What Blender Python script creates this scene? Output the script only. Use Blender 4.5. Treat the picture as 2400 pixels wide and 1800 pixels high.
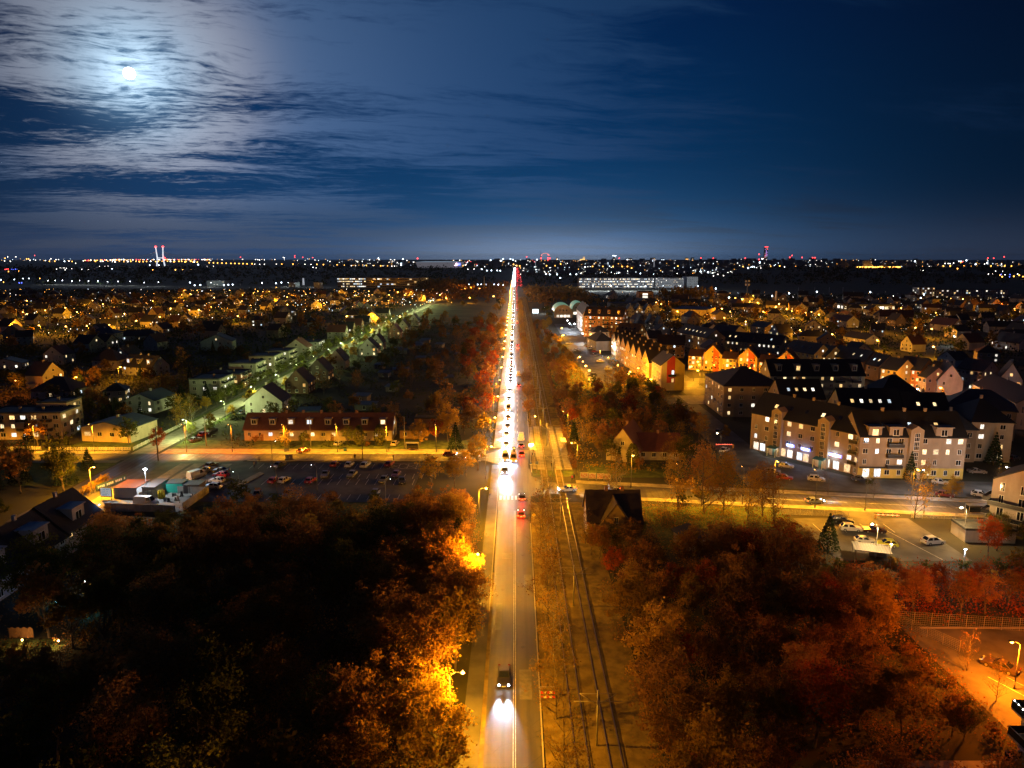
import bpy, math, random
import numpy as np
from math import sin, cos, pi, radians, atan, atan2, sqrt, hypot

for o in list(bpy.data.objects):
    bpy.data.objects.remove(o)
SC = bpy.context.scene
COL = SC.collection
R = random.Random(7)
NR = np.random.RandomState(11)

# ------------------------------------------------------------------ camera
F = 1664.0; HC = 58.0
PITCH = atan(294 / F); YAW = atan(8 / F) * 0.985
CP, SP = cos(PITCH), sin(PITCH)
cam = bpy.data.cameras.new('camera'); cam_o = bpy.data.objects.new('camera', cam); COL.objects.link(cam_o)
cam.sensor_width = 36; cam.lens = F / 2400 * 36; cam.clip_start = .5; cam.clip_end = 90000
cam_o.location = (0, 0, HC); cam_o.rotation_euler = (pi / 2 - PITCH, 0, YAW)
SC.camera = cam_o

def _rot(X, Y):
    return (X * cos(YAW) - Y * sin(YAW), X * sin(YAW) + Y * cos(YAW))
def P(px, py, z=0.0):
    """place on the level z metres up that is seen at photo pixel px, py"""
    u, v = px - 1200, py - 900
    t = (HC - z) / (v * CP + F * SP)
    return _rot(u * t, (F * CP - v * SP) * t)
def PD(px, py, d):
    """place seen at px, py at forward distance d: x, y, z"""
    u, v = px - 1200, py - 900
    t = d / (F * CP - v * SP)
    x, y = _rot(u * t, d)
    return x, y, HC - (v * CP + F * SP) * t

# ------------------------------------------------------------------ sky, moon light, exposure
MX, MY, MZ = PD(303, 172, 20000.0)
ml = sqrt(MX * MX + MY * MY + (MZ - HC) ** 2)
MD = (MX / ml, MY / ml, (MZ - HC) / ml)
M_EL = math.asin(MD[2]); M_AZ = atan2(MD[0], MD[1])

W = bpy.data.worlds.new('World'); SC.world = W; W.use_nodes = True
nt = W.node_tree; nt.nodes.clear()
class NT:
    def __init__(s, t): s.t = t
    def n(s, typ, **k):
        nd = s.t.nodes.new(typ)
        for a, b in k.items(): setattr(nd, a, b)
        return nd
    def set(s, sock, v):
        if isinstance(v, bpy.types.NodeSocket): s.t.links.new(v, sock)
        elif v is not None:
            if isinstance(v, (tuple, list)) and len(v) == 3 and sock.type == 'RGBA': v = (*v, 1)
            sock.default_value = v
    def m(s, op, a, b=None, c=None, clamp=False):
        nd = s.n('ShaderNodeMath', operation=op, use_clamp=clamp)
        for i, v in enumerate((a, b, c)):
            if v is not None: s.set(nd.inputs[i], v)
        return nd.outputs[0]
    def vm(s, op, a, b=None):
        nd = s.n('ShaderNodeVectorMath', operation=op)
        s.set(nd.inputs[0], a)
        if b is not None: s.set(nd.inputs[1], b)
        return nd.outputs['Value'] if op in ('DOT_PRODUCT', 'LENGTH') else nd.outputs[0]
    def mix(s, f, a, b, mode='MIX'):
        nd = s.n('ShaderNodeMixRGB', blend_type=mode)
        s.set(nd.inputs[0], f); s.set(nd.inputs[1], a); s.set(nd.inputs[2], b)
        return nd.outputs[0]
    def noise(s, vec, scale, detail=4, rough=.55, dist=0.0):
        nd = s.n('ShaderNodeTexNoise')
        if vec is not None: s.set(nd.inputs['Vector'], vec)
        nd.inputs['Scale'].default_value = scale; nd.inputs['Detail'].default_value = detail
        nd.inputs['Roughness'].default_value = rough; nd.inputs['Distortion'].default_value = dist
        return nd.outputs['Fac']
    def smooth(s, x, a, b, lo=0.0, hi=1.0):
        nd = s.n('ShaderNodeMapRange', interpolation_type='SMOOTHSTEP')
        s.set(nd.inputs[0], x)
        for i, v in enumerate((a, b, lo, hi)): s.set(nd.inputs[i + 1], v)
        return nd.outputs[0]
    def xyz(s, x, y, z=0.0):
        nd = s.n('ShaderNodeCombineXYZ')
        for i, v in enumerate((x, y, z)): s.set(nd.inputs[i], v)
        return nd.outputs[0]
    def gauss(s, x, w):   # exp(-(x/w)^2)
        q = s.m('DIVIDE', x, w)
        return s.m('EXPONENT', s.m('MULTIPLY', s.m('MULTIPLY', q, q), -1.0))

g = NT(nt)
dirv = g.n('ShaderNodeTexCoord').outputs['Generated']
sp = g.n('ShaderNodeSeparateXYZ'); g.set(sp.inputs[0], dirv)
dx, dy, dz = sp.outputs
el = g.m('MULTIPLY', g.m('ARCSINE', dz), 180 / pi)
az = g.m('MULTIPLY', g.m('ARCTAN2', dx, dy), 180 / pi)
mdot = g.vm('DOT_PRODUCT', dirv, MD)
mang = g.m('MULTIPLY', g.m('ARCCOSINE', g.m('MINIMUM', mdot, 0.99999)), 180 / pi)
elc = g.m('MAXIMUM', el, 0.0)
# cloud sheet: coordinates on a high level plane so the streaks close up towards the horizon
inv = g.m('DIVIDE', 1.0, g.m('ADD', g.m('MAXIMUM', dz, 0.0), 0.07))
cx, cy = g.m('MULTIPLY', dx, inv), g.m('MULTIPLY', dy, inv)
warp = g.noise(g.xyz(cx, cy, 3.0), 0.8, 3)
w2 = g.noise(g.xyz(cx, cy, 13.0), 2.6, 3)
rx = g.m('ADD', g.m('ADD', g.m('MULTIPLY', cx, 0.96), g.m('MULTIPLY', cy, 0.20)), g.m('MULTIPLY', w2, .10))
ry = g.m('ADD', g.m('SUBTRACT', g.m('MULTIPLY', cy, 0.96), g.m('MULTIPLY', cx, 0.22)), g.m('ADD', g.m('MULTIPLY', warp, 0.75), g.m('MULTIPLY', w2, .07)))
big = g.noise(g.xyz(g.m('MULTIPLY', rx, 0.55), ry, 1.7), .95, 4, .5, .25)
streak = g.noise(g.xyz(g.m('MULTIPLY', rx, 0.55), g.m('MULTIPLY', ry, 2.3), 5.0), 3.1, 8, .62, .12)
fine = g.noise(g.xyz(g.m('MULTIPLY', rx, 1.5), g.m('MULTIPLY', ry, 3.0), 9.0), 7.0, 7, .66, .3)
cov = g.m('SUBTRACT', g.m('SUBTRACT', g.smooth(az, 0.0, 44.0, .05, -.20), g.smooth(az, -38.0, -31.0, .10, 0.0)), .30)
dens = g.m('ADD', g.m('ADD', g.m('MULTIPLY', big, 1.25), g.m('MULTIPLY', streak, .62)), cov)
dens = g.m('ADD', dens, g.m('MULTIPLY', g.m('SUBTRACT', fine, .5), g.m('ADD', .22, g.m('MULTIPLY', g.gauss(mang, 13.0), .62))))
dens = g.smooth(dens, .53, .84)
# moonlit brightness of the sheet by angle from the moon
near = g.gauss(mang, 2.9); mid = g.gauss(mang, 5.4); wide = g.gauss(mang, 15.0); far_ = g.gauss(mang, 33.0)
ring = g.gauss(g.m('SUBTRACT', mang, 6.0), 3.2)
def sc3(c, f): return g.mix(1.0, (*c, 1), g.xyz(f, f, f), 'MULTIPLY')
lit = g.mix(1.0, sc3((.36, .52, .62), near), sc3((.30, .36, .40), g.gauss(mang, 1.4)), 'ADD')
lit = g.mix(1.0, lit, sc3((.26, .34, .38), mid), 'ADD')
lit = g.mix(1.0, lit, sc3((.135, .085, .03), ring), 'ADD')
lit = g.mix(1.0, lit, sc3((.080, .095, .110), wide), 'ADD')
lit = g.mix(1.0, lit, sc3((.022, .062, .145), far_), 'ADD')
lit = g.mix(1.0, lit, (.004, .028, .095), 'ADD')
# clear night blue
side = g.smooth(az, 0.0, 38.0, 1.0, .22)
side = g.m('MULTIPLY', side, g.smooth(elc, 4.0, 28.0, 1.0, .60))
side = g.m('MULTIPLY', side, g.smooth(az, -40.0, -22.0, .45, 1.0))
blue = g.mix(g.smooth(elc, 2.0, 26.0), (.0002, .038, .125), (.0001, .0165, .095))
blue = g.mix(1.0, blue, g.xyz(side, side, side), 'MULTIPLY')
blue = g.mix(1.0, blue, sc3((.10, .20, .30), g.gauss(mang, 3.0)), 'ADD')
dim = g.m('ADD', .22, g.m('MULTIPLY', side, .78))
dim = g.m('MULTIPLY', dim, g.smooth(elc, 1.0, 7.0, .42, 1.0))
lit = g.mix(1.0, lit, g.xyz(dim, dim, dim), 'MULTIPLY')
sky = g.mix(dens, blue, lit)
# town glow on the horizon
tg = g.m('MULTIPLY', g.gauss(g.m('SUBTRACT', az, 5.0), 17.0), g.gauss(elc, 4.6))
tg0 = g.gauss(elc, 2.7)
tg2 = g.m('MULTIPLY', g.gauss(g.m('SUBTRACT', az, 2.0), 11.0), g.gauss(elc, 1.9))
sky = g.mix(1.0, sky, sc3((.022, .060, .105), tg), 'ADD')
sky = g.mix(1.0, sky, sc3((.020, .022, .032), tg0), 'ADD')
sky = g.mix(1.0, sky, sc3((.15, .165, .20), tg2), 'ADD')
bg = g.n('ShaderNodeBackground'); g.set(bg.inputs[0], sky); bg.inputs[1].default_value = 1.0
nis = g.n('ShaderNodeTexSky', sky_type='NISHITA', sun_disc=False)
nis.sun_elevation = M_EL; nis.sun_rotation = M_AZ; nis.altitude = 200
bg2 = g.n('ShaderNodeBackground'); g.set(bg2.inputs[0], nis.outputs[0]); bg2.inputs[1].default_value = 0.00012
ad = g.n('ShaderNodeAddShader'); g.set(ad.inputs[0], bg.outputs[0]); g.set(ad.inputs[1], bg2.outputs[0])
wo = g.n('ShaderNodeOutputWorld'); g.set(wo.inputs[0], ad.outputs[0])
W.cycles.sampling_method = 'MANUAL'; W.cycles.sample_map_resolution = 512

sun = bpy.data.lights.new('moonlight', 'SUN'); sun.energy = .10; sun.angle = radians(1.0); sun.color = (.55, .72, 1)
sun_o = bpy.data.objects.new('moonlight', sun); COL.objects.link(sun_o)
sun_o.rotation_euler = (pi / 2 - M_EL, 0, pi - M_AZ)
sun_o.location = (0, 0, 400)

SC.render.engine = 'CYCLES'
cy_ = SC.cycles
cy_.max_bounces = 4; cy_.diffuse_bounces = 2; cy_.glossy_bounces = 2; cy_.transmission_bounces = 2
cy_.transparent_max_bounces = 6; cy_.sample_clamp_indirect = 2.5; cy_.sample_clamp_direct = 0
cy_.caustics_reflective = False; cy_.caustics_refractive = False
cy_.use_denoising = True; cy_.use_light_tree = True
cy_.use_adaptive_sampling = True; cy_.adaptive_threshold = 0.015
SC.view_settings.view_transform = 'Standard'; SC.view_settings.look = 'None'
SC.view_settings.exposure = 0.0; SC.view_settings.gamma = 1.0
SC.view_settings.use_curve_mapping = False

# ------------------------------------------------------------------ helpers
def tag(o, label=None, cat=None, group=None, kind=None):
    if label: o['label'] = label
    if cat: o['category'] = cat
    if group: o['group'] = group
    if kind: o['kind'] = kind
    return o
def empty(name, loc=(0, 0, 0), rz=0.0, parent=None):
    o = bpy.data.objects.new(name, None); COL.objects.link(o)
    o.location = loc if len(loc) == 3 else (*loc, 0); o.rotation_euler = (0, 0, rz)
    o.empty_display_size = .3
    if parent: o.parent = parent
    return o
def link(name, me, parent=None, loc=(0, 0, 0), rot=(0, 0, 0), col=None, scale=None):
    o = bpy.data.objects.new(name, me); COL.objects.link(o)
    o.location = loc; o.rotation_euler = rot if isinstance(rot, tuple) else (0, 0, rot)
    if scale: o.scale = scale if isinstance(scale, tuple) else (scale,) * 3
    if parent: o.parent = parent
    if col: o.color = (*col[:3], 1)
    return o
ORD = ['first', 'second', 'third', 'fourth', 'fifth', 'sixth', 'seventh', 'eighth', 'ninth', 'tenth', 'eleventh', 'twelfth',
       'thirteenth', 'fourteenth', 'fifteenth', 'sixteenth', 'seventeenth', 'eighteenth', 'nineteenth', 'twentieth']
TENS = {8: 'eighty', 9: 'ninety', 2: 'twenty', 3: 'thirty', 4: 'forty', 5: 'fifty', 6: 'sixty', 7: 'seventy'}
TENTH = {8: 'eightieth', 9: 'ninetieth', 2: 'twentieth', 3: 'thirtieth', 4: 'fortieth', 5: 'fiftieth', 6: 'sixtieth', 7: 'seventieth'}
def ordn(i):  # 0-based
    if i < 20: return ORD[i]
    t, u = divmod(i + 1, 10)
    return TENTH[t] if u == 0 else TENS[t] + '-' + ORD[u - 1]

class MB:
    def __init__(s): s.v = []; s.f = []; s.mi = []; s.sm = []; s.m = 0
    def add(s, vs, fs, sm=False):
        b = len(s.v); s.v += [tuple(p) for p in vs]
        for f in fs: s.f.append(tuple(b + i for i in f)); s.mi.append(s.m); s.sm.append(sm)
    def box(s, cx, cy, cz, sx, sy, sz, rz=0.0):
        c, d = cos(rz), sin(rz); vs = []
        for z in (-.5, .5):
            for x, y in ((-.5, -.5), (.5, -.5), (.5, .5), (-.5, .5)):
                X, Y = x * sx, y * sy
                vs.append((cx + X * c - Y * d, cy + X * d + Y * c, cz + z * sz))
        s.add(vs, [(3, 2, 1, 0), (4, 5, 6, 7), (0, 1, 5, 4), (1, 2, 6, 5), (2, 3, 7, 6), (3, 0, 4, 7)])
    def b2(s, x0, y0, z0, x1, y1, z1):
        s.box((x0 + x1) / 2, (y0 + y1) / 2, (z0 + z1) / 2, x1 - x0, y1 - y0, z1 - z0)
    def poly(s, pts): s.add(pts, [tuple(range(len(pts)))])
    def prism(s, pts, z0, z1):
        n = len(pts); vs = [(x, y, z0) for x, y in pts] + [(x, y, z1) for x, y in pts]
        s.add(vs, [tuple(range(n))[::-1], tuple(range(n, 2 * n))] + [(i, (i + 1) % n, n + (i + 1) % n, n + i) for i in range(n)])
    def xprof(s, prof, x0, x1):   # profile in y,z extruded along x
        n = len(prof); vs = [(x0, a, b) for a, b in prof] + [(x1, a, b) for a, b in prof]
        s.add(vs, [tuple(range(n))[::-1], tuple(range(n, 2 * n))] + [(i, (i + 1) % n, n + (i + 1) % n, n + i) for i in range(n)])
    def yprof(s, prof, y0, y1):   # profile in x,z extruded along y
        n = len(prof); vs = [(a, y0, b) for a, b in prof] + [(a, y1, b) for a, b in prof]
        s.add(vs, [tuple(range(n)), tuple(range(n, 2 * n))[::-1]] + [(i, n + i, n + (i + 1) % n, (i + 1) % n) for i in range(n)])
    def tube(s, p, q, r0, r1=None, n=6, sm=True):
        r1 = r0 if r1 is None else r1
        a = np.array(p, float); b = np.array(q, float); d = b - a; L = np.linalg.norm(d)
        if L < 1e-6: return
        d /= L; u = np.cross(d, (0, 0, 1.0) if abs(d[2]) < .9 else (1.0, 0, 0)); u /= np.linalg.norm(u); w = np.cross(d, u)
        vs = []
        for c, r in ((a, r0), (b, r1)):
            for k in range(n):
                t = 2 * pi * k / n; vs.append(tuple(c + r * (cos(t) * u + sin(t) * w)))
        s.add(vs, [(k, (k + 1) % n, n + (k + 1) % n, n + k) for k in range(n)], sm)
        s.add([], [])
        s.f.append(tuple(len(s.v) - 2 * n + k for k in range(n))[::-1]); s.mi.append(s.m); s.sm.append(False)
        s.f.append(tuple(len(s.v) - n + k for k in range(n))); s.mi.append(s.m); s.sm.append(False)
    def octa(s, x, y, z, r, rz=None):
        rz = rz or r
        s.add([(x + r, y, z), (x, y + r, z), (x - r, y, z), (x, y - r, z), (x, y, z + rz), (x, y, z - rz)],
              [(0, 1, 4), (1, 2, 4), (2, 3, 4), (3, 0, 4), (1, 0, 5), (2, 1, 5), (3, 2, 5), (0, 3, 5)])
    def ball(s, x, y, z, r, rz=None, n=8, m=5):
        rz = rz or r; vs = [(x, y, z - rz)]
        for j in range(1, m):
            t = -pi / 2 + pi * j / m
            for k in range(n): vs.append((x + r * cos(t) * cos(2 * pi * k / n), y + r * cos(t) * sin(2 * pi * k / n), z + rz * sin(t)))
        vs.append((x, y, z + rz)); fs = [(0, 1 + (k + 1) % n, 1 + k) for k in range(n)]
        for j in range(m - 2):
            for k in range(n): fs.append((1 + j * n + k, 1 + j * n + (k + 1) % n, 1 + (j + 1) * n + (k + 1) % n, 1 + (j + 1) * n + k))
        l = len(vs) - 1; fs += [(l, l - n + k, l - n + (k + 1) % n) for k in range(n)]
        s.add(vs, fs, True)
    def mesh(s, name, mats):
        me = bpy.data.meshes.new(name); me.from_pydata(s.v, [], s.f)
        for m in (mats if isinstance(mats, (list, tuple)) else [mats]): me.materials.append(m)
        me.polygons.foreach_set('material_index', s.mi); me.polygons.foreach_set('use_smooth', s.sm)
        me.update(); return me
    def build(s, name, mats, parent=None, **k): return link(name, s.mesh(name, mats), parent, **k)

# ------------------------------------------------------------------ materials
MATS = {}
def mat(name, base=(.5, .5, .5), rough=.8, metal=0.0, spec=None, fn=None, objcol=False):
    if name in MATS: return MATS[name]
    m = bpy.data.materials.new(name); m.use_nodes = True; MATS[name] = m
    t = NT(m.node_tree); b = m.node_tree.nodes['Principled BSDF']
    b.inputs['Base Color'].default_value = (*base, 1); b.inputs['Roughness'].default_value = rough
    b.inputs['Metallic'].default_value = metal
    if spec is not None: b.inputs['Specular IOR Level'].default_value = spec
    if objcol:
        oc = t.n('ShaderNodeObjectInfo').outputs['Color']
        t.set(b.inputs['Base Color'], oc)
    if fn: fn(t, b, m)
    return m
def mottle(c1, c2, scale, detail=5, bump=0.0, bscale=None, stretch=None, objcol=False, amt=.35):
    def f(t, b, m):
        tc = t.n('ShaderNodeTexCoord').outputs['Object']
        if stretch: tc = t.vm('MULTIPLY', tc, stretch)
        n = t.noise(tc, scale, detail)
        n2 = t.smooth(n, .32, .68)
        if objcol:
            oc = t.n('ShaderNodeObjectInfo').outputs['Color']
            v = t.m('ADD', 1 - amt, t.m('MULTIPLY', n2, amt * 1.4))
            c = t.mix(1.0, oc, t.xyz(v, v, v), 'MULTIPLY')
        else: c = t.mix(n2, c1, c2)
        t.set(b.inputs['Base Color'], c)
        if bump:
            bn = t.n('ShaderNodeBump'); bn.inputs['Strength'].default_value = bump
            t.set(bn.inputs['Height'], t.noise(tc, bscale or scale * 6, 4)); t.set(b.inputs['Normal'], bn.outputs[0])
    return f
def emit(name, col, strength, sample=False, base=(.8, .8, .8)):
    if name in MATS: return MATS[name]
    m = mat(name, base, .5)
    b = m.node_tree.nodes['Principled BSDF']
    b.inputs['Emission Color'].default_value = (*col, 1); b.inputs['Emission Strength'].default_value = strength
    m.cycles.emission_sampling = 'AUTO' if sample else 'NONE'
    return m

M_ground = mat('ground_soil', rough=1, fn=mottle((.020, .022, .012), (.055, .050, .028), .035, 8, .4, 3))
M_lawn = mat('lawn_grass', rough=1, fn=mottle((.030, .055, .010), (.085, .115, .022), .5, 6, .6, 9))
M_dry = mat('dry_grass', rough=1, fn=mottle((.10, .075, .022), (.23, .175, .045), .45, 7, .6, 9))
M_field = mat('field', rough=1, fn=mottle((.020, .024, .018), (.045, .05, .03), .004, 6))
def asph(t, b, m):
    tc = t.n('ShaderNodeTexCoord').outputs['Object']
    n1 = t.noise(t.vm('MULTIPLY', tc, (1.2, .05, 1)), 1.0, 5); n2 = t.noise(tc, 9, 5); n3 = t.noise(tc, .35, 4)
    c = t.mix(t.smooth(n1, .35, .65), (.036, .035, .033), (.070, .067, .062))
    c = t.mix(t.m('MULTIPLY', t.smooth(n3, .45, .6), .35), c, (.045, .045, .045))
    c = t.mix(t.m('MULTIPLY', n2, .25), c, (.10, .097, .092))
    sx = t.n('ShaderNodeSeparateXYZ'); t.set(sx.inputs[0], tc); tw = t.m('SINE', t.m('MULTIPLY', t.m('ADD', sx.outputs[0], t.m('MULTIPLY', n3, .5)), 3.9))
    c = t.mix(t.m('MULTIPLY', t.smooth(tw, .2, 1.0), .38), c, (.020, .019, .018))
    cr = t.n('ShaderNodeTexVoronoi', feature='DISTANCE_TO_EDGE'); t.set(cr.inputs['Vector'], t.vm('ADD', tc, t.xyz(n2, n2, 0))); cr.inputs['Scale'].default_value = .22
    c = t.mix(t.smooth(cr.outputs['Distance'], .0, .012, .75, 0.0), c, (.02, .02, .02))
    t.set(b.inputs['Base Color'], c)
    t.set(b.inputs['Roughness'], t.smooth(n1, .3, .7, .42, .68))
    bn = t.n('ShaderNodeBump'); bn.inputs['Strength'].default_value = .25; bn.inputs['Distance'].default_value = .03
    t.set(bn.inputs['Height'], t.noise(tc, 22, 3)); t.set(b.inputs['Normal'], bn.outputs[0])
M_asphalt = mat('asphalt', fn=asph)
M_lot = mat('lot_asphalt', rough=.75, fn=mottle((.045, .046, .048), (.10, .10, .10), .22, 6, .2, 20))
M_pave = mat('pavement', rough=.8, fn=mottle((.16, .15, .135), (.27, .25, .225), .6, 6, .2, 12))
M_slab = mat('concrete_slab', rough=.8, fn=mottle((.22, .21, .19), (.34, .32, .29), .5, 6, .2, 12))
M_kerb = mat('kerb_stone', (.36, .35, .33), .8)
M_paint = mat('road_paint', rough=.6, fn=mottle((.42, .42, .40), (.78, .78, .75), 2.5, 5))
M_rail = mat('rail_steel', (.35, .32, .30), .3, .9)
M_wall = mat('wall_plaster', rough=.9, fn=mottle(0, 0, .5, 5, .08, 14, stretch=(1, 1, .45), objcol=True, amt=.16))
def roofm(t, b, m):
    tc = t.n('ShaderNodeTexCoord').outputs['Object']
    oc = t.n('ShaderNodeObjectInfo').outputs['Color']
    n = t.noise(tc, 1.1, 6); v = t.m('ADD', .62, t.m('MULTIPLY', n, .7))
    t.set(b.inputs['Base Color'], t.mix(1.0, oc, t.xyz(v, v, v), 'MULTIPLY'))
    wv = t.n('ShaderNodeTexWave', wave_type='BANDS', bands_direction='Z'); t.set(wv.inputs['Vector'], tc)
    wv.inputs['Scale'].default_value = 1.6; wv.inputs['Distortion'].default_value = .3
    bn = t.n('ShaderNodeBump'); bn.inputs['Strength'].default_value = .5; bn.inputs['Distance'].default_value = .05
    t.set(bn.inputs['Height'], wv.outputs[0]); t.set(b.inputs['Normal'], bn.outputs[0])
M_roof = mat('roof_tiles', rough=.72, fn=roofm)
M_flat = mat('roof_felt', rough=.85, fn=mottle((.03, .035, .04), (.075, .08, .085), .3, 5))
M_frame = mat('white_frame', (.72, .71, .68), .5)
M_post = mat('painted_post', (.10, .105, .11), .5)
M_dark = mat('dark_metal', (.035, .035, .038), .5, .3)
M_metal = mat('galvanised_metal', rough=.45, metal=.6, fn=mottle((.28, .29, .30), (.42, .43, .44), 2, 4))
M_obj = mat('object_paint', rough=.6, objcol=True)
M_brick = mat('chimney_brick', rough=.9, fn=mottle((.20, .10, .065), (.33, .20, .14), 5, 4))
M_wood = mat('wood_boards', rough=.8, fn=mottle((.14, .075, .035), (.30, .17, .08), 3, 5, stretch=(6, 6, .6)))
M_glass = mat('dark_glass', (.012, .016, .024), .08, 0, .8)
def litwin(name, col, s):
    def f(t, b, m):
        tc = t.n('ShaderNodeTexCoord').outputs['Object']
        oi = t.n('ShaderNodeObjectInfo').outputs['Random']
        n = t.noise(t.vm('ADD', tc, t.xyz(t.m('MULTIPLY', oi, 50), 0, 0)), 1.7, 3)
        st = t.m('MULTIPLY', t.m('ADD', .35, t.m('MULTIPLY', t.smooth(n, .3, .7), 1.0)), s)
        st = t.m('MULTIPLY', st, t.m('ADD', .5, oi))
        t.set(b.inputs['Emission Color'], col); t.set(b.inputs['Emission Strength'], st)
        m.cycles.emission_sampling = 'NONE'
    return mat(name, (.3, .3, .3), .3, fn=f)
LW = [litwin('window_light_warm', (1, .62, .22), 1.5), litwin('window_light_amber', (1, .74, .38), 1.6),
      litwin('window_light_white', (1, .93, .78), 1.8), litwin('window_light_cool', (.72, .88, 1), 1.6),
      litwin('window_light_orange', (1, .42, .10), 1.2)]
LRED = litwin('window_light_red', (1, .10, .03), 1.6); LBLUE = litwin('window_light_blue', (.25, .75, 1), 1.1)
LGREEN = litwin('window_light_green', (.45, 1, .1), .6)
SOD = (1.0, .375, .012); SODR = (1.0, .20, .004); WHT = (.86, .94, 1.0); WRM = (1, .58, .20); GRN = (.86, 1.0, .34); AMB = (1.0, .50, .09)
E_sod = emit('lamp_glow_sodium', (1, .46, .08), 18); E_sodr = emit('lamp_glow_red_orange', (1, .34, .06), 14)
E_wht = emit('lamp_glow_white', (.85, .93, 1), 28); E_wrm = emit('lamp_glow_warm', (1, .8, .5), 24)
E_grn = emit('lamp_glow_green_white', (.8, 1, .7), 10)
E_head = emit('headlight_glow', (.85, .92, 1), 60); E_tail = emit('tail_light_glow', (1, .03, .015), 7)
E_fs = emit('far_sodium', (1, .42, .06), 7); E_fw = emit('far_white', (1, .93, .82), 7.5); E_fc = emit('far_cool', (.70, .86, 1), 8)
E_fr = emit('far_red', (1, .05, .05), 7); E_fb = emit('far_blue', (.1, .15, 1), 4); E_fg = emit('far_green', (.2, 1, .6), 3)
E_fwd = emit('far_dim_white', (1, .85, .65), 1.0)

def leafm(name, c1, c2, c3, trans=.35):
    def f(t, b, m):
        m.node_tree.nodes.remove(b)
        isl = t.n('ShaderNodeNewGeometry').outputs['Random Per Island']
        oi = t.n('ShaderNodeObjectInfo').outputs['Random']
        c = t.mix(t.smooth(oi, .15, .85), c1, c2)
        c = t.mix(t.m('MULTIPLY', isl, .75), c, c3)
        v = t.m('ADD', .55, t.m('MULTIPLY', t.m('FRACT', t.m('MULTIPLY', oi, 7.3)), .7))
        c = t.mix(1.0, c, t.xyz(v, v, v), 'MULTIPLY')
        d = t.n('ShaderNodeBsdfDiffuse'); t.set(d.inputs[0], c)
        tr = t.n('ShaderNodeBsdfTranslucent'); t.set(tr.inputs[0], c)
        mx = t.n('ShaderNodeMixShader'); mx.inputs[0].default_value = trans
        t.set(mx.inputs[1], d.outputs[0]); t.set(mx.inputs[2], tr.outputs[0])
        t.set(m.node_tree.nodes['Material Output'].inputs[0], mx.outputs[0])
    return mat(name, fn=f)
L_brown = leafm('leaves_brown', (.27, .12, .040), (.18, .10, .030), (.34, .18, .05), .45)
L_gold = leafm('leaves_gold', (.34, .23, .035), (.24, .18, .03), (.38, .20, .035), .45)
L_green = leafm('leaves_green', (.06, .09, .02), (.10, .12, .026), (.15, .13, .035), .3)
L_conif = leafm('needles', (.020, .038, .018), (.030, .050, .022), (.045, .06, .03), .1)
L_rust = leafm('leaves_rust', (.34, .060, .014), (.26, .055, .018), (.40, .12, .03))
M_bark = mat('bark', rough=.95, fn=mottle((.07, .055, .042), (.15, .12, .095), 3, 5, .3, 20, stretch=(1, 1, .25)))
M_birch = mat('birch_bark', rough=.9, fn=mottle((.12, .11, .10), (.45, .43, .40), 2.4, 5, stretch=(1, 1, 3)))
# ------------------------------------------------------------------ trees
def quads_mesh(name, cen, size, mat_, flat=0.0):
    """many small leaf faces: cen (n,3), size (n,)"""
    n = len(cen)
    a = NR.normal(size=(n, 3)); a /= np.linalg.norm(a, axis=1)[:, None]
    b = NR.normal(size=(n, 3)); b[:, 2] *= (1 - flat); b -= (a * b).sum(1)[:, None] * a; b /= np.linalg.norm(b, axis=1)[:, None]
    s = size[:, None] * .5; k = (.55 + .35 * NR.rand(n))[:, None]
    v = np.stack([cen - a * s, cen - b * s * k, cen + a * s, cen + b * s * k], 1).reshape(-1, 3)
    me = bpy.data.meshes.new(name)
    me.vertices.add(4 * n); me.vertices.foreach_set('co', v.astype(np.float32).ravel())
    me.loops.add(4 * n); me.loops.foreach_set('vertex_index', np.arange(4 * n, dtype=np.int32))
    me.polygons.add(n); me.polygons.foreach_set('loop_start', np.arange(0, 4 * n, 4, dtype=np.int32))
    me.polygons.foreach_set('loop_total', np.full(n, 4, dtype=np.int32))
    me.update(calc_edges=True); me.materials.append(mat_); return me
def limbs(mb, p, d, L, r, depth, rnd, tips, spread=.55, up=.25, kids=3, n=5):
    """branching wood; tips collects the ends"""
    d = np.array(d, float); d /= np.linalg.norm(d); p = np.array(p, float)
    q = p + d * L * .5 + np.array([rnd.gauss(0, .04), rnd.gauss(0, .04), 0]) * L
    e = q + (d + np.array([rnd.gauss(0, .12), rnd.gauss(0, .12), up * .3])) * L * .5
    nn = max(3, n - (0 if depth > 2 else 1))
    mb.tube(p, q, r, r * .8, nn); mb.tube(q, e, r * .8, r * .55, nn)
    if depth <= 1: tips.append(e)
    if depth <= 0: return
    for k in range(kids if depth < 4 else kids):
        t = rnd.uniform(0, 2 * pi); w = np.array([cos(t), sin(t), up + rnd.uniform(-.2, .5)])
        nd = d * (1 - spread) + w * spread
        s = (p, q, e)[0] if False else (q if k == 0 else e)
        limbs(mb, s, nd, L * rnd.uniform(.58, .78), r * .52, depth - 1, rnd, tips, spread, up, kids, n)
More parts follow.
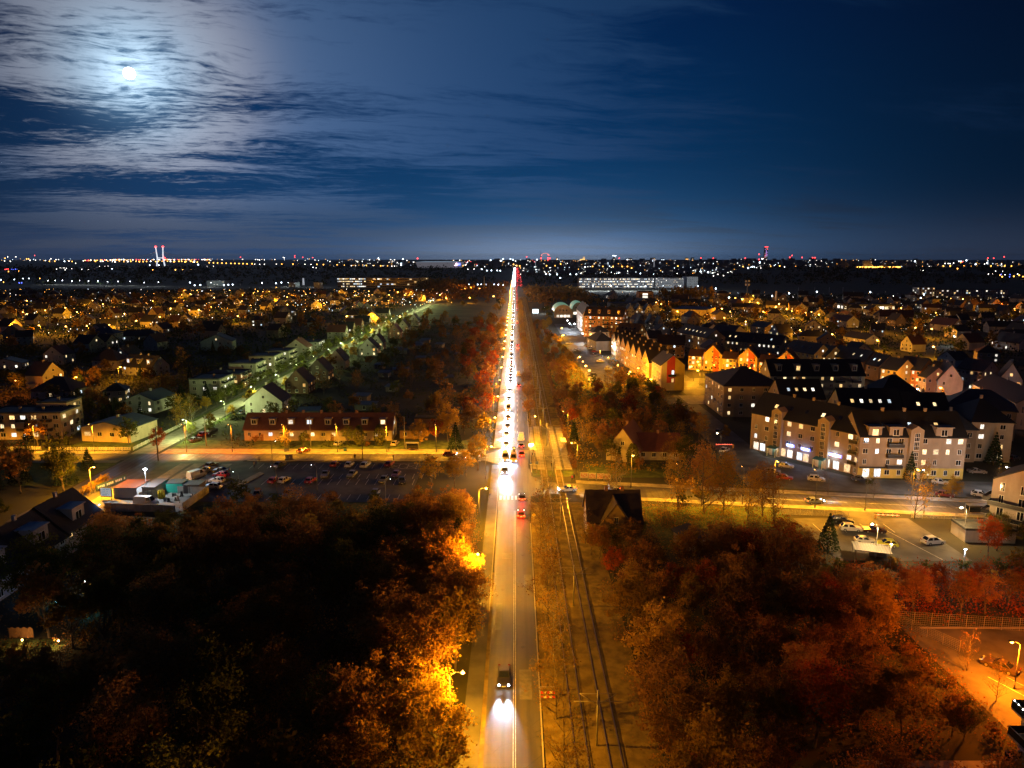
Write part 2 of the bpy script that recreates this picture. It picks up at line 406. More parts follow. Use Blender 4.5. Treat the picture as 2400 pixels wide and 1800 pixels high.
def make_tree(seed, H=12.0, CR=4.2, leaves=4500, ls=.34, bark=None, leafy=None, base=.28, gaps=.0, dens=46, fill=.55):
    """meshes of a broad tree H tall: (trunk, crown) with the foot at 0"""
    rnd = random.Random(seed); rs = np.random.RandomState(seed)
    mb = MB(); tips = []
    th = H * base
    bend = (rnd.uniform(-.3, .3), rnd.uniform(-.3, .3))
    mb.tube((0, 0, -.2), (bend[0] * .5, bend[1] * .5, th * .5), .02 * H * .95, .02 * H * .8, 7)
    mb.tube((bend[0] * .5, bend[1] * .5, th * .5), (bend[0], bend[1], th), .02 * H * .8, .02 * H * .7, 7)
    for k in range(5):
        t = 2 * pi * k / 5 + rnd.uniform(-.4, .4); o = .55 if k else 0.05
        limbs(mb, (bend[0], bend[1], th * rnd.uniform(.8, 1)), (cos(t) * o, sin(t) * o, 1), H * .26 if k else H * .34, .011 * H, 2, rnd, tips, .5, .35, 3, 5)
    trunk = mb.mesh('trunk', bark or M_bark)
    cz = th + (H - th) * .52; rz = (H - th) * .56
    cl = []
    lob = [(rnd.uniform(0, 2 * pi), rnd.uniform(-.5, .9), rnd.uniform(.72, 1.22)) for _ in range(9)]
    while len(cl) < dens:
        t, u = rnd.uniform(0, 2 * pi), rnd.uniform(-.85, 1)
        rr = rnd.uniform(fill, 1.0)
        for lt, lu, lr in lob:
            dd = abs((t - lt + pi) % (2 * pi) - pi) / 1.1 + abs(u - lu) / .7
            if dd < 1: rr *= lr
        h = sqrt(max(0, 1 - u * u)); prof = h * (1.0 if u < 0 else (1 - .18 * u))
        cl.append((cos(t) * CR * prof * rr, sin(t) * CR * prof * rr, cz + rz * u * rr))
    cl = np.array(cl); tp = np.array(tips); 
    if len(tp): cl = np.concatenate([cl, tp[rs.choice(len(tp), min(len(tp), dens // 3), False)]])
    idx = rs.randint(0, len(cl), leaves)
    sg = (.13 + .17 * rs.rand(len(cl)))[idx][:, None] * CR * .60
    cen = cl[idx] + rs.normal(size=(leaves, 3)) * sg * np.array([1, 1, .72])
    cen[:, 2] = np.maximum(cen[:, 2], th * .45)
    crown = quads_mesh('crown', cen, ls * (.45 + 1.1 * rs.rand(leaves) ** 2), leafy or L_brown)
    return trunk, crown
def make_bare(seed, H=11.0, bark=None, leaves=500, leafy=None, spread=.42, depth=5):
    rnd = random.Random(seed); rs = np.random.RandomState(seed); mb = MB(); tips = []
    p = np.array([0, 0, -.2]); n = 5
    pts = [p]
    for k in range(n):
        p = p + np.array([rnd.gauss(0, .12), rnd.gauss(0, .12), H * .88 / n]); pts.append(p)
    for k in range(n): mb.tube(pts[k], pts[k + 1], .012 * H * (1 - k / (n + .8)), .012 * H * (1 - (k + 1) / (n + .8)), 6)
    for k in range(1, n + 1):
        for j in range(4):
            t = rnd.uniform(0, 2 * pi)
            limbs(mb, pts[k] * .5 + pts[k - 1] * .5 if j % 2 else pts[k], (cos(t) * .8, sin(t) * .8, .75), H * (.24 - .025 * k), .0048 * H * (1.25 - k / (n + 2)), 2, rnd, tips, spread, .35, 3, 3)
    trunk = mb.mesh('trunk', bark or M_bark)
    tp = np.array(tips); idx = rs.randint(0, len(tp), leaves)
    cen = tp[idx] + rs.normal(size=(leaves, 3)) * .38
    crown = quads_mesh('foliage', cen, .26 * (.5 + .8 * rs.rand(leaves)), leafy or L_gold)
    return trunk, crown
def make_conifer(seed, H=9.0, CR=2.0, leaves=2600, ls=.34):
    rs = np.random.RandomState(seed); mb = MB(); mb.tube((0, 0, -.2), (0, 0, H * .95), .018 * H, .004 * H, 6)
    u = rs.rand(leaves) ** .75; tier = np.floor(u * 11) / 11 + .05 * rs.rand(leaves)
    z = H * (.97 - .88 * tier); rad = CR * (tier ** .9) * (.35 + .7 * rs.rand(leaves) ** .5)
    arm = rs.randint(0, 9, leaves); t = arm * 2 * pi / 9 + np.floor(u * 11) * 1.3 + rs.normal(size=leaves) * .22
    cen = np.stack([rad * np.cos(t), rad * np.sin(t), z - rad * .28], 1)
    return mb.mesh('trunk', M_bark), quads_mesh('crown', cen, ls * (.6 + .8 * rs.rand(leaves)), L_conif, .6)
def make_columnar(seed, H=4.5, CR=1.1, leaves=1400):
    rs = np.random.RandomState(seed); mb = MB(); mb.tube((0, 0, -.1), (0, 0, H * .5), .09, .06, 6)
    u = rs.rand(leaves); t = rs.rand(leaves) * 2 * pi; r = CR * np.sin(np.pi * (.12 + .83 * u)) ** .7 * (.75 + .3 * rs.rand(leaves))
    cen = np.stack([r * np.cos(t), r * np.sin(t), .35 + (H - .35) * u], 1)
    return mb.mesh('trunk', M_bark), quads_mesh('crown', cen, .26 * (.6 + .8 * rs.rand(leaves)), L_green)
T_near = [make_tree(100 + i, 12, (4.3, 3.6, 4.8, 3.9, 4.2, 3.3)[i], (7500, 6000, 8500, 6500, 7500, 3600)[i], .30, leafy=(L_brown, L_gold, L_brown, L_rust, L_green, L_brown)[i]) for i in range(6)]
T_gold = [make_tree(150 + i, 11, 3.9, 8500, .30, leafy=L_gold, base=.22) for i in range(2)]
T_mid = [make_tree(200 + i, 10, 3.7, 1500, .55, leafy=(L_brown, L_green, L_brown, L_gold, L_rust)[i], dens=30) for i in range(5)]
T_far = [make_tree(300 + i, 9, 3.6, 420, 1.0, leafy=(L_brown, L_green, L_gold, L_brown)[i], dens=20) for i in range(4)]
T_bare = [make_bare(400 + i, 12, None, (1200, 600, 1500, 220)[i], (L_brown, L_gold, L_gold, L_brown)[i]) for i in range(4)]
T_birch = [make_bare(450 + i, 12, M_birch, (1600, 900)[i], L_gold, .5) for i in range(2)]
T_park = [make_bare(430 + i, 12, None, (3400, 2400, 4200)[i], (L_gold, L_brown, L_gold)[i]) for i in range(3)]
T_con = [make_conifer(500 + i, 9, 1.9 + .4 * i) for i in range(3)]
T_col = [make_columnar(550 + i) for i in range(2)]
T_bush = [make_tree(600 + i, 2.6, 1.7, 700, .26, leafy=(L_green, L_brown, L_gold)[i], base=.1, dens=18) for i in range(3)]
OCC = []   # cleared rectangles x0,y0,x1,y1
def clear(x, y, pad=0):
    return not any(a - pad < x < c + pad and b - pad < y < d + pad for a, b, c, d in OCC)
def tree(name, kind, x, y, s=1.0, label=None, group=None, z=0, sz=None):
    tr, cr = kind
    e = empty(name, (x, y, z), R.uniform(0, 2 * pi)); e.scale = (s, s, s * (sz or 1))
    tag(e, label, 'bush' if 'bush' in name else 'tree', group)
    link('trunk', tr, e); link('crown', cr, e); return e

# ------------------------------------------------------------------ lamps
def _lampmesh():
    d = {}
    for nm, h, ar in (('tall', 9.0, 1.6), ('mid', 7.0, 1.2), ('post', 4.5, 0.0)):
        a = MB(); a.tube((0, 0, 0), (0, 0, h - .3), .09, .06, 6); a.tube((0, 0, 0), (0, 0, 1.1), .13, .13, 6)
        d[nm + '_pole'] = a.mesh('pole', M_post)
        if ar:
            a = MB(); a.tube((0, 0, h - .35), (ar * .45, 0, h + .05), .05, .045, 5); a.tube((ar * .45, 0, h + .05), (ar, 0, h + .1), .045, .04, 5)
            d[nm + '_arm'] = a.mesh('arm', M_post)
        a = MB(); a.box(ar, 0, h + .16, .75, .30, .12); a.box(ar - .2, 0, h + .23, .3, .2, .08)
        d[nm + '_head'] = a.mesh('lamp_head', M_dark)
        for en, em in (('sod', E_sod), ('sodr', E_sodr), ('wht', E_wht), ('wrm', E_wrm), ('grn', E_grn)):
            a = MB(); a.ball(ar, 0, h + .06, .27, .16, 8, 4); d[nm + '_' + en] = a.mesh('lamp_glass', em)
    return d
LM = _lampmesh()
HTS = {'tall': (9.0, 1.6), 'mid': (7.0, 1.2), 'post': (4.5, 0.0)}
LCOL = {'sod': SOD, 'sodr': SODR, 'wht': WHT, 'wrm': WRM, 'grn': GRN, 'amb': AMB}
LDAT = {}
def lamp(x, y, kind='tall', col='sod', power=3500, rz=0.0, label=None, group=None, light=True, far=False, glow=1.0, lift=0, cut=0):
    power = power * {'sod': 2.5, 'sodr': 2.0}.get(col, 1.0)
    h, ar = HTS[kind]
    e = empty('street_lamp', (x, y, 0), rz); tag(e, label, 'street lamp', group)
    link('pole', LM[kind + '_pole'], e)
    if ar: link('arm', LM[kind + '_arm'], e)
    link('lamp_head', LM[kind + '_head'], e)
    gl = link('lamp_glass', LM[kind + '_' + col], e, loc=(-ar * (glow - 1), 0, -(h + .06) * (glow - 1)), scale=glow)
    if light and cut:
        k = (col, power, cut)
        if k not in LDAT:
            L = bpy.data.lights.new('lamp_light', 'SPOT'); L.energy = power; L.color = LCOL[col]; L.shadow_soft_size = .22; L.spot_size = radians(cut); L.spot_blend = .5; LDAT[k] = L
        lo = bpy.data.objects.new('lamp_light', LDAT[k]); COL.objects.link(lo); lo.parent = e; lo.location = (ar, 0, h - .35); lo.rotation_euler = (0, radians(14), 0)
    elif light:
        k = (col, power)
        if k not in LDAT:
            L = bpy.data.lights.new('lamp_light', 'POINT'); L.energy = power; L.color = LCOL[col]; L.shadow_soft_size = .22; LDAT[k] = L
        lo = bpy.data.objects.new('lamp_light', LDAT[k]); COL.objects.link(lo); lo.parent = e; lo.location = (ar, 0, h - .35)
    return e
def lampP(px, py, kind='mid', **k):
    h, ar = HTS[kind]; x, y = P(px, py, h); rz = k.pop('rz', pi)
    return lamp(x - ar * cos(rz), y - ar * sin(rz), kind, rz=rz, **k)

# ------------------------------------------------------------------ cars
def _car(L, Wd, H, kind):
    """meshes of a car, length along y, front towards -y"""
    h = L / 2; w = Wd / 2; belt = H * .60 if kind != 'van' else H * .52
    body = MB()
    if kind == 'van':
        low = [(-h, .42), (-h * .99, .78), (-h * .90, 1.02), (-h * .70, belt), (h * .98, belt), (h, .5), (h * .97, .28), (-h * .97, .28)]
        cab = [(-h * .70, belt), (-h * .46, H * .97), (-h * .36, H), (h * .94, H), (h * .985, belt)]
    elif kind == 'estate':
        low = [(-h, .42), (-h * .985, .66), (-h * .86, .80), (-h * .42, belt), (h * .97, belt), (h, .52), (h * .97, .26), (-h * .97, .26)]
        cab = [(-h * .42, belt), (-h * .10, H * .985), (0, H), (h * .66, H * .985), (h * .92, belt)]
    elif kind == 'sedan':
        low = [(-h, .42), (-h * .985, .64), (-h * .86, .77), (-h * .36, belt), (h * .62, belt * 1.02), (h * .97, belt * .98), (h, .52), (h * .97, .26), (-h * .97, .26)]
        cab = [(-h * .36, belt), (-h * .04, H * .985), (h * .06, H), (h * .32, H * .975), (h * .66, belt)]
    else:
        low = [(-h, .42), (-h * .98, .68), (-h * .84, .82), (-h * .42, belt), (h * .95, belt), (h, .55), (h * .96, .28), (-h * .96, .28)]
        cab = [(-h * .42, belt), (-h * .06, H * .985), (h * .05, H), (h * .58, H * .97), (h * .88, belt)]
    # lower body: inner wide slab and slightly shrunken flanks give rounded shoulders
    body.xprof(low, -w * .94, w * .94)
    cxm, czm = 0, .62
    sh = [(a * .985, czm + (b - czm) * .90) for a, b in low]
    body.xprof(sh, -w, w)
    # cabin, tapering inwards
    n = len(cab); t0, t1 = w * .90, w * .74
    def row(sg): return [(sg * (t0 if b <= belt + .01 else t1), a, b) for a, b in cab]
    vs = row(-1) + row(1)
    body.add(vs, [tuple(range(n))[::-1], tuple(range(n, 2 * n))] + [(i, (i + 1) % n, n + (i + 1) % n, n + i) for i in range(n)])
    glass = MB()
    def shrink(pts, off, k=.86):
        c = np.mean(np.array(pts), 0); return [tuple(c + (np.array(p) - c) * k + np.array(off)) for p in pts]
    A, B = row(-1), row(1)
    glass.poly(shrink([A[0], A[1], B[1], B[0]], (0, -.03, .03), .88)[::1])            # windscreen
    if kind != 'van': glass.poly(shrink([A[-1], B[-1], B[-2], A[-2]], (0, .03, .02), .84))
    for sg, rw in ((-1, A), (1, B)):
        o = (sg * .02, 0, 0)
        if kind == 'van': glass.poly(shrink([rw[0], rw[1], (rw[2][0], -h * .12, H * .97), (rw[0][0], -h * .12, belt)], o, .8))
        else:
            md = .5 * (rw[1][1] + rw[-2][1])
            glass.poly(shrink([rw[0], rw[1], (rw[2][0], md - .05, H * .97), (rw[0][0], md - .05, belt)], o, .84))
            glass.poly(shrink([(rw[0][0], md + .05, belt), (rw[2][0], md + .05, H * .97), rw[-2], rw[-1]], o, .84))
    wh = MB(); wh.m = 0
    wh.tube((-.11, 0, 0), (.11, 0, 0), .33, .33, 12, False); wh.m = 1; wh.tube((-.12, 0, 0), (.12, 0, 0), .20, .20, 8, False)
    hl = MB(); hl.ball(0, 0, 0, .15, .10, 8, 4)
    tl = MB(); tl.box(0, 0, 0, .30, .06, .17)
    plate = MB(); plate.box(0, 0, 0, .52, .03, .12)
    return dict(body=body, glass=glass, wheel=wh, hl=hl, tl=tl, plate=plate, L=L, W=Wd, belt=belt, kind=kind, H=H)
M_tyre = mat('tyre', (.02, .02, .02), .9)
M_car = mat('car_paint', rough=.28, metal=.15, objcol=True)
M_lens = mat('unlit_lens', (.45, .46, .48), .15); M_redlens = mat('unlit_red_lens', (.25, .01, .01), .2)
M_yplate = mat('number_plate', (.7, .7, .68), .5)
CARS = {}
for k, a in (('hatch', (4.1, 1.78, 1.48)), ('estate', (4.6, 1.82, 1.52)), ('sedan', (4.6, 1.82, 1.44)), ('van', (5.4, 2.0, 2.35)), ('suv', (4.4, 1.85, 1.66))):
    c = _car(*a, 'estate' if k == 'suv' else k); CARS[k] = c
    c['m_body'] = c['body'].mesh('body', M_car); c['m_glass'] = c['glass'].mesh('windows', M_glass)
    c['m_wheel'] = c['wheel'].mesh('wheel', [M_tyre, M_metal])
    c['m_hl'] = {0: c['hl'].mesh('headlight', M_lens), 1: c['hl'].mesh('headlight', E_head)}
    c['m_tl'] = {0: c['tl'].mesh('tail_light', M_redlens), 1: c['tl'].mesh('tail_light', E_tail)}
    c['m_plate'] = c['plate'].mesh('number_plate', M_yplate)
    # one-mesh version for the far ones
    f = MB()
    for src, mi in ((c['body'], 0), (c['glass'], 1)):
        f.m = mi; b = len(f.v); f.v += src.v
        for q in src.f: f.f.append(tuple(b + i for i in q)); f.mi.append(mi); f.sm.append(False)
    f.m = 2
    for sx in (-1, 1): f.octa(sx * a[1] * .36, -a[0] / 2 - .05, .68, .20)
    f.m = 3
    for sx in (-1, 1): f.box(sx * a[1] * .36, a[0] / 2 + .02, .9, .34, .05, .2)
    c['m_far'] = f.mesh('car', [M_car, M_glass, E_head, E_tail]); c['m_farpark'] = f.mesh('car', [M_car, M_glass, M_lens, M_redlens])
HLD = {}
def car(x, y, rz, kind='hatch', col=(.3, .3, .3), label='', group=None, on=0, far=False, name='parked_car', beam=0, tail=None, spread=70):
    """rz = 0: front towards the camera (-y)"""
    c = CARS[kind]; L, Wd = c['L'], c['W']
    if far:
        e = link(name, c['m_far'] if on else c['m_farpark'], None, (x, y, .02), rz, col); tag(e, label, 'van' if kind == 'van' else 'car', group)
    else:
        e = empty(name, (x, y, .02), rz); tag(e, label, 'van' if kind == 'van' else 'car', group)
        link('body', c['m_body'], e, col=col); link('windows', c['m_glass'], e)
        for sx in (-1, 1):
            for yy in (-L * .31, L * .30): link('wheel', c['m_wheel'], e, (sx * (Wd / 2 - .08), yy, .33))
            link('headlight', c['m_hl'][1 if on else 0], e, (sx * Wd * .36, -L / 2 + .02, .68))
            t = link('tail_light', c['m_tl'][(1 if on else 0) if tail is None else tail], e, (sx * Wd * .38, L / 2 + .01, .88))
        link('number_plate', c['m_plate'], e, (0, -L / 2 - .01, .48)); link('number_plate', c['m_plate'], e, (0, L / 2 + .01, .62))
    if beam:
        k = (beam, spread)
        if k not in HLD:
            S = bpy.data.lights.new('headlight_beam', 'SPOT'); S.energy = beam; S.color = (.66, .82, 1); S.spot_size = radians(spread); S.spot_blend = 1.0; S.shadow_soft_size = .12; HLD[k] = S
        for sx in ((-1, 1) if beam > 0 and not far else (0,)):
            so = bpy.data.objects.new('headlight_beam', HLD[k]); COL.objects.link(so); so.parent = e
            so.location = (sx * Wd * .36, -L / 2 - .12, .72); so.rotation_euler = (radians(90 - 5), 0, pi)
    return e
def tailbeam(e, L, power):
    S = bpy.data.lights.new('tail_light_glow', 'POINT'); S.energy = power; S.color = (1, .03, .01); S.shadow_soft_size = .2
    so = bpy.data.objects.new('tail_light_glow', S); COL.objects.link(so); so.parent = e; so.location = (0, L / 2 + .5, .7)

# ------------------------------------------------------------------ buildings
WMC = {}
def win_mesh(w, h, style):
    k = (round(w, 2), round(h, 2), style)
    if k in WMC: return WMC[k]
    a = MB(); t = .08
    if style != 'bare':
        a.box(0, -.03, -h / 2 - .03, w + .16, .16, .08)
        a.box(0, 0, h / 2, w, .10, t); a.box(0, 0, -h / 2 + t / 2, w, .10, t)
        for s in (-1, 1): a.box(s * (w / 2 - t / 2), 0, 0, t, .10, h - t)
        if style == 'mull': a.box(0, -.01, 0, .07, .09, h - t)
        if style == 'grid':
            n = max(2, int(h / 1.0))
            a.box(-w / 6, -.01, 0, .06, .09, h - t); a.box(w / 6, -.01, 0, .06, .09, h - t)
            for i in range(1, n): a.box(0, -.02, -h / 2 + h * i / n, w - t, .08, .09 if i % 3 else .35)
    b = MB(); b.box(0, .012, 0, w - .1, .05, h - .1)
    WMC[k] = (a, b); return WMC[k]
WMM = {}
def window(parent, x, y, z, rz, w=1.2, h=1.4, pane=None, style='mull', near=True):
    pane = pane or M_glass; k = (round(w, 2), round(h, 2), style, pane.name, near)
    if k not in WMM:
        a, b = win_mesh(w, h, style)
        if near: WMM[k] = (a.mesh('window', M_frame), b.mesh('pane', pane))
        else:
            c = MB(); c.v = list(a.v) + list(b.v); c.f = list(a.f) + [tuple(i + len(a.v) for i in q) for q in b.f]
            c.mi = [0] * len(a.f) + [1] * len(b.f); c.sm = [False] * len(c.f)
            WMM[k] = (c.mesh('window', [M_frame, pane]), None)
    f, p = WMM[k]
    o = link('window', f, parent, (x, y, z), rz)
    if p: link('pane', p, o)
    return o
def pick(lit, rnd, pal=None):
    if rnd.random() < lit: return rnd.choice(pal or (LW[0], LW[1], LW[1], LW[2], LW[2], LW[3]))
    return M_glass
CHM = MB(); CHM.box(0, 0, .6, .7, .5, 1.6); CHM.box(0, 0, 1.43, .82, .62, .1); CHM_m = {0: CHM.mesh('chimney', M_wall), 1: CHM.mesh('chimney', M_brick)}
SKY = {}
def skyl(pane, w=.9, h=1.3):
    k = (pane.name, w, h)
    if k not in SKY:
        a = MB(); a.box(0, 0, .03, w + .16, h + .16, .06); a.m = 1; a.box(0, 0, .07, w, h, .04); SKY[k] = a.mesh('skylight', [M_dark, pane])
    return SKY[k]
def building(name, label, x, y, rot, L, D, h, roof='gable', rh=3.5, wall=(.55, .50, .42), rc=(.035, .035, .04), floors=2, nx=4, nd=3,
             lit=.2, ww=1.2, wh=1.35, near=True, sides='sew', chim=1, dorm=0, sky=0, skylit=.3, over=.45, seed=0, group=None, cat='house',
             pal=None, style='mull', skip=(), occ=True, brick=0, z0=0):
    """front facade centred on x,y in local -y; depth D goes back; rot about z"""
    rnd = random.Random(seed * 77 + 5)
    e = empty(name, (x, y, z0), rot); tag(e, label, cat, group)
    if occ:
        c, s = cos(rot), sin(rot); pts = [(x + a * c - b * s, y + a * s + b * c) for a in (-L / 2, L / 2) for b in (0, D)]
        OCC.append((min(p[0] for p in pts) - 1, min(p[1] for p in pts) - 1, max(p[0] for p in pts) + 1, max(p[1] for p in pts) + 1))
    a = MB(); hl = L / 2
    if roof == 'gable': a.xprof([(0, 0), (D, 0), (D, h), (D / 2, h + rh), (0, h)], -hl, hl)
    elif roof == 'gablef': a.yprof([(-hl, 0), (hl, 0), (hl, h), (0, h + rh), (-hl, h)], 0, D)
    elif roof == 'mono': a.xprof([(0, 0), (D, 0), (D, h + rh), (0, h)], -hl, hl)
    else: a.b2(-hl, 0, 0, hl, D, h)
    a.build('wall', M_wall, e, col=wall)
    r = MB(); o = over; th = .22
    if roof == 'gable':
        sl = rh / (D / 2); ze = h - o * sl
        for sg in (0, 1):
            prof = [(-o, ze + .02), (D / 2, h + rh + .02), (D / 2, h + rh + .02 + th), (-o, ze + .02 + th)]
            if sg: prof = [(D - p, q) for p, q in prof][::-1]
            r.xprof(prof, -hl - o * .7, hl + o * .7)
    elif roof == 'gablef':
        sl = rh / hl; ze = h - o * sl
        for sg in (0, 1):
            prof = [(-hl - o, ze + .02), (0, h + rh + .02), (0, h + rh + .02 + th), (-hl - o, ze + .02 + th)]
            if sg: prof = [(-p, q) for p, q in prof][::-1]
            r.yprof(prof, -o * .7, D + o * .7)
    elif roof == 'hip':
        i = min(D / 2, hl * .95) ; z = h + .02
        q = [(-hl - o, -o, z), (hl + o, -o, z), (hl + o, D + o, z), (-hl - o, D + o, z), (-hl + i, D / 2, z + rh), (hl - i, D / 2, z + rh)]
        q2 = [(p[0], p[1], p[2] + .18) for p in q]
        r.add(q[:4] + q2, [(3, 2, 1, 0), (0, 1, 5, 4), (1, 2, 6, 5), (2, 3, 7, 6), (3, 0, 4, 7), (4, 5, 9, 8), (5, 6, 9), (6, 7, 8, 9), (7, 4, 8)])
    elif roof == 'mono':
        r.xprof([(-o, h - o * rh / D + .02), (D + o, h + rh + o * rh / D + .02), (D + o, h + rh + o * rh / D + .25), (-o, h - o * rh / D + .25)], -hl - o, hl + o)
    elif roof == 'flat':
        r.b2(-hl - .12, -.12, h, hl + .12, D + .12, h + .18)
        for (u0, v0, u1, v1) in ((-hl - .12, -.12, hl + .12, .15), (-hl - .12, D - .15, hl + .12, D + .12), (-hl - .12, .15, -hl + .15, D - .15), (hl - .15, .15, hl + .12, D - .15)):
            r.b2(u0, v0, h + .18, u1, v1, h + .5)
    rf = r.build('roof', M_flat if roof == 'flat' else M_roof, e, col=rc)
    fh = h / floors
    def face(fx, nn, ln, zof=0):
        for fl in range(floors):
            for i in range(nn):
                if (fx, fl, i) in skip: continue
                if rnd.random() < .06: continue
                u = -ln / 2 + ln * (i + .5) / nn; z = fh * (fl + .55)
                p = pick(lit, rnd, pal)
                w = ww * (1.0 if rnd.random() < .7 else .72)
                if fx == 's': window(e, u, -.02, z, 0, w, wh, p, style, near)
                elif fx == 'e': window(e, hl + .02, D / 2 + u, z, pi / 2, w, wh, p, style, near)
                elif fx == 'w': window(e, -hl - .02, D / 2 + u, z, -pi / 2, w, wh, p, style, near)
                elif fx == 'n': window(e, u, D + .02, z, pi, w, wh, p, style, near)
    if 's' in sides: face('s', nx, L)
    if 'e' in sides: face('e', nd, D)
    if 'w' in sides: face('w', nd, D)
    if 'n' in sides: face('n', nx, L)
    if roof == 'gablef' and rh > 2: window(e, 0, -.02, h + rh * .30, 0, ww * .9, wh * .9, pick(lit, rnd, pal), style, near)
    if roof == 'gable' and rh > 2:
        for sg in (-1, 1): window(e, sg * (hl + .02), D / 2, h + rh * .28, sg * pi / 2, ww * .9, wh * .9, pick(lit, rnd, pal), style, near)
    for i in range(chim):
        u = -hl * .6 + (L * .6) * (i + .5) / chim + rnd.uniform(-.6, .6)
        if roof == 'gable': link('chimney', CHM_m[brick], rf, (u, D * .5, h + rh - .45), col=wall)
        elif roof == 'gablef': link('chimney', CHM_m[brick], rf, (rnd.uniform(-.5, .5), D * (i + .5) / chim, h + rh - .5), col=wall)
        elif roof == 'hip': link('chimney', CHM_m[brick], rf, (u * .6, D * .5, h + rh - .35), col=wall)
        elif roof == 'flat': link('chimney', CHM_m[brick], rf, (u, D * .4, h - .1), col=wall)
    if sky and roof in ('gable', 'hip'):
        sl = atan2(rh, D / 2 if roof == 'gable' else min(D / 2, hl * .95))
        for i in range(sky):
            u = -hl * .75 + 1.5 * hl * (i + .5) / sky; f = .42
            pane = rnd.choice(LW[:4]) if rnd.random() < skylit else M_glass
            link('skylight', skyl(pane), rf, (u, D / 2 * f, h + rh * f + .30), (sl, 0, 0))
    if dorm and roof in ('gable', 'hip'):
        for i in range(dorm):
            u = -hl + L * (i + .5) / dorm; w = 2.0
            yy = D / 2 * .22; zz = h + rh * .22; zt = h + rh * .72
            d = MB(); d.b2(u - w / 2, yy, zz - .3, u + w / 2, D / 2 * .80, zt); d.m = 1
            d.b2(u - w / 2 - .2, yy - .25, zt, u + w / 2 + .2, D / 2 * .86, zt + .14)
            do = d.build('dormer', [M_wall, M_roof], e, col=wall)
            window(do, u, yy - .03, (zz + zt) / 2 + .1, 0, 1.5, (zt - zz) * .66, pick(max(lit, .45), rnd, pal), style, near) if near else \
                window(do, u, yy - .03, (zz + zt) / 2 + .1, 0, 1.3, (zt - zz) * .6, pick(lit, rnd, pal), style, False)
    return e
def part_on(e, name, mb, mats, **k): return mb.build(name, mats, e, **k)
def balcony(e, x, z, w=3.4, d=1.3, dark=True, y=0.0, rz=0):
    key = ('balc', w, d, dark)
    if key not in WMM:
        a = MB(); a.box(0, -d / 2, 0, w, d, .16); b = MB()
        b.box(0, -d + .03, .58, w, .04, .85)
        for s in (-1, 1): b.box(s * (w / 2 - .03), -d / 2, .58, .04, d, .85)
        c = MB(); c.box(0, -d + .03, 1.04, w + .06, .07, .06)
        WMM[key] = (a.mesh('balcony', M_slab), b.mesh('balustrade', M_dark if dark else M_glass), c.mesh('handrail', M_metal))
    a, b, c = WMM[key]
    o = link('balcony', a, e, (x, y, z), rz); link('balustrade', b, o); link('handrail', c, o); return o
def fac(px1, py1, px2, py2, z=0.0):
    """facade from two photo points on level z: centre x, y, rotation, length"""
    a, b = P(px1, py1, z), P(px2, py2, z)
    return (a[0] + b[0]) / 2, (a[1] + b[1]) / 2, atan2(b[1] - a[1], b[0] - a[0]), hypot(b[0] - a[0], b[1] - a[1])
# ------------------------------------------------------------------ ground, roads
def sheet(name, pts, z, m, kind='structure', parent=None, label=None):
    a = MB(); a.poly([(x, y, z) for x, y in pts]); o = a.build(name, m, parent)
    if kind and not parent: o['kind'] = kind
    return o
def rect(name, x0, y0, x1, y1, z, m, **k): return sheet(name, [(x0, y0), (x1, y0), (x1, y1), (x0, y1)], z, m, **k)
n = 64; sheet('ground', [(30000 * cos(2 * pi * i / n), 12000 + 30000 * sin(2 * pi * i / n)) for i in range(n)], 0, M_ground)
def kerb(parent, x0, y0, x1, y1, w=.18, h=.13):
    L = hypot(x1 - x0, y1 - y0); a = MB(); a.box((x0 + x1) / 2, (y0 + y1) / 2, h / 2, L, w, h, atan2(y1 - y0, x1 - x0)); return a.build('kerb', M_kerb, parent)
RX0, RX1 = -4.4, 3.5
road = sheet('main_road', [(RX0 + .9, 25), (RX1 - .3, 25), (RX1 - .2, 150), (RX1 + 1.0, 190), (RX1 + 1, 330), (RX1, 380), (RX1 + 2, 1500), (9, 4300), (-9, 4300), (RX0 - 2, 1500), (RX0, 380), (RX0, 190), (RX0 + .4, 150)], .035, M_asphalt)
# right street: gently slanting away
def rs(x): return 175.5 - .15 * (x - 5)
street_r = sheet('side_street_east', [(3.0, rs(3) - 8), (8, rs(8) - 4.6), (420, rs(420) - 4.3), (420, rs(420) + 4.3), (8, rs(8) + 4.6), (3.0, rs(3) + 11)], .055, M_asphalt)
street_l = sheet('side_street_west', [(-3.9, 196), (-9, 199.6), (-420, 199.6), (-420, 206.6), (-9, 206.6), (-3.9, 212)], .055, M_asphalt)
drive = rect('driveway', -114, 150, -101, 199.6, .05, M_asphalt)
avenue = sheet('side_avenue', [(-116, 206.5), (-108.5, 206.5), (-109, 700), (-96, 1500), (-104, 1500), (-116, 700)], .05, M_slab)
rect('parking_lot', -79, 164, -26, 198.2, .045, M_lot)
rect('parking_entrance', -101, 178, -79, 199.6, .05, M_lot)
rect('verge', -4.3, 26, -3.4, 125, .028, M_dry)
rect('pavement', -420, 206.8, -117.5, 209.5, .12, M_pave); rect('pavement', -107, 206.8, -9, 212.0, .12, M_pave)
rect('pavement', -6.6, 26, -4.3, 195.0, .12, M_lot); rect('pavement', -6.8, 213, -4.55, 900, .12, M_pave)
rect('pavement', -420, 196.9, -115, 199.4, .10, M_pave)
sheet('pavement', [(16, rs(16) + 4.8), (300, rs(300) + 4.8), (300, rs(300) + 7.2), (16, rs(16) + 7.2)], .12, M_pave)
sheet('pavement', [(16, rs(16) - 6.6), (300, rs(300) - 6.6), (300, rs(300) - 4.5), (16, rs(16) - 4.5)], .12, M_pave)
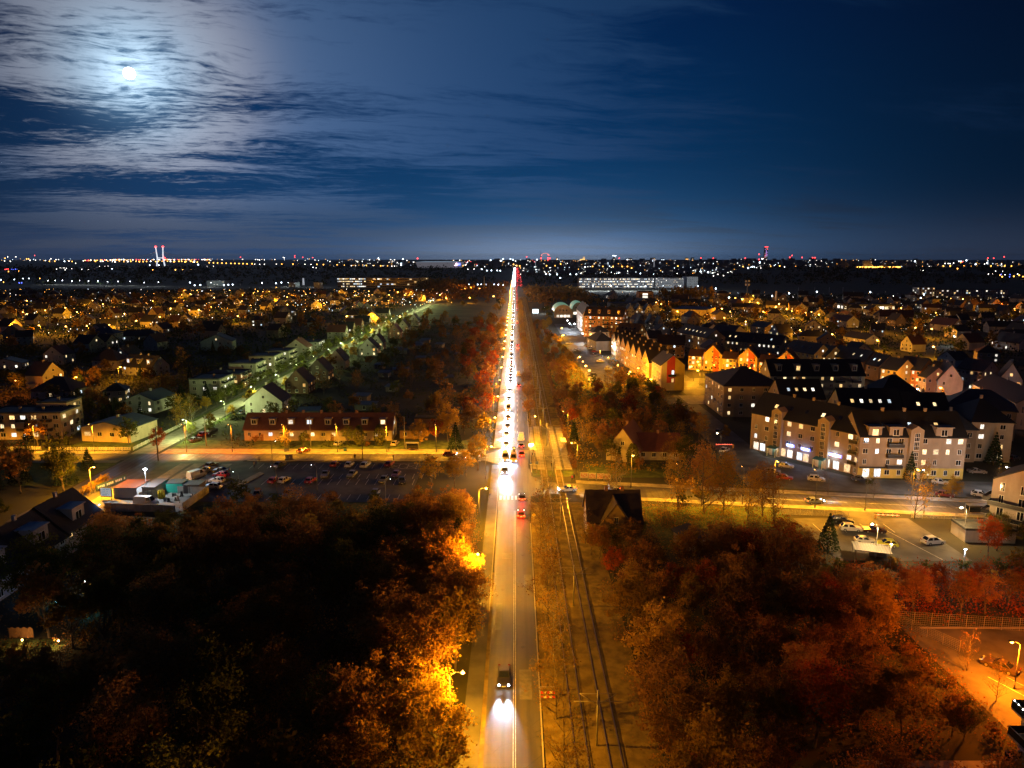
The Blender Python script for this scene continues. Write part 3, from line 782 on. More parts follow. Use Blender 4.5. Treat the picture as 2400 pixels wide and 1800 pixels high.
kerb(road, RX0 + .1, 110, RX0 - .02, 194); kerb(road, RX0 - .02, 214, RX0 - .1, 700); kerb(road, RX1 - .2, 30, RX1 - .1, 150); kerb(road, RX1 + 1.05, 188, RX1 + 1.05, 330)
kerb(street_l, -107, 206.7, -9, 206.7); kerb(street_l, -78, 199.4, -10, 199.4); kerb(street_l, -300, 206.7, -117, 206.7)
kerb(street_r, 16, rs(16) + 4.7, 300, rs(300) + 4.7); kerb(street_r, 16, rs(16) - 4.4, 300, rs(300) - 4.4)
# grass of the tram strip
rect('tram_verge', RX1 + .1, 25, 17.5, 164, .03, M_dry)
rect('tram_verge', RX1 + 1.2, 184.5, 16.0, 190, .03, M_lawn); rect('tram_verge', RX1 + 1.2, 242.2, 16.0, 1100, .03, M_dry)
stop = rect('tram_stop_paving', RX1 + 1.3, 190, 16.0, 242, .10, M_lot)
rect('lawn', -140, 212.2, -117.8, 222, .03, M_lawn); rect('lawn', -106.8, 212.2, -9, 223, .035, M_lawn)
rect('lawn', -100.5, 199.7 - 22, -116 + 2, 196.5, .02, M_lawn); rect('lawn', -150, 176, -114.5, 196.6, .03, M_lawn)
rect('lawn', -78, 146, -26, 163.7, .03, M_lawn)
rect('lawn', -107.9, 224, -106.2, 640, .06, M_lawn); rect('lawn', -119.5, 210, -116.4, 640, .06, M_lawn)
rect('lawn', 20, 183.8, 60, 196, .03, M_lawn); rect('lawn', 18, 250, 42, 480, .03, M_lawn)
rect('lawn', 30, 136, 62, 161, .03, M_lawn)
# markings
def mark(parent, x0, y0, x1, y1, w=.14, z=.065):
    L = hypot(x1 - x0, y1 - y0); c, s = (x1 - x0) / L * w / 2, (y1 - y0) / L * w / 2
    a = MB(); a.poly([(x0 + s, y0 - c, z), (x1 + s, y1 - c, z), (x1 - s, y1 + c, z), (x0 - s, y0 + c, z)]); return a.build('road_marking', M_paint, parent)
mark(road, -.22, 30, -.22, 158, .08); mark(road, .06, 30, .06, 158, .08)
for x0, y0, x1, y1 in ((.6, 86, 2.3, 93), (-3.1, 62, -1.2, 66), (.5, 60, 1.7, 64.5), (-3.2, 104, -2.2, 113), (1.6, 120, 3.0, 124), (-2.6, 131, -.6, 134), (.4, 139, 1.3, 148), (-3.8, 150, -2.9, 158)):
    rect('asphalt_patch', x0, y0, x1, y1, .05, mat('old_asphalt', rough=.7, fn=mottle((.10, .098, .092), (.16, .155, .145), 1.2, 5)), parent=road)
for x, y in ((-1.9, 72), (1.2, 99), (-2.2, 118), (1.5, 133), (-.8, 152)):
    a = MB(); a.prism([(x + .33 * cos(t * pi / 6), y + .33 * sin(t * pi / 6)) for t in range(12)], .04, .058); a.build('manhole_cover', M_dark, road)
for k in range(14): mark(road, .75, 214 + k * 9, .75, 218 + k * 9, .12)
for k in range(6): mark(road, -1.5, 190 + k * 6, -1.5, 193.5 + k * 6, .12)
for i in range(5): mark(road, -3.6 + i * .95, 165.6, -3.6 + i * .95, 168.6, .5)          # crossing stripes
for k in range(24): mark(street_l, -98 + k * 4, 203.1, -96 + k * 4, 203.1, .12, .075)
for k in range(3): mark(street_r, 60 + 22 * k, rs(60 + 22 * k) - .1, 80 + 22 * k, rs(80 + 22 * k) - .1, .14, .08)
mark(street_r, 62, rs(62) + .3, 76, rs(76) - 1.6, .14, .08)
lot = bpy.data.objects['parking_lot']
for i in range(20): mark(lot, -74.5 + i * 2.45, 191.4, -74.5 + i * 2.45, 196.4, .11, .06)
for i in range(17): mark(lot, -66 + i * 2.45, 177.0, -66 + i * 2.45, 181.8, .11, .06)
for i in range(13): mark(lot, -52 + i * 2.45, 182.2, -52 + i * 2.45, 186.6, .11, .06)
for i in range(17): mark(lot, -68 + i * 2.45, 165.2, -68 + i * 2.45, 169.4, .11, .06)
for a, b, c, d in ((-36, 196.4, -27.5, 196.4), (-36, 191.4, -27.5, 191.4), (-36, 191.4, -31.8, 196.4), (-31.8, 191.4, -27.5, 196.4), (-31.8, 196.4, -27.5, 191.4), (-36, 196.4, -31.8, 191.4)): mark(lot, a, b, c, d, .11, .062)
isl = MB(); isl.prism([(-73, 176.5), (-71, 175), (-68.6, 186.5), (-70.3, 188)], .04, .2); isl.build('traffic_island', M_slab)['kind'] = 'structure'

# ------------------------------------------------------------------ tram tracks, masts, platforms
def track(xc):
    t = rect('tram_track', xc - 1.05, 25, xc + 1.05, 1100, .115, M_lawn if False else mat('track_bed', rough=1, fn=mottle((.085, .07, .022), (.19, .145, .045), .6, 6, .5, 10)))
    for s in (-1, 1):
        a = MB(); a.box(xc + s * .7175, 560, .15, .09, 1070, .09); a.build('rail', M_rail, t)
    return t
for xc in (7.9, 11.85):
    track(xc)
for x0, x1 in ((6.2, 8.35), (11.35, 13.2)):
    for k in range(17):
        a = MB(); a.b2(x0 + .05, 190.3 + k * 3.05, .10, x1 - .05, 193.25 + k * 3.05, .185); a.build('paving_slab', M_slab, stop)
for nm, x0, x1 in (('west', RX1 + 1.35, 5.9), ('east', 13.8, 15.8)):
    a = MB(); a.b2(x0, 190.4, .1, x1, 240, .32); a.build('platform', M_pave, stop)
for xw in (7.9, 11.85):
    a = MB(); a.tube((xw, 30, 5.7), (xw, 1000, 5.7), .022, n=3); o = a.build('overhead_wire', M_dark)
    tag(o, 'overhead tram wire above the ' + ('track next to the road' if xw < 9 else 'track farther from the road'), 'wire')
mm = MB(); mm.tube((0, 0, 0), (0, 0, 7.4), .14, .10, 8); M1 = mm.mesh('pole', M_metal)
mm = MB(); mm.tube((-2.9, 0, 5.9), (2.9, 0, 5.9), .04, n=5); M2 = mm.mesh('crossarm', M_slab)
ms = []
for s in (-1, 1):
    mm = MB(); mm.tube((0, 0, 5.4), (s * 2.2, 0, 6.9), .045, n=5); ms.append(mm.mesh('strut', M_slab))
mm = MB(); mm.tube((-2.2, 0, 6.9), (2.2, 0, 6.9), .03, n=5); M3 = mm.mesh('top_tie', M_slab)
for i, y in enumerate([44, 77, 112, 147, 181, 216, 246, 280, 315, 350, 386, 424, 462, 500, 540, 580, 620, 665, 710, 760]):
    e = empty('tram_mast', (9.9, y, 0)); tag(e, f'grey overhead line mast between the tram tracks, {ordn(i)} up from the bottom', 'mast', 'overhead line masts')
    link('pole', M1, e); link('crossarm', M2, e); link('strut', ms[0], e); link('strut', ms[1], e); link('top_tie', M3, e)

# ------------------------------------------------------------------ lamps of the main road
for i in range(44):
    y = 78 + 34.7 * i - (0 if i else 0)
    if 40 < y: lamp(-7.9 if y < 1000 else -9, y, 'tall', 'sod', 13000 if i < 3 else 7500 if i < 14 else 9000, 0, f'orange street lamp beside the main road, {ordn(i)} up from the bottom of the row', 'orange lamps along the main road', glow=1.15 if i < 8 else 1.5 + i * .04)
for i, y in enumerate((8.6,)): lamp(-7.9, y, 'tall', 'sod', 11000, 0, f'added unseen lamp carrying the road row on under the camera, {ordn(i)}', 'orange lamps along the main road')  # added out of view, lights the near trees from the camera side
lamp(-7.9, 43.4, 'tall', 'sod', 9000, 0, 'added unseen orange lamp before the first one of the road row', 'orange lamps along the main road')  # unseen lamp, added for light on the crowns facing the camera

# ------------------------------------------------------------------ traffic
CC = [(.03, .03, .035), (.35, .36, .38), (.55, .55, .55), (.05, .07, .14), (.28, .03, .03), (.12, .12, .13), (.62, .62, .60), (.16, .10, .06), (.05, .05, .055)]
qy = [188, 201, 216, 229, 240.5, 254, 270, 290, 308, 331]
while qy[-1] < 1500: qy.append(qy[-1] + R.uniform(7.5, 12.5))
kinds_q = ['sedan', 'van', 'hatch', 'hatch', 'sedan', 'estate', 'van', 'hatch', 'sedan', 'hatch']
for i, y in enumerate(qy[:130]):
    kd = kinds_q[i] if i < 10 else R.choice(['hatch', 'sedan', 'estate', 'suv', 'hatch', 'van'])
    cl = (.5, .42, .2) if kd == 'van' and i < 12 else R.choice(CC)  # sodium light on the front vans is put into their body colour
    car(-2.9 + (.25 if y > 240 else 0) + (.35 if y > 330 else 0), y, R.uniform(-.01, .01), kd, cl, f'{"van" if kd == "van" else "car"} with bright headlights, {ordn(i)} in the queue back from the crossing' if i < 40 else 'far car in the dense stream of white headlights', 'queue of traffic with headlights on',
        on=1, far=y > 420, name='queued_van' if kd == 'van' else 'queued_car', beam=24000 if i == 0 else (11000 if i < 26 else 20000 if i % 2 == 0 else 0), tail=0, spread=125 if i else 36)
car(-.5, 200, 0, 'van', (.55, .38, .08), 'yellow-lit van waiting in the turning lane beside the queue', on=1, name='waiting_van', tail=0, beam=900)  # yellow lamp light is put into this body colour
e = car(1.35, 154.5, pi, 'hatch', (.30, .03, .02), 'car with red tail lights, nearest to the bottom on the far lane past the crossing', 'cars driving away with red tail lights', on=1, name='driving_car'); tailbeam(e, 4.1, 500)
e = car(1.7, 166, pi, 'hatch', (.08, .07, .09), 'dark car with red tail lights just short of the crossing', 'cars driving away with red tail lights', on=1, name='driving_car'); tailbeam(e, 4.1, 350)
for i, (x, y, kd) in enumerate(((1.9, 205, 'suv'), (1.9, 215, 'hatch'), (1.9, 224, 'van'), (1.6, 322, 'hatch'), (1.6, 352, 'van'), (1.6, 460, 'sedan'), (1.6, 476, 'hatch'), (1.7, 640, 'hatch'), (1.7, 652, 'van'))):
    e = car(x, y, pi, kd, R.choice(CC), f'car with red tail lights, {ordn(i)} beyond the tram stop crossing', 'cars driving away with red tail lights', on=1, name='driving_car')
    tailbeam(e, 4.2, 260)
y = 800; i = 0
while y < 2300 and i < 60:
    car(2.2 + (1.5 if y > 1500 else 0), y, pi, 'hatch', R.choice(CC), 'far car with red tail lights in the dense stream towards the city', 'far cars heading for the city', on=1, far=True, name='far_car'); y += R.uniform(12, 32); i += 1
# the oncoming car at the bottom of the road
e = car(-1.55, 90.5, 0, 'sedan', (.035, .035, .04), 'dark car with white headlights coming down the lower road alone', None, on=1, name='oncoming_car', beam=9000, tail=0, spread=30)
# crossing traffic
e = car(13.2, 172.5, radians(-82), 'sedan', (.45, .42, .32), 'pale car turning over the tram tracks at the crossing', None, on=1, name='turning_car', tail=1, beam=3500); 
e = car(24.6, 171.0, radians(-80), 'hatch', (.30, .32, .34), 'grey car waiting on the side street before the tram tracks', None, on=1, name='waiting_car', tail=1, beam=4500)
car(72.0, rs(72) - 1.8, radians(98), 'hatch', (.10, .12, .22), 'dark blue car driving along the street before the shops', None, on=1, name='driving_car', beam=3000)
car(-19.5, 204.7, radians(90), 'hatch', (.10, .02, .02), 'dark red car with tail lights driving off behind the corner trees', None, on=1, name='driving_car')
car(-12.5, 201.5, radians(-90), 'hatch', (.3, .3, .32), 'grey car with headlights nearing the crossing from the west', None, on=1, name='driving_car')

# ------------------------------------------------------------------ parked cars
def parkP(items, grp, where):
    for it in items:
        px, py, kd, cl, rz, lab = it; x, y = P(px, py, .6)
        car(x, y, rz, kd, cl, lab, grp)
z4 = lambda a, b: (560 + a / 5.53, 940 + b / 5.53)
LOTC = [(520, 820, 'sedan', (.05, .07, .12), 2.9, 'dark blue car first in the far bay row by the fence'),
        (1250, 812, 'hatch', (.28, .03, .03), 3.0, 'red hatchback in the far bay row under the street'),
        (1432, 818, 'hatch', (.5, .52, .55), 3.05, 'silver hatchback in the far bay row beside the estate'),
        (1638, 820, 'estate', (.45, .47, .50), 3.0, 'silver estate in the far bay row behind the pole'),
        (1950, 808, 'hatch', (.24, .03, .05), 3.0, 'dark red hatchback next to a person at the far row end'),
        (1115, 945, 'sedan', (.20, .24, .36), .1, 'blue-grey saloon alone in the middle row'),
        (1465, 945, 'hatch', (.32, .36, .36), -.1, 'grey-green hatchback in the middle of the car park'),
        (2035, 945, 'hatch', (.18, .12, .30), -.1, 'violet hatchback at the right end of the middle row'),
        (1875, 1015, 'hatch', (.14, .17, .19), -.1, 'dark grey hatchback beside the violet one'),
        (458, 1022, 'hatch', (.38, .03, .05), 2.9, 'bright red hatchback beside the island'),
        (585, 1020, 'hatch', (.55, .57, .58), 2.9, 'white hatchback right of the bright red one'),
        (930, 1022, 'hatch', (.33, .03, .05), 2.95, 'red car half hidden above the brown treetop'),
        (1760, 1190, 'hatch', (.16, .18, .24), -.1, 'grey car with glossy back in the bottom bay row'),
        (235, 1205, 'sedan', (.03, .035, .04), .2, 'black car beside the fence at the bottom left of the lot'),
        (625, 1195, 'sedan', (.07, .07, .09), -.1, 'dark car partly behind the brown tree'),
        (60, 1180, 'hatch', (.03, .03, .035), .3, 'black car under the lamp post at the lot corner'),
        (2110, 1030, 'hatch', (.03, .035, .04), .2, 'almost black car at the unlit end of the lot'),
        (835, 640, 'hatch', (.16, .03, .03), 2.6, 'maroon car on the verge before the terrace'),
        (1300, 545, 'hatch', (.36, .38, .48), 2.8, 'silver car with lights on in a terrace drive'),
        (2022, 545, 'hatch', (.55, .50, .38), 3.0, 'cream car parked beside the terrace end')]
parkP([(*z4(a, b), k, c, r, l) for a, b, k, c, r, l in LOTC], 'cars parked by the terrace and its car park', 'lot')
z5 = lambda a, b: (220 + a / 6.9125, 1060 + b / 6.9125)
parkP([(*z5(1665, 385), 'van', (.42, .45, .50), 2.75, 'light grey minibus parked at the end of the bus bays'),
       (*z5(1850, 275), 'sedan', (.25, .28, .34), 2.75, 'blue-grey car in front of the minibus'),
       (*z5(1900, 205), 'hatch', (.03, .03, .04), 2.8, 'black car nearest the street in the bus bay line'),
       (*z5(2050, 290), 'sedan', (.03, .035, .05), -1.75, 'black saloon at the top of the white lamp post row'),
       (*z5(2055, 360), 'hatch', (.45, .02, .03), -1.75, 'bright red car behind the two white ones'),
       (*z5(1995, 450), 'hatch', (.62, .62, .60), -1.75, 'white hatchback between the red car and the estate'),
       (*z5(1930, 545), 'estate', (.66, .67, .66), -1.75, 'white estate nearest to the container yard fence'),
       (*z5(585, 525), 'sedan', (.04, .06, .18), -2.2, 'dark blue car behind the white site cabin')], 'cars parked by the container yard', '')
z6 = lambda a, b: (1900 + a / 4.424, 1130 + b / 4.424)
parkP([(*z6(325, 390), 'estate', (.02, .022, .03), 1.35, 'black estate nearest to the street fence in the small lot'),
       (*z6(415, 475), 'suv', (.66, .64, .60), 1.38, 'white off-roader beside the black saloon'),
       (*z6(655, 492), 'sedan', (.035, .015, .02), -1.75, 'black saloon left of the lit lamp post'),
       (*z6(560, 600), 'hatch', (.42, .42, .42), 1.4, 'grey car under the edge of the carport'),
       (*z6(790, 635), 'hatch', (.42, .45, .04), -1.8, 'lime yellow hatchback beside the carport'),
       (*z6(1270, 610), 'suv', (.68, .67, .64), 1.72, 'white off-roader alone at the far right bays')], 'cars parked in the small lot by the woods', '')
z1 = lambda a, b: (1600 + a / 5.53, 840 + b / 5.53)
z2 = lambda a, b: (2000 + a / 5.53, 840 + b / 5.53)
parkP([(*z1(545, 1185), 'hatch', (.5, .5, .52), 2.5, 'silver car by the red barrier of the flats'), (*z1(470, 945), 'hatch', (.10, .10, .12), 2.5, 'dark car at the back of the flats lot'),
       (*z1(1340, 1390), 'hatch', (.45, .45, .50), 1.2, 'pale car below the shop entrance'), (*z1(1160, 1460), 'hatch', (.12, .10, .2), 1.2, 'dark car with red lights behind the wood edge'),
       (*z1(1320, 1540), 'hatch', (.25, .03, .02), 1.2, 'red-lit car leaving the shop lot'), (*z1(1730, 1560), 'suv', (.42, .40, .42), 1.25, 'silver off-roader on the shop lot'),
       (*z2(100, 1560), 'sedan', (.05, .06, .10), 1.3, 'dark saloon on the shop lot'), (*z2(1130, 1600), 'hatch', (.4, .42, .45), 1.0, 'silver car behind the golden tree'),
       (*z2(1600, 1460), 'sedan', (.25, .22, .20), 1.4, 'grey saloon beside the spruce'), (*z2(1960, 1220), 'hatch', (.03, .03, .03), 2.0, 'black car under the orange tree'),
       (*z2(2080, 1290), 'hatch', (.04, .04, .05), 2.0, 'black car next to the one under the orange tree'),
       (1900 + 1760 / 4.424, 1130 + 125 / 4.424, 'hatch', (.5, .5, .52), 1.0, 'silver car beside the corner building'),
       (1900 + 1390 / 4.424, 1130 + 125 / 4.424, 'hatch', (.12, .02, .02), 1.0, 'dark car with red lights under the small golden tree'),
       (630, 950 + 420 / 3.687 - 90, 'hatch', (.05, .05, .06), 3.0, 'black car farther up the avenue')], 'cars parked round the blocks of flats', '')
x, y = P(1800 + 2005 / 3.687, 1350 + 770 / 3.687, .6)
car(x, y, radians(218), 'sedan', (.06, .045, .035), 'brown saloon alone in the orange-lit car park')
parkP([(457, 1030, 'hatch', (.13, .14, .20), 2.8, 'dark blue-grey car nearest the junction in the avenue'), (477, 1017, 'hatch', (.35, .03, .04), 2.9, 'red car between the other two in the avenue'),
       (497, 1007, 'hatch', (.5, .55, .56), 2.9, 'silver car last of the three in the avenue'), (568, 966, 'hatch', (.12, .14, .22), 3.0, 'dark blue car farther up the avenue')], 'cars parked in the avenue', '')
z3 = lambda a, b: (1300 + a / 6.144, 700 + b / 6.144)
pl = [(210, 645), (300, 740), (320, 760), (470, 665), (495, 690), (530, 720), (580, 760), (590, 800), (630, 830), (660, 900), (770, 1010), (540, 1100), (545, 1140), (550, 1170)]
for i, (a, b) in enumerate(pl):
    x, y = P(*z3(a, b), .5); car(x, y, 1.45 if a > 400 and b < 1050 else -1.5, R.choice(['hatch', 'sedan', 'estate']), R.choice(CC), f'car parked along the orange-lit service road, {ordn(i)} from its far end', 'cars parked along the service road', far=True)
rect('service_road', 35, 330, 52, 640, .05, M_lot); rect('flats_lot', 62, 183.5, 74, 300, .05, M_lot); sheet('shop_lot', [(60, 176), (130, 165), (130, 180), (92, 182.5), (74, 205), (62, 215)], .06, M_lot)
rect('flats_lot', 70, 282, 100, 300, .06, M_slab); rect('alley', 84, 330, 150, 345, .05, M_lot); rect('alley', 74, 300, 86, 420, .055, M_lot)
slot = rect('small_car_park', 63, 130.5, 89, 153.5, .05, M_lot); rect('lot_entrance', 76, 153.5, 83, 160.5, .06, M_lot)
olot = rect('lower_car_park', 61.5, 80, 100, 105.5, .05, M_lot)
for i in range(7): mark(slot, 66 + i * 2.6, 145, 66 + i * 2.6, 150, .1, .07)
mark(slot, 83.5, 131, 79.5, 150, .12, .07)
for i in range(9): mark(olot, 69 + i * 2.6, 86, 66.5 + i * 2.6, 91.5, .1, .07)
rect('lower_path', 40, 70.5, 62, 74.5, .06, M_slab)
# ------------------------------------------------------------------ left: terrace by the street
x, y, r, L = fac(572, 1005, 918, 1006, 3.9)
ter = building('terraced_row', 'long brown-roofed terrace with eight dormers facing the orange street', x, y, 0, L, 9.5, 3.9, 'gable', 4.2, (.50, .43, .33), (.15, .060, .035), 1, 14, 2, .35, 1.3, 1.2, dorm=8, chim=5, brick=1, seed=3, over=.5)
for i in range(6): a = MB(); a.box(-L / 2 + L * (i + .75) / 6.3, -.05, 1.05, 1.0, .12, 2.1); a.build('door', M_wood, ter)
building('shed', 'flat-roofed brown outbuilding at the right end of the terrace', x + L / 2 + 5.5, y + 3, 0, 7, 5, 2.7, 'flat', 0, (.36, .24, .14), floors=1, nx=2, nd=1, lit=0, chim=0, seed=5, cat='outbuilding')
building('garage', 'low brown garage behind the terrace end', x + L / 2 + 9, y + 20, 0, 9, 6, 2.8, 'flat', 0, (.34, .20, .12), floors=1, nx=2, nd=1, lit=0, chim=0, seed=6, cat='garage')
# ------------------------------------------------------------------ left edge houses (facade bases from the photo)
def H(name, label, px, py, Lm, D, h, roof, rh, rot=0, **k):
    x, y = P(px, py, 0); return building(name, label, x, y, rot, Lm, D, h, roof, rh, **k)
WHT_, CRM, YEL, ORG, GRY = (.60, .60, .58), (.56, .50, .40), (.58, .42, .13), (.55, .22, .08), (.36, .36, .35)
DK, RD, BL = (.030, .031, .036), (.15, .05, .035), (.05, .07, .10)
e = H('flat_roofed_block', 'flat-roofed orange-lit block with balconies at the left edge', 60, 1030, 24, 11, 8.6, 'flat', 0, .04, wall=(.58, .46, .32), floors=3, nx=7, lit=.35, ww=1.7, seed=11, chim=2, cat='block')
for i in (1, 3, 5): balcony(e, -12 + i * 3.9, 2.9, 3.2, 1.1); balcony(e, -12 + i * 3.9, 5.8, 3.2, 1.1)
H('flat_roofed_block', 'taller stair part with chimney beside the orange-lit block', 128, 1012, 10, 9, 10, 'flat', 0, .04, wall=(.52, .42, .30), floors=3, nx=3, lit=.2, seed=12, cat='block')
H('low_gabled_house', 'wide orange-lit house with low gable and single big chimney', 250, 1036, 17, 14, 4.6, 'gablef', 1.9, -.12, wall=(.60, .50, .36), rc=BL, floors=1, nx=4, lit=.4, ww=2.2, seed=13, chim=1)
H('gabled_house', 'white gabled house with a yellow-lit upper window behind the red tree', 330, 968, 12, 13, 5, 'gablef', 2.4, -.15, wall=WHT_, rc=BL, nx=3, lit=.35, seed=14)
H('dormered_house', 'white house with steep roof and arched dormers', 322, 880, 20, 11, 4.4, 'gable', 5.2, -.35, wall=WHT_, rc=DK, nx=5, lit=.1, seed=15, dorm=3, chim=2)
H('blue_roofed_house', 'house with shallow blue-lit roof beside the flat blocks', 505, 912, 17, 12, 5.2, 'hip', 2.6, -.1, wall=GRY, rc=BL, nx=4, lit=.2, seed=16)
H('hipped_house', 'pale two-storey house with hip roof in the dark field', 238, 803, 19, 12, 6.2, 'hip', 3.4, .05, wall=WHT_, rc=BL, nx=3, lit=.12, seed=17)
H('low_house', 'low dark-roofed house with a lit porch beside the hipped one', 318, 798, 30, 14, 3, 'hip', 4.2, .1, wall=WHT_, rc=DK, nx=6, floors=1, lit=.3, seed=18)
H('villa', 'pale villa with red gable and terrace in the dark field', 508, 822, 19, 13, 6, 'gablef', 4.2, .18, wall=(.50, .55, .55), rc=BL, nx=4, lit=.08, seed=19)
H('bungalow', 'bright bungalow at the left edge with white lamps', 12, 868, 16, 10, 3.4, 'gablef', 2.6, .3, wall=WHT_, rc=DK, floors=1, nx=3, lit=.6, seed=20)
H('dark_roofed_house', 'dark pyramid-roofed house with one yellow dormer', 120, 935, 17, 14, 3.2, 'hip', 5.2, 0, wall=CRM, rc=DK, floors=1, nx=3, lit=.25, seed=21)
H('small_house', 'small house with a lit corner window between conifers', 270, 945, 8, 8, 5, 'hip', 2.8, .3, wall=CRM, rc=DK, nx=2, lit=.7, seed=22)
# blocks and houses along the avenue
west = [(300, 'flat', 10, 8.0, (.52, .52, .46), 'pale flat-roofed block, nearest along the avenue'), (322, 'flat', 11, 6.5, (.35, .14, .09), 'red brick terrace house with white dormer in the avenue'),
        (342, 'flat', 11, 8.5, (.50, .52, .44), 'pale flat-roofed block beyond the brick house'), (368, 'flat', 10, 8.5, (.54, .52, .42), 'cream flat block with lit balconies'),
        (392, 'flat', 10, 8.0, (.50, .50, .42), 'cream flat block behind the one with balconies'), (425, 'gable', 11, 6, (.58, .58, .54), 'white house with red tiled gable roof in the avenue'),
        (452, 'flat', 10, 6, (.50, .52, .52), 'small white block beyond the red gable'), (520, 'gablef', 10, 5.5, (.58, .56, .5), 'white gable house with terracotta roof halfway up the avenue'),
        (545, 'gablef', 10, 5.5, (.34, .18, .12), 'brown gable house beside the white one'), (575, 'gablef', 10, 5.5, (.40, .16, .10), 'red-roofed gable house far up the avenue'),
        (605, 'gablef', 10, 5.5, (.52, .5, .46), 'last pale gable house of the avenue row'), (650, 'gable', 10, 5.5, (.5, .45, .38), 'far avenue house with long ridge'), (700, 'gablef', 10, 5.5, (.5, .48, .45), 'far avenue house with steep gable')]
for i, (yy, rf, dd, hh, wc, lb) in enumerate(west):
    b = building('avenue_house', lb, -124, yy, pi / 2, 14 if rf == 'flat' else 11, 13, hh, rf, 4.6 if rf != 'flat' else 0, tuple(v * .7 for v in wc), (RD if 'red' in lb or 'terracotta' in lb else DK), 3 if rf == 'flat' else 2, 4, 3, .25, ww=1.5, near=yy < 460, sides='sew', seed=30 + i, group='houses along the avenue', brick=1)
    if rf == 'flat' and yy < 400:
        for fz in (3.0, 5.8): balcony(b, -3, fz, 3.6, 1.2, False); balcony(b, 3.2, fz, 3.6, 1.2, False)
east = [(262, 16, 12, (.52, .54, .54), 'white house with dark roof and lit ground floor before the avenue'), (303, 12, 11, (.14, .09, .07), 'dark gable house with two orange windows'),
        (336, 12, 11, (.10, .09, .09), 'black-roofed house left of the dim gable'), (372, 11, 11, (.50, .50, .50), 'house with a pale triangular gable among dark gardens'), (425, 13, 12, (.5, .5, .52), 'steep-roofed house with bluish skylights'),
        (452, 10, 10, (.4, .4, .4), 'dark house behind the skylit one'), (520, 11, 10, (.35, .2, .15), 'red-roofed cottage east of the avenue'), (560, 11, 10, (.4, .38, .35), 'small steep house east of the avenue'), (620, 11, 10, (.42, .4, .38), 'farthest steep house east of the avenue')]
for i, (yy, Lx, dd, wc, lb) in enumerate(east):
    building('avenue_house', lb, -95 + (6 if yy > 400 else 0), yy, 0, Lx - 2, 11, 5, 'gablef', 5.4, wc, RD if 'red' in lb else DK, 2, 3, 3, .3, near=yy < 460, seed=50 + i, group='houses east of the avenue', pal=[LW[0], LW[1], LW[4]])
# sheds of the allotments
for i in range(26):
    xx, yy = R.uniform(-78, -20), R.uniform(245, 620)
    if clear(xx, yy, 2):
        building('garden_shed', 'low flat-roofed shed in the dark gardens', xx, yy, R.uniform(-.3, .3), R.uniform(3.5, 8), 4, 2.3, 'mono', .5, (.2, .2, .22), (.10, .14, .20), 1, 1, 1, 0, near=False, chim=0, seed=i, group='sheds in the dark gardens', cat='shed', sides='s')

# ------------------------------------------------------------------ bottom left: dark row with steep roofs
for i, (yy, lb) in enumerate(((138, 'end house of the dark row with pale bay and blue-lit edge'), (126.5, 'dark row house with pale rounded dormer wall'), (115, 'middle house of the dark row with long slope'), (103.5, 'dark row house with white wall below the roof'), (92, 'nearest dark row house at the left edge'))):
    b = building('row_house', lb, -88.5, yy, pi / 2, 11.3, 11, 4.8 + (.0 if i else .4), 'gable', 4.8, (.50, .44, .44), (.022, .022, .026), 2, 4, 2, .14, 1.3, 1.4, chim=1, seed=70 + i, group='dark row houses at the lower left', over=.8, pal=[LW[0], LW[1]])
    a = MB(); a.b2(-2.4, .6, 4.4, 1.6, 4.6, 8.4); a.m = 1; a.b2(-2.7, .3, 8.4, 1.9, 5.2, 8.6); dm = a.build('dormer', [M_wall, M_roof], b, col=(.46, .40, .40))
    window(dm, -.4, .58, 6.6, 0, 2.0, 1.7, LW[1] if i in (3,) else M_glass)
for i, (a_, b_, z, cl, pw) in enumerate(((52, 1500, .5, 'orange', 260), (137, 1502, .5, 'orange', 260), (203, 1377, .3, 'yellow', 50), (199, 1363, .5, 'white', 40), (204, 1361, 1.5, 'blue', 30), (94, 1385, .6, 'blue', 20), (90, 1395, .4, 'blue', 20), (56, 1399, .5, 'blue', 20),
                                     (132, 1410, .3, 'cyan', 35), (144, 1376, 1.5, 'white', 25), (211, 1432, .4, 'cyan', 30), (355, 1383, .4, 'blue', 6), (379, 1384, .4, 'blue', 6), (317, 1364, .4, 'white', 6), (284, 1276, 1.5, 'cyan', 60), (233, 1183, 5.6, 'blue', 60))):
    x, y = P(a_, b_, z + .4)
    c = {'orange': (1, .5, .14), 'yellow': (1, .85, .2), 'white': (1, .9, .8), 'blue': (.15, .4, 1), 'cyan': (.2, .9, 1)}[cl]
    e = empty('garden_lamp', (x, y, z if z > 3 else 0)); wh_ = {0: 'left of the two by the board fence', 1: 'under the little tree'}.get(i, f'{ordn(i)} of the small lights in the lower left gardens')
    tag(e, f'small {cl} garden lamp {wh_}', 'garden lamp', 'garden lamps at the lower left')
    a = MB(); hh = z + .4 - (z if z > 3 else 0); a.tube((0, 0, 0), (0, 0, hh - .08), .03, n=5); a.build('stake', M_dark, e)
    a = MB(); a.ball(0, 0, hh, .13 if i < 2 else .085, n=6, m=4); a.build('bulb', emit('garden_' + cl, c, 30), e)
    L_ = bpy.data.lights.new('garden_light', 'POINT'); L_.energy = pw; L_.color = c; L_.shadow_soft_size = .1
    lo = bpy.data.objects.new('garden_light', L_); COL.objects.link(lo); lo.parent = e; lo.location = (0, -.3, hh + .25)
fx, fy = P(15, 1502, 0); gx, gy = P(72, 1502, 0)
fe = empty('board_fence', (fx, fy + .8, 0)); tag(fe, 'garden fence of four arched wooden panels behind the orange lamp', 'fence')
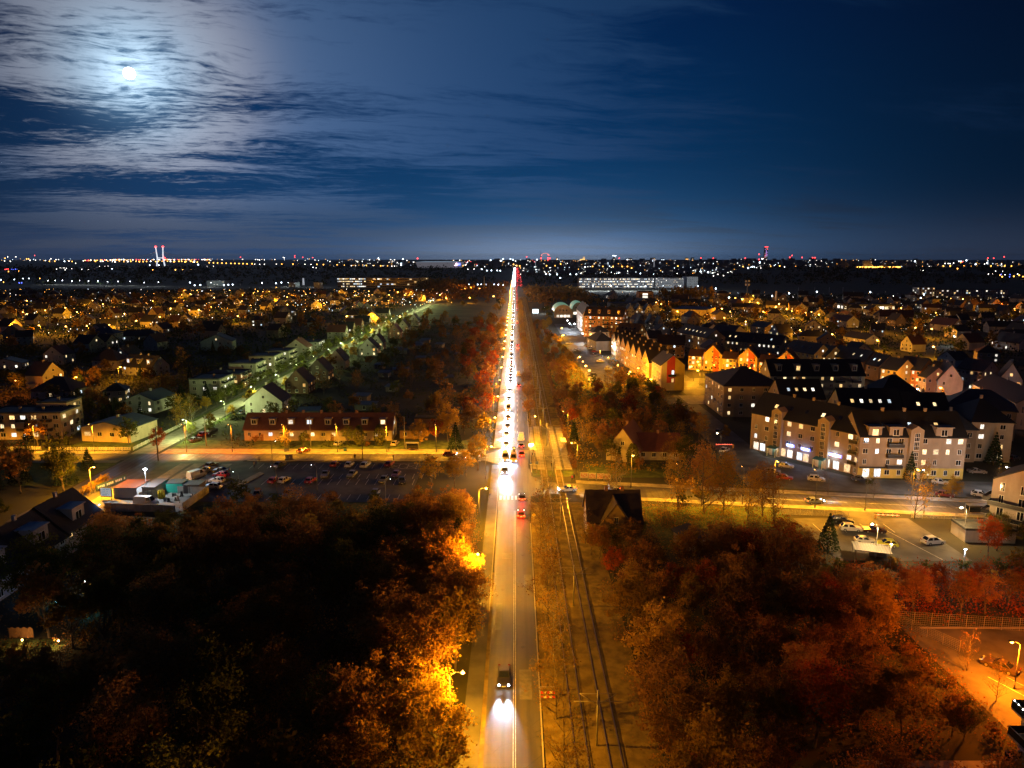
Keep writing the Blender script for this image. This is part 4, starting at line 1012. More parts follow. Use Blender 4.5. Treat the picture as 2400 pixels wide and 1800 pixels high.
for i in range(4):
    a = MB(); w = (gx - fx) / 4; pts = [(i * w + .05, .1)] + [(i * w + .05 + (w - .1) * t / 8, 1.55 + .3 * sin(pi * t / 8)) for t in range(9)] + [((i + 1) * w - .05, .1)]
    a.yprof(pts[::-1], 0, .05); a.build('fence_panel', M_wood, fe)
    a = MB(); a.box(i * w, .02, .85, .1, .1, 1.7); a.build('post', M_wood, fe)
rect('lawn', fx - 2, fy - 5, gx + 6, fy + .5, .04, M_lawn)

# ------------------------------------------------------------------ container yard
yard = rect('yard_slab', -103, 157, -77.5, 174.5, .06, M_slab)
def boxthing(name, label, cat, x0, y0, x1, y1, h, col, roofc=None, z=.06, grp=None):
    e = empty(name, ((x0 + x1) / 2, (y0 + y1) / 2, z)); tag(e, label, cat, grp); w, d = (x1 - x0) / 2, (y1 - y0) / 2
    a = MB(); a.b2(-w, -d, 0, w, d, h)
    a.build('body', M_obj, e, col=col)
    a = MB(); a.b2(-w - .1, -d - .1, h, w + .1, d + .1, h + .12); a.build('roof', M_obj, e, col=roofc or col)
    a = MB()
    for s in np.arange(-w + .4, w - .2, .6): a.box(s, -d - .02, h / 2, .12, .05, h - .2)
    a.build('ribs', M_obj, e, col=col); return e
boxthing('site_cabin', 'long white site cabin with rust-red roof in the yard', 'cabin', -98.3, 166, -92.6, 172.5, 2.7, (.66, .68, .70), (.16, .06, .04))
boxthing('container', 'turquoise shipping container at the back of the yard', 'container', -87.6, 170.5, -83.5, 174, 2.4, (.03, .42, .32), (.08, .09, .10))
boxthing('container', 'dark container behind the yard wall next to the turquoise one', 'container', -83, 169.8, -79, 173.5, 2.2, (.06, .05, .05), (.08, .09, .11))
boxthing('container', 'grey roofed shed between the white cabin and the turquoise container', 'container', -91.8, 167, -88.6, 174, 2.5, (.22, .21, .20), (.10, .09, .09))
e = empty('billboard', (-99.7, 165.3, .06), -.1); tag(e, 'white company signboard beside the site cabin', 'sign')
a = MB(); a.box(0, 0, 1.9, 3.1, .2, 2.4); a.build('board', M_obj, e, col=(.03, .05, .07)); a = MB(); a.box(0, -.12, 1.95, 2.7, .03, 2.0); a.build('face', emit('sign_face', (.75, .9, 1), .35, base=(.8, .84, .86)), e)
a = MB()
for i, (l, z) in enumerate(((2.2, 2.6), (1.6, 2.2), (2.1, 1.7), (1.8, 1.3))):
    for k in range(int(l / .22)):
        if R.random() < .85: a.box(-l / 2 + k * .22, -.145, z, .14, .02, .15)
a.build('lettering', M_obj, e, col=(.08, .10, .16))
for s in (-1, 1): a = MB(); a.box(s * 1.2, 0, .35, .12, .12, .7); a.build('leg', M_metal, e)
car(-88.0, 161.3, radians(88), 'van', (.62, .62, .62), 'white panel van parked in the floodlit yard')
for i in range(6):
    e = empty('stone_slab_rack', (-91.0 + i * .75, 164.8 + i * .62, .08), radians(38)); tag(e, f'grey stone slab leaning in the yard, {ordn(i)} from the white van', 'stone slab', 'stone slabs leaning in the yard')
    a = MB(); a.xprof([(-.55, 0), (-.45, 0), (.1, 2.0), (0, 2.0)], -.35, .35); a.build('slab', M_slab, e)
    a = MB(); a.box(0, .1, .06, .9, .9, .12); a.build('base', M_wood, e)
for i in range(5):
    o = MB(); o.tube((0, 0, 0), (0, 0, 1.9), .28, .26, 9); o.tube((0, 0, 1.9), (0, 0, 2.1), .26, .1, 9)
    ob = o.build('plastic_drum', mat('yellow_plastic', (.75, .62, .02), .45), None, loc=(-87.2 + (i % 3) * .62, 166.0 + (i // 3) * .6, .07)); tag(ob, f'tall bright yellow drum in the yard cluster, {ordn(i)} from the left', 'drum', 'yellow drums in the yard')
for i in range(14):
    x, y = -85 + R.random() * 6.5, 162.5 + R.random() * 5.8; h = R.uniform(.5, 1.3)
    a = MB(); a.b2(-.35, -.2, 0, .35, .2, .25); a.b2(-.25, -.09, .25, .25, .09, h); a.xprof([(-.09, h), (.09, h), (0, h + .12)], -.25, .25)
    ob = a.build('gravestone', M_slab if i % 3 else M_dark, None, loc=(x, y, .06), rot=R.uniform(-.6, .6)); tag(ob, f'small upright {"pale" if i % 3 else "dark"} stone block in the yard corner, {ordn(i)} from the drums', 'stone', 'stone blocks standing in the yard')
def wall_seg(x0, y0, x1, y1, h, lab, m=None):
    L = hypot(x1 - x0, y1 - y0); n = max(2, int(L / 2.5)); e = empty('yard_fence', (x0, y0, 0), atan2(y1 - y0, x1 - x0)); tag(e, lab, 'fence')
    for i in range(n):
        a = MB(); a.b2(i * L / n + .06, -.05, .05, (i + 1) * L / n - .06, .05, h); a.build('fence_panel', m or M_slab, e)
    for i in range(n + 1): a = MB(); a.box(i * L / n, 0, h / 2, .12, .14, h + .1); a.build('post', M_metal, e)
wall_seg(-96, 158.3, -78.8, 156.6, 1.7, 'grey panel fence on the near side of the yard'); wall_seg(-77.4, 157.5, -77.0, 170.5, 2.0, 'grey panel fence on the right side of the yard'); wall_seg(-84.5, 170, -77.4, 169.6, 1.9, 'grey panel wall behind the stone blocks')
for k in range(4):
    rect('bus_bay', -96 + k * 4.0, 174.7, -93 + k * 4.0, 196, .13, M_slab)
lamp(-91.5, 168.6, 'mid', 'wht', 3600, radians(-60), 'white floodlight on a post over the container yard', glow=1.6)
# hoarding with golden bushes
e = empty('banner_fence', (-105.5, 171, 0), radians(74)); tag(e, 'long dark banner with white lettering in front of golden bushes', 'banner')
a = MB(); a.b2(0, 0, .3, 9.5, .08, 1.8); a.build('banner', M_obj, e, col=(.03, .07, .07)); a = MB()
for k in range(16):
    if k % 5 != 4: a.b2(.5 + k * .55, -.03, .75, .85 + k * .55, 0, 1.3)
a.build('lettering', M_obj, e, col=(.6, .62, .6))
for k in range(9):
    tree('golden_bush', T_bush[2], -107.0 - .1 * k + R.uniform(-.4, .4), 168.5 + k * 1.35, .85, f'glowing golden bush behind the long banner, {ordn(k)} from the near end', 'golden bushes behind the banner')
lampP(220, 1095, 'mid', col='sod', power=12000, label='orange lamp beside the golden bushes on the driveway', rz=0)

# avenue lamps + fences
for i in range(24):
    y = 222 + i * 30; lamp(-105.6 + (y - 700) * .015 * (y > 700), y, 'mid', 'grn', 8500 if i < 14 else 10000, pi, f'greenish white street lamp in the avenue, {ordn(i)} from the junction', 'lamps along the avenue', glow=.7)
def picket(x0, y0, x1, y1, lab, h=1.1, m=None, step=.5):
    L = hypot(x1 - x0, y1 - y0); e = empty('picket_fence', (x0, y0, 0), atan2(y1 - y0, x1 - x0)); tag(e, lab, 'fence')
    nb = int(L / 2.5)
    for i in range(nb + 1): a = MB(); a.box(i * L / nb, 0, h / 2, .14, .14, h + .15); a.build('post', m or M_frame, e)
    for z in (.3, h - .2): a = MB(); a.b2(0, -.03, z, L, .03, z + .08); a.build('rail', m or M_frame, e)
    a = MB()
    for k in range(int(L / step)): a.b2(k * step + .04, -.05, .12, k * step + step * .62, -.02, h)
    o = a.build('picket', m or M_frame, e); o['kind'] = 'stuff'
picket(-117.2, 210.5, -117.3, 246, 'white fence on the left side of the avenue mouth'); picket(-143, 210.3, -118, 210.3, 'white fence along the orange street under the red tree')
picket(-190, 211, -146, 211, 'white fence before the orange-lit block at the left'); picket(-107.0, 262, -107.6, 420, 'pale posts fence on the right of the avenue', m=M_slab)
picket(-117.5, 250, -117.8, 430, 'dark fence with pale posts on the left of the avenue', m=M_dark)
for i, xx in enumerate((-100, -86, -70, -54, -39, -24)):
    lamp(xx, 208.6, 'tall', 'sodr' if i < 2 else 'sod', 9500, -pi / 2, cut=128, label= f'street lamp over the orange street before the terrace, {ordn(i)} from the avenue', group='lamps of the orange street', glow=.5)
for i, xx in enumerate((-128, -146, -166)):
    lamp(xx, 208.6, 'tall', 'sod', 9500, -pi / 2, cut=128, label= f'street lamp left of the avenue on the orange street, {ordn(i)} going left', group='lamps of the orange street', glow=.5)
for i, (a_, b_, c_) in enumerate(((1018, 960, 1175), (435, 590, 830), (12, 960, 1275), (1910, 1075, 1390), (495, 1080, 1200))):
    x, y = P(560 + a_ / 5.53, 940 + c_ / 5.53, 0)
    if i == 3: x, y = P(905, 1190, 0)
    lamp(x, y, 'mid', 'wht', 250, 0 if i % 2 else pi, f'slim unlit white lamp post in the car park, {ordn(i)} in its row', 'lamp posts of the car park', light=False, glow=.3)
for i, (px, py, h) in enumerate(((729, 1049, 10), (949, 1050, 10), (850, 1077, 10), (371, 1080, 10), (484, 1046, 10))):
    x, y = P(px, py, 0); e = empty('utility_pole', (x, y, 0)); tag(e, f'{"dark" if i in (2, 3) else "concrete"} utility pole by the orange street, {ordn(i)}', 'utility pole')
    e['label'] = ('concrete pole before the terrace middle', 'concrete pole at the terrace right end', 'dark pole between street and car park', 'dark pole on the grass corner by the driveway', 'orange-lit pole at the avenue mouth')[i]
    a = MB(); a.tube((0, 0, 0), (0, 0, h), .16, .10, 7); a.build('pole', M_slab if i not in (2, 3) else M_dark, e); a = MB(); a.box(0, 0, h - .5, 1.6, .1, .1); a.build('crossarm', M_dark, e)
# bus shelter, bins
def shelter(x, y, rz, lab, w=4, glow=None):
    e = empty('bus_shelter', (x, y, .1), rz); tag(e, lab, 'shelter')
    a = MB(); a.box(0, 0, 2.45, w, 1.6, .12); a.build('roof', M_metal, e); a = MB(); a.box(0, .7, 1.25, w - .2, .04, 2.0); a.build('back_pane', M_glass, e)
    for s in (-1, 1):
        for t in (-1, 1): a = MB(); a.box(s * (w / 2 - .1), t * .68, 1.2, .08, .08, 2.4); a.build('post', M_metal, e)
    a = MB(); a.box(0, .35, .45, w * .6, .4, .06); a.build('bench', M_wood, e)
shelter(-31.5, 210.5, 0, 'bus shelter with pale roof beside the corner trees'); shelter(14.9, 214, -pi / 2, 'tram shelter on the far platform', 5); shelter(5.2, 205, pi / 2, 'lit tram shelter on the platform beside the road', 4)
x, y = P(1130 + 530 / 4.609, 880 + 760 / 4.609, 2.2); L_ = bpy.data.lights.new('stop_light', 'POINT'); L_.energy = 700; L_.color = WRM; L_.shadow_soft_size = .3
e = empty('platform_display', (x, y, .3)); tag(e, 'bright yellow-white display standing on the near tram platform', 'display'); a = MB(); a.box(0, 0, 1.1, .12, .12, 2.2); a.build('post', M_metal, e)
a = MB(); a.box(0, 0, 2.1, 1.5, .22, .95); a.build('screen', emit('display', (1, .75, .3), 6), e); lo = bpy.data.objects.new('stop_light', L_); COL.objects.link(lo); lo.parent = e; lo.location = (0, -.8, 2.4)
for i, (px, py, cl, lab) in enumerate(((809, 1058, (.03, .10, .20), 'blue litter bin by the orange street'), (673, 1076, (.10, .09, .08), 'dark bin at the car park edge, left of a pair'), (682, 1076, (.10, .07, .05), 'dark bin at the car park edge, right of a pair'))):
    x, y = P(px, py, 0); a = MB(); a.b2(-.4, -.35, 0, .4, .35, 1.2); a.m = 1; a.b2(-.45, -.4, 1.2, .45, .4, 1.32); o = a.build('litter_bin', [M_obj, M_dark], None, loc=(x, y, .1), col=cl); tag(o, lab, 'bin')
# lower sign post board, red and white, yellow diamond, traffic light
x, y = P(1284, 1640, 0)
e = empty('barrier_board', (x, y, 0)); tag(e, 'red and white striped barrier board in a frame by the lower kerb', 'barrier')
for s in (-1, 1): a = MB(); a.box(s * .95, 0, .95, .08, .08, 1.9); a.build('post', M_metal, e)
a = MB(); a.box(0, 0, 1.9, 2.0, .08, .08); a.build('top_rail', M_metal, e)
for z in (.45, 1.1):
    for k in range(5): a = MB(); a.box(-.76 + k * .38, -.05, z, .38, .05, .34); a.build('stripe', M_obj, e, col=(.55, .02, .02) if k % 2 == 0 else (.7, .68, .6))
def signpost(px, py, lab, h, shape, c1, c2, size=.45):
    x, y = P(px, py, 0); e = empty('road_sign', (x, y, 0)); tag(e, lab, 'road sign'); a = MB(); a.tube((0, 0, 0), (0, 0, h), .04, n=6); a.build('post', M_metal, e)
    for k, (s, c) in enumerate(((size, c1), (size * .76, c2))):
        a = MB(); y0 = -.07 - k * .02
        pts = {'d': [(0, -s), (s, 0), (0, s), (-s, 0)], 's': [(-s, -s), (s, -s), (s, s), (-s, s)], 't': [(-s, -s * .7), (s, -s * .7), (0, s)]}[shape]
        a.yprof([(p, h - s + q) for p, q in pts], y0, y0 + .02); a.build('plate' if k == 0 else 'symbol', M_obj, e, col=c)
signpost(1251, 1232, 'yellow diamond priority sign beside the lower lane', 2.9, 'd', (.7, .7, .66), (.8, .55, .02))
signpost(1244, 1104, 'blue triangular warning sign at the tram stop corner', 2.6, 't', (.6, .62, .66), (.1, .2, .6), .4)
signpost(1258, 1116, 'square blue sign with white field on the corner post', 4.2, 's', (.5, .55, .65), (.15, .2, .5), .55)
signpost(2399, 1238, 'yellow sign by the corner of the white building', 3.4, 's', (.75, .5, .03), (.6, .4, .02), .5)
x, y = P(1202, 1060, 0); e = empty('traffic_light', (3.9, 192, 0)); tag(e, 'traffic light on a long arm over the main road', 'traffic light')
a = MB(); a.tube((0, 0, 0), (0, 0, 5.6), .10, .08, 6); a.build('pole', M_dark, e); a = MB(); a.tube((0, 0, 5.5), (-4.2, 0, 5.7), .06, n=5); a.build('arm', M_dark, e)
a = MB(); a.box(-4.2, 0, 5.6, .55, .35, 1.5); a.build('signal_head', M_dark, e)
a = MB(); a.box(-4.2, -.2, 6.0, .8, .05, .8); a.build('backing_plate', M_obj, e, col=(.02, .02, .02)); a = MB(); a.yprof([(-4.42, 5.8), (-3.98, 5.8), (-4.2, 6.2)], -.26, -.23); a.build('warning_symbol', emit('amber_signal', (1, .55, .1), 3), e)
# banners on the corner fence
for i, (a_, b_, c) in enumerate(((1361, 1380, (.62, .58, .52)), (1381, 1398, (.62, .56, .50)), (1400, 1416, (.60, .48, .40)), (1417, 1432, (.55, .50, .42)))):
    x0, y0 = P(a_, 1130, 0); x1, _ = P(b_, 1130, 0); e = empty('advert_banner', ((x0 + x1) / 2, rs(x0) + 8.0, .1)); tag(e, f'pale advertising banner on the corner fence, {ordn(i)} from the tracks', 'banner', 'banners on the corner fence')
    w = (x1 - x0) / 2; a = MB(); a.b2(-w, 0, .4, w, .06, 1.9); a.build('sheet', M_obj, e, col=c); a = MB()
    for k in range(3):
        for q in range(4):
            if (k + q + i) % 3: a.b2(-w * .8 + q * w * .4, -.02, .65 + k * .4, -w * .8 + q * w * .4 + w * .3, 0, .85 + k * .4)
    a.build('print', M_obj, e, col=(.45, .05, .06)); 
    for s in (-1, 1): a = MB(); a.box(s * w, .05, 1.0, .07, .07, 2.0); a.build('post', M_metal, e)

# ------------------------------------------------------------------ people
def person_mesh(seed, stride=.0):
    rnd = random.Random(seed)
    pts = [(0, 0, .95), (0, 0, 1.2), (0, 0, 1.42), (0, -.01, 1.52), (0, -.02, 1.66), (.10, 0, .90), (.11, stride * .5, .50), (.11, stride, .06), (.11, stride - .14, .03),
           (-.10, 0, .90), (-.11, -stride * .4, .50), (-.11, -stride, .06), (-.11, -stride - .14, .03), (.19, 0, 1.42), (.25, .02, 1.15), (.24, -.08, .90), (-.19, 0, 1.42), (-.25, .02, 1.15), (-.24, -.10, .92), (0, -.01, 1.78)]
    ed = [(0, 1), (1, 2), (2, 3), (3, 4), (4, 19), (0, 5), (5, 6), (6, 7), (7, 8), (0, 9), (9, 10), (10, 11), (11, 12), (2, 13), (13, 14), (14, 15), (2, 16), (16, 17), (17, 18)]
    rad = [.15, .15, .16, .06, .10, .10, .07, .05, .045, .10, .07, .05, .045, .075, .055, .04, .075, .055, .04, .085]
    me = bpy.data.meshes.new('tmp'); me.from_pydata(pts, ed, []); o = bpy.data.objects.new('tmp', me); COL.objects.link(o)
    sk = o.modifiers.new('s', 'SKIN'); o.modifiers.new('u', 'SUBSURF').levels = 1
    for i, r in enumerate(rad): me.skin_vertices[0].data[i].radius = (r, r)
    me.skin_vertices[0].data[0].use_root = True
    dg = bpy.context.evaluated_depsgraph_get(); m2 = bpy.data.meshes.new_from_object(o.evaluated_get(dg)); bpy.data.objects.remove(o)
    m2.name = 'body'; m2.materials.clear(); m2.materials.append(M_obj); m2.materials.append(mat('skin', (.45, .28, .20), .6)); m2.materials.append(mat('trousers', (.03, .035, .06), .8))
    for p in m2.polygons:
        c = p.center; p.material_index = 1 if c.z > 1.53 else (2 if c.z < .92 and abs(c.x) < .2 else 0); p.use_smooth = True
    return m2
PM = [person_mesh(1, 0.0), person_mesh(2, .22)]
HAIR = MB(); HAIR.ball(0, .02, 1.76, .115, .12, 8, 5); HAIRm = HAIR.mesh('hair', mat('dark_hair', (.03, .02, .015), .8))
for i, (px, py, k, c, rz, lab) in enumerate(((1250, 1062, 0, (.05, .05, .07), 0, 'person in dark clothes waiting under the platform display'), (1248, 1068, 0, (.30, .28, .25), 1, 'person in a pale coat waiting on the near platform'),
        (1253, 1072, 0, (.06, .06, .08), 2, 'person in a dark coat at the kerb end of the platform'), (1293, 1096, 1, (.03, .03, .03), .5, 'person in black walking over the tram track'), (1341, 1128, 1, (.60, .10, .30), 2.5, 'person in a pink jacket at the corner of the banners'),
        (1346, 1124, 0, (.05, .06, .12), 2.5, 'person in dark blue next to the pink jacket'), (596, 1096, 0, (.28, .28, .30), 1.2, 'person in grey at the car park entrance'), (600, 1092, 1, (.05, .08, .30), .4, 'person in a blue jacket at the car park entrance'),
        (608, 1086, 0, (.04, .04, .05), 2, 'person in black beside the entrance post'), (1148, 1170, 1, (.03, .03, .04), 1, 'person in black walking down the left pavement'), (922, 1078, 1, (.04, .03, .03), 1, 'person in dark clothes behind the dark red hatchback'),
        (832, 1077, 1, (.05, .04, .03), .3, 'person walking along the street edge above the silver estate'))):
    x, y = P(px, py, .1); e = empty('person', (x, y, .10), rz); tag(e, lab, 'person'); link('body', PM[k], e, col=c); link('hair', HAIRm, e)
# ------------------------------------------------------------------ right: flats with shops
CREAM = (.36, .29, .22)
# wing one, slanting, five bays between two stair towers
ax, ay, bx, by = 72.7, 213.6, 92.3, 186.5
r1 = atan2(by - ay, bx - ax); L1 = hypot(bx - ax, by - ay)
w1 = building('block_of_flats', 'slanting cream wing of the shop-fronted flats with two stair towers', (ax + bx) / 2, (ay + by) / 2, r1, L1, 12.5, 11.6, 'gable', 5.4, CREAM, (.010, .012, .017), 4, 9, 4, .34, 1.35, 1.35, sides='sew', chim=3, sky=5, skylit=.5, seed=201, cat='flats',
              skip={('s', f, i) for f in range(4) for i in (2, 6)} | {('s', 0, i) for i in range(9)})
w2 = building('block_of_flats', 'front cream wing of the flats with stacked balconies and third stair tower', 105.6, 183.4, radians(-2.5), 27.5, 12.5, 11.6, 'gable', 5.4, CREAM, (.010, .012, .017), 4, 9, 4, .30, 1.35, 1.35, sides='sew', chim=3, sky=3, skylit=.6, seed=202, cat='flats',
              skip={('s', f, 4) for f in range(4)} | {('s', 0, 0), ('s', 0, 1)})
def stair(e, u, h=14.6):
    a = MB(); a.yprof([(u - 1.7, 0), (u + 1.7, 0), (u + 1.7, h - 1.1), (u, h), (u - 1.7, h - 1.1)], -1.1, 2.6)
    t = a.build('stair_tower', M_wall, e, col=(.35, .28, .20)); 
    for z in (3.6, 6.4, 9.2, 11.6): window(t, u, -1.13, z, 0, 1.35, 2.2, M_glass, 'grid')
    a = MB(); a.xprof([(-2.9, 2.5), (-1.1, 2.9), (-1.1, 3.05), (-2.9, 2.65)], u - 1.5, u + 1.5); a.build('porch_roof', M_obj, e, col=(.03, .14, .13))
    for s in (-1, 1): a = MB(); a.box(u + s * 1.35, -2.7, 1.25, .2, .2, 2.5); a.build('porch_post', M_wall, e, col=(.5, .45, .2))
    a = MB(); a.box(u, -1.14, 1.1, 1.2, .06, 2.2); a.build('door', M_obj, e, col=(.05, .12, .12))
    L_ = bpy.data.lights.new('porch_light', 'POINT'); L_.energy = 130; L_.color = (1, .95, .8); L_.shadow_soft_size = .15
    lo = bpy.data.objects.new('porch_light', L_); COL.objects.link(lo); lo.parent = e; lo.location = (u, -2.2, 2.2)
    a = MB(); a.ball(u, -1.9, 2.35, .16, .1, 6, 4); a.build('porch_lamp', E_wrm, e)
stair(w1, -L1 / 2 + L1 * 2.5 / 9); stair(w1, -L1 / 2 + L1 * 6.5 / 9); stair(w2, .4)
for e, us in ((w1, (-14.5, -12.2, -5.2, -2.9, .2, 2.2, 8.6, 11.4, 14.6)), (w2, (-11.6, -8.6))):
    for i, u in enumerate(us): window(e, u, -.04, 1.45, 0, 1.8, 2.3, (LW[2], LW[3], LW[1])[i % 3], 'mull')
for u, f0 in ((-5.0, 1), (7.8, 5)):
    pass
for z in (2.9, 5.8, 8.7): balcony(w2, -4.7, z, 4.0, 1.4)
for z in (2.9, 5.8, 8.7): balcony(w1, L1 / 2 - .6, z, 2.2, 1.2)
for z in (2.9, 5.8, 8.7): balcony(w1, -L1 / 2, z, 3.2, 1.3, y=4, rz=-pi / 2); balcony(w1, -L1 / 2, z, 3.2, 1.3, y=9, rz=-pi / 2)
for z in (2.9, 5.8, 8.7): balcony(w2, 27.5 / 2, z, 3.0, 1.3, y=4, rz=pi / 2)
for e, u, w in ((w2, -10.0, 3.4), (w2, -4.6, 3.4), (w2, 7.8, 4.2)):   # wall dormers that break the eaves
    a = MB(); a.b2(u - w / 2, -.05, 11.2, u + w / 2, 4.0, 14.0); a.m = 1; a.b2(u - w / 2 - .3, -.5, 14.0, u + w / 2 + .3, 5.2, 14.2); d = a.build('dormer', [M_wall, M_roof], e, col=CREAM); window(d, u, -.08, 12.6, 0, 1.6, 1.7, LW[0] if u == -10.0 else M_glass)
a = MB(); a.b2(-27.5 / 2 - .02, -.03, 0, 27.5 / 2 + .02, -.004, 2.9); a.build('painted_plinth', M_wall, w2, col=(.58, .46, .12))
# lit shop signs
def worldp(e, u, v, z):
    c, s = cos(e.rotation_euler[2]), sin(e.rotation_euler[2]); return (e.location[0] + u * c - v * s, e.location[1] + u * s + v * c, z)
for i, (e, u, z, w, c1, lab) in enumerate(((w1, -2.9, 4.0, 2.6, (.30, .50, 1), 'blue and white lit shop sign, left of the middle pair'), (w1, 2.0, 3.9, 3.0, (.35, .60, 1), 'blue and white lit shop sign, right of the middle pair'),
        (w1, 10.8, 4.2, 4.2, (.75, .88, 1), 'long white and blue lit shop sign with red lower edge'), (w1, -13.6, 3.2, 4.6, (.5, .42, .35), 'dim brown shop fascia with pale letters at the left corner'), (w2, -9.9, 2.95, 7.0, (.3, .15, .1), 'narrow dark awning over the two corner shop windows'))):
    q = empty('shop_sign', worldp(e, u, -.06, z), e.rotation_euler[2]); tag(q, lab, 'shop sign')
    lit_ = i < 3
    a = MB(); a.box(0, -.10, 0, w, .2, .9 if lit_ else .45); a.build('case', emit('sign_blue', (.03, .10, .9), 1.6) if lit_ else M_dark, q)
    if i != 4:
        a = MB(); n_ = int(w / .34)
        for k in range(n_):
            if k != n_ // 2: a.box(-w / 2 + .3 + k * (w - .5) / n_, -.22, .05, .2, .04, .5 if lit_ else .22)
        a.build('lettering', emit('sign_letters', (.75, .90, 1), 5) if lit_ else M_frame, q)
    if i == 2: a = MB(); a.box(.2, -.22, -.35, w * .6, .05, .14); a.build('red_strip', emit('sign_red', (1, .05, .03), 4), q)
    if lit_:
        L_ = bpy.data.lights.new('sign_light', 'POINT'); L_.energy = 140 if i < 2 else 260; L_.color = (.30, .50, 1) if i < 2 else (.6, .8, 1); L_.shadow_soft_size = .4
        lo = bpy.data.objects.new('sign_light', L_); COL.objects.link(lo); lo.parent = q; lo.location = (0, -.9, 0)
for u in (-14.8, -7.2, 9.0, 13.5): pass
# neighbours, back to front
FL = 'blocks of flats behind the shop wing'
building('block_of_flats', 'cream flats with balconies left of the shop wing', 88, 258, 0, 22, 26, 11.6, 'hip', 5.5, CREAM, (.022, .022, .027), 4, 5, 6, .25, 1.3, 1.3, seed=211, cat='flats', chim=3, pal=[LW[1], LW[2], LW[3], LW[0]])
b = bpy.data.objects[-1] if False else None
building('block_of_flats', 'long dark-roofed flats behind, with small lit skylights', 99, 240, 0, 15, 13, 10.6, 'gable', 5.6, CREAM, (.010, .012, .017), 4, 4, 3, .3, seed=212, cat='flats', sky=4, skylit=.8)
yb = building('block_of_flats', 'courtyard flats with yellow-lit balconies beyond the dark roofs', 122, 283, 0, 38, 13, 11.6, 'gable', 5.6, (.55, .48, .28), (.010, .012, .017), 4, 10, 3, .35, seed=213, cat='flats', dorm=5, pal=[LW[0], LW[1]])
for z in (2.9, 5.8, 8.7): balcony(yb, 9, z); balcony(yb, 15.5, z)
building('block_of_flats', 'dark roof with a row of amber skylights and pale gable end', 112, 217.5, radians(-3), 19, 13, 10.8, 'gable', 6.2, (.52, .47, .32), (.010, .012, .017), 4, 5, 3, .2, seed=214, cat='flats', sky=5, skylit=1)
building('block_of_flats', 'dark roof with one red skylight beside the amber row', 128, 215, radians(-6), 13, 13, 10.6, 'gable', 5.6, CREAM, (.010, .012, .017), 4, 4, 3, .2, seed=215, cat='flats', sky=2, skylit=1)
building('block_of_flats', 'low pyramid-roofed flats between the dark roofs and the orange row', 138, 250, 0, 15, 13, 10, 'hip', 6.2, CREAM, (.010, .012, .017), 3, 4, 3, .2, seed=216, cat='flats')
building('block_of_flats', 'bluish hipped roofs right of the dark pyramid', 152, 228, radians(-30), 20, 14, 9.5, 'hip', 5.4, CREAM, (.035, .05, .07), 3, 5, 3, .2, seed=217, cat='flats')
building('block_of_flats', 'bluish low hipped roof behind the third stair tower', 127, 199.5, radians(-8), 11, 9, 9.5, 'hip', 4.6, CREAM, (.035, .05, .07), 3, 3, 3, .2, seed=227, cat='flats')
building('block_of_flats', 'corner flats with pyramid roof and recessed garage', 137.2, 199.5, radians(-9), 11, 17, 11.6, 'hip', 5.4, (.50, .42, .32), (.010, .012, .017), 4, 2, 4, .35, seed=218, cat='flats', ww=1.5)
x, y, r, L = fac(2279, 900, 2382, 946, 9)
mt = building('modern_terrace', 'white modern terrace with tall slim windows', x, y, r, L, 13, 9, 'gable', 4.2, (.58, .54, .46), (.010, .012, .017), 2, 14, 3, .04, .65, 2.4, seed=219, cat='terrace', over=.15, chim=2)
building('modern_terrace', 'second white modern terrace at the right edge', x + 22, y - 34, r, 20, 12, 9, 'gable', 4.2, (.58, .54, .46), (.010, .012, .017), 2, 7, 3, .04, .65, 2.4, seed=220, cat='terrace', over=.15, chim=1)
def HE(name, label, px1, py1, px2, py2, z, D, roof, rh, **k):
    x, y, r, L = fac(px1, py1, px2, py2, z); return building(name, label, x, y, r, L, D, z, roof, rh, **k)
TR = 'coloured terraces beyond the flats'
HE('gabled_house', 'big white gable house with small square windows', 2198, 890, 2258, 893, 6.5, 18, 'gablef', 6.8, wall=(.62, .60, .56), rc=DK, floors=2, nx=2, lit=.2, near=False, seed=230)
HE('white_terrace', 'white terrace wing right of the big white gable', 2244, 862, 2304, 870, 9.5, 12, 'gable', 4, wall=(.50, .54, .52), rc=DK, floors=3, nx=6, lit=.25, near=False, seed=231, cat='terrace')
HE('gabled_house', 'white gable house near the right edge with amber windows', 2342, 888, 2397, 892, 6.5, 16, 'gablef', 7, wall=(.60, .60, .58), rc=DK, floors=2, nx=3, lit=.6, near=False, seed=232, pal=[LW[0], LW[4]])
HE('terrace_house', 'yellow end of the coloured terrace with lit upper windows', 2065, 862, 2103, 868, 9, 12, 'gable', 4.5, wall=YEL, rc=DK, floors=3, nx=3, lit=.5, near=False, seed=233, group=TR, cat='terrace')
HE('terrace_house', 'orange house in the middle of the coloured terrace', 2104, 861, 2158, 868, 9, 12, 'gable', 4.8, wall=(.60, .22, .06), rc=DK, floors=3, nx=5, lit=.2, near=False, seed=234, group=TR, cat='terrace')
HE('terrace_house', 'pale house right of the orange one', 2153, 880, 2172, 884, 7.5, 11, 'gable', 4, wall=(.50, .38, .25), rc=DK, floors=2, nx=2, lit=.1, near=False, seed=235, group=TR, cat='terrace')
HE('terrace_house', 'yellow house with bright green-yellow balcony next to the white gable', 2173, 872, 2205, 876, 8, 12, 'gable', 4.5, wall=(.62, .50, .10), rc=DK, floors=2, nx=3, lit=.2, near=False, seed=236, group=TR, cat='terrace')
HE('terrace_house', 'yellow terrace with rows of small windows up by the dark roofs', 1840, 818, 1908, 830, 9, 11, 'gable', 5, wall=(.60, .46, .16), rc=DK, floors=3, nx=7, lit=.15, near=False, seed=237, cat='terrace', sky=3)
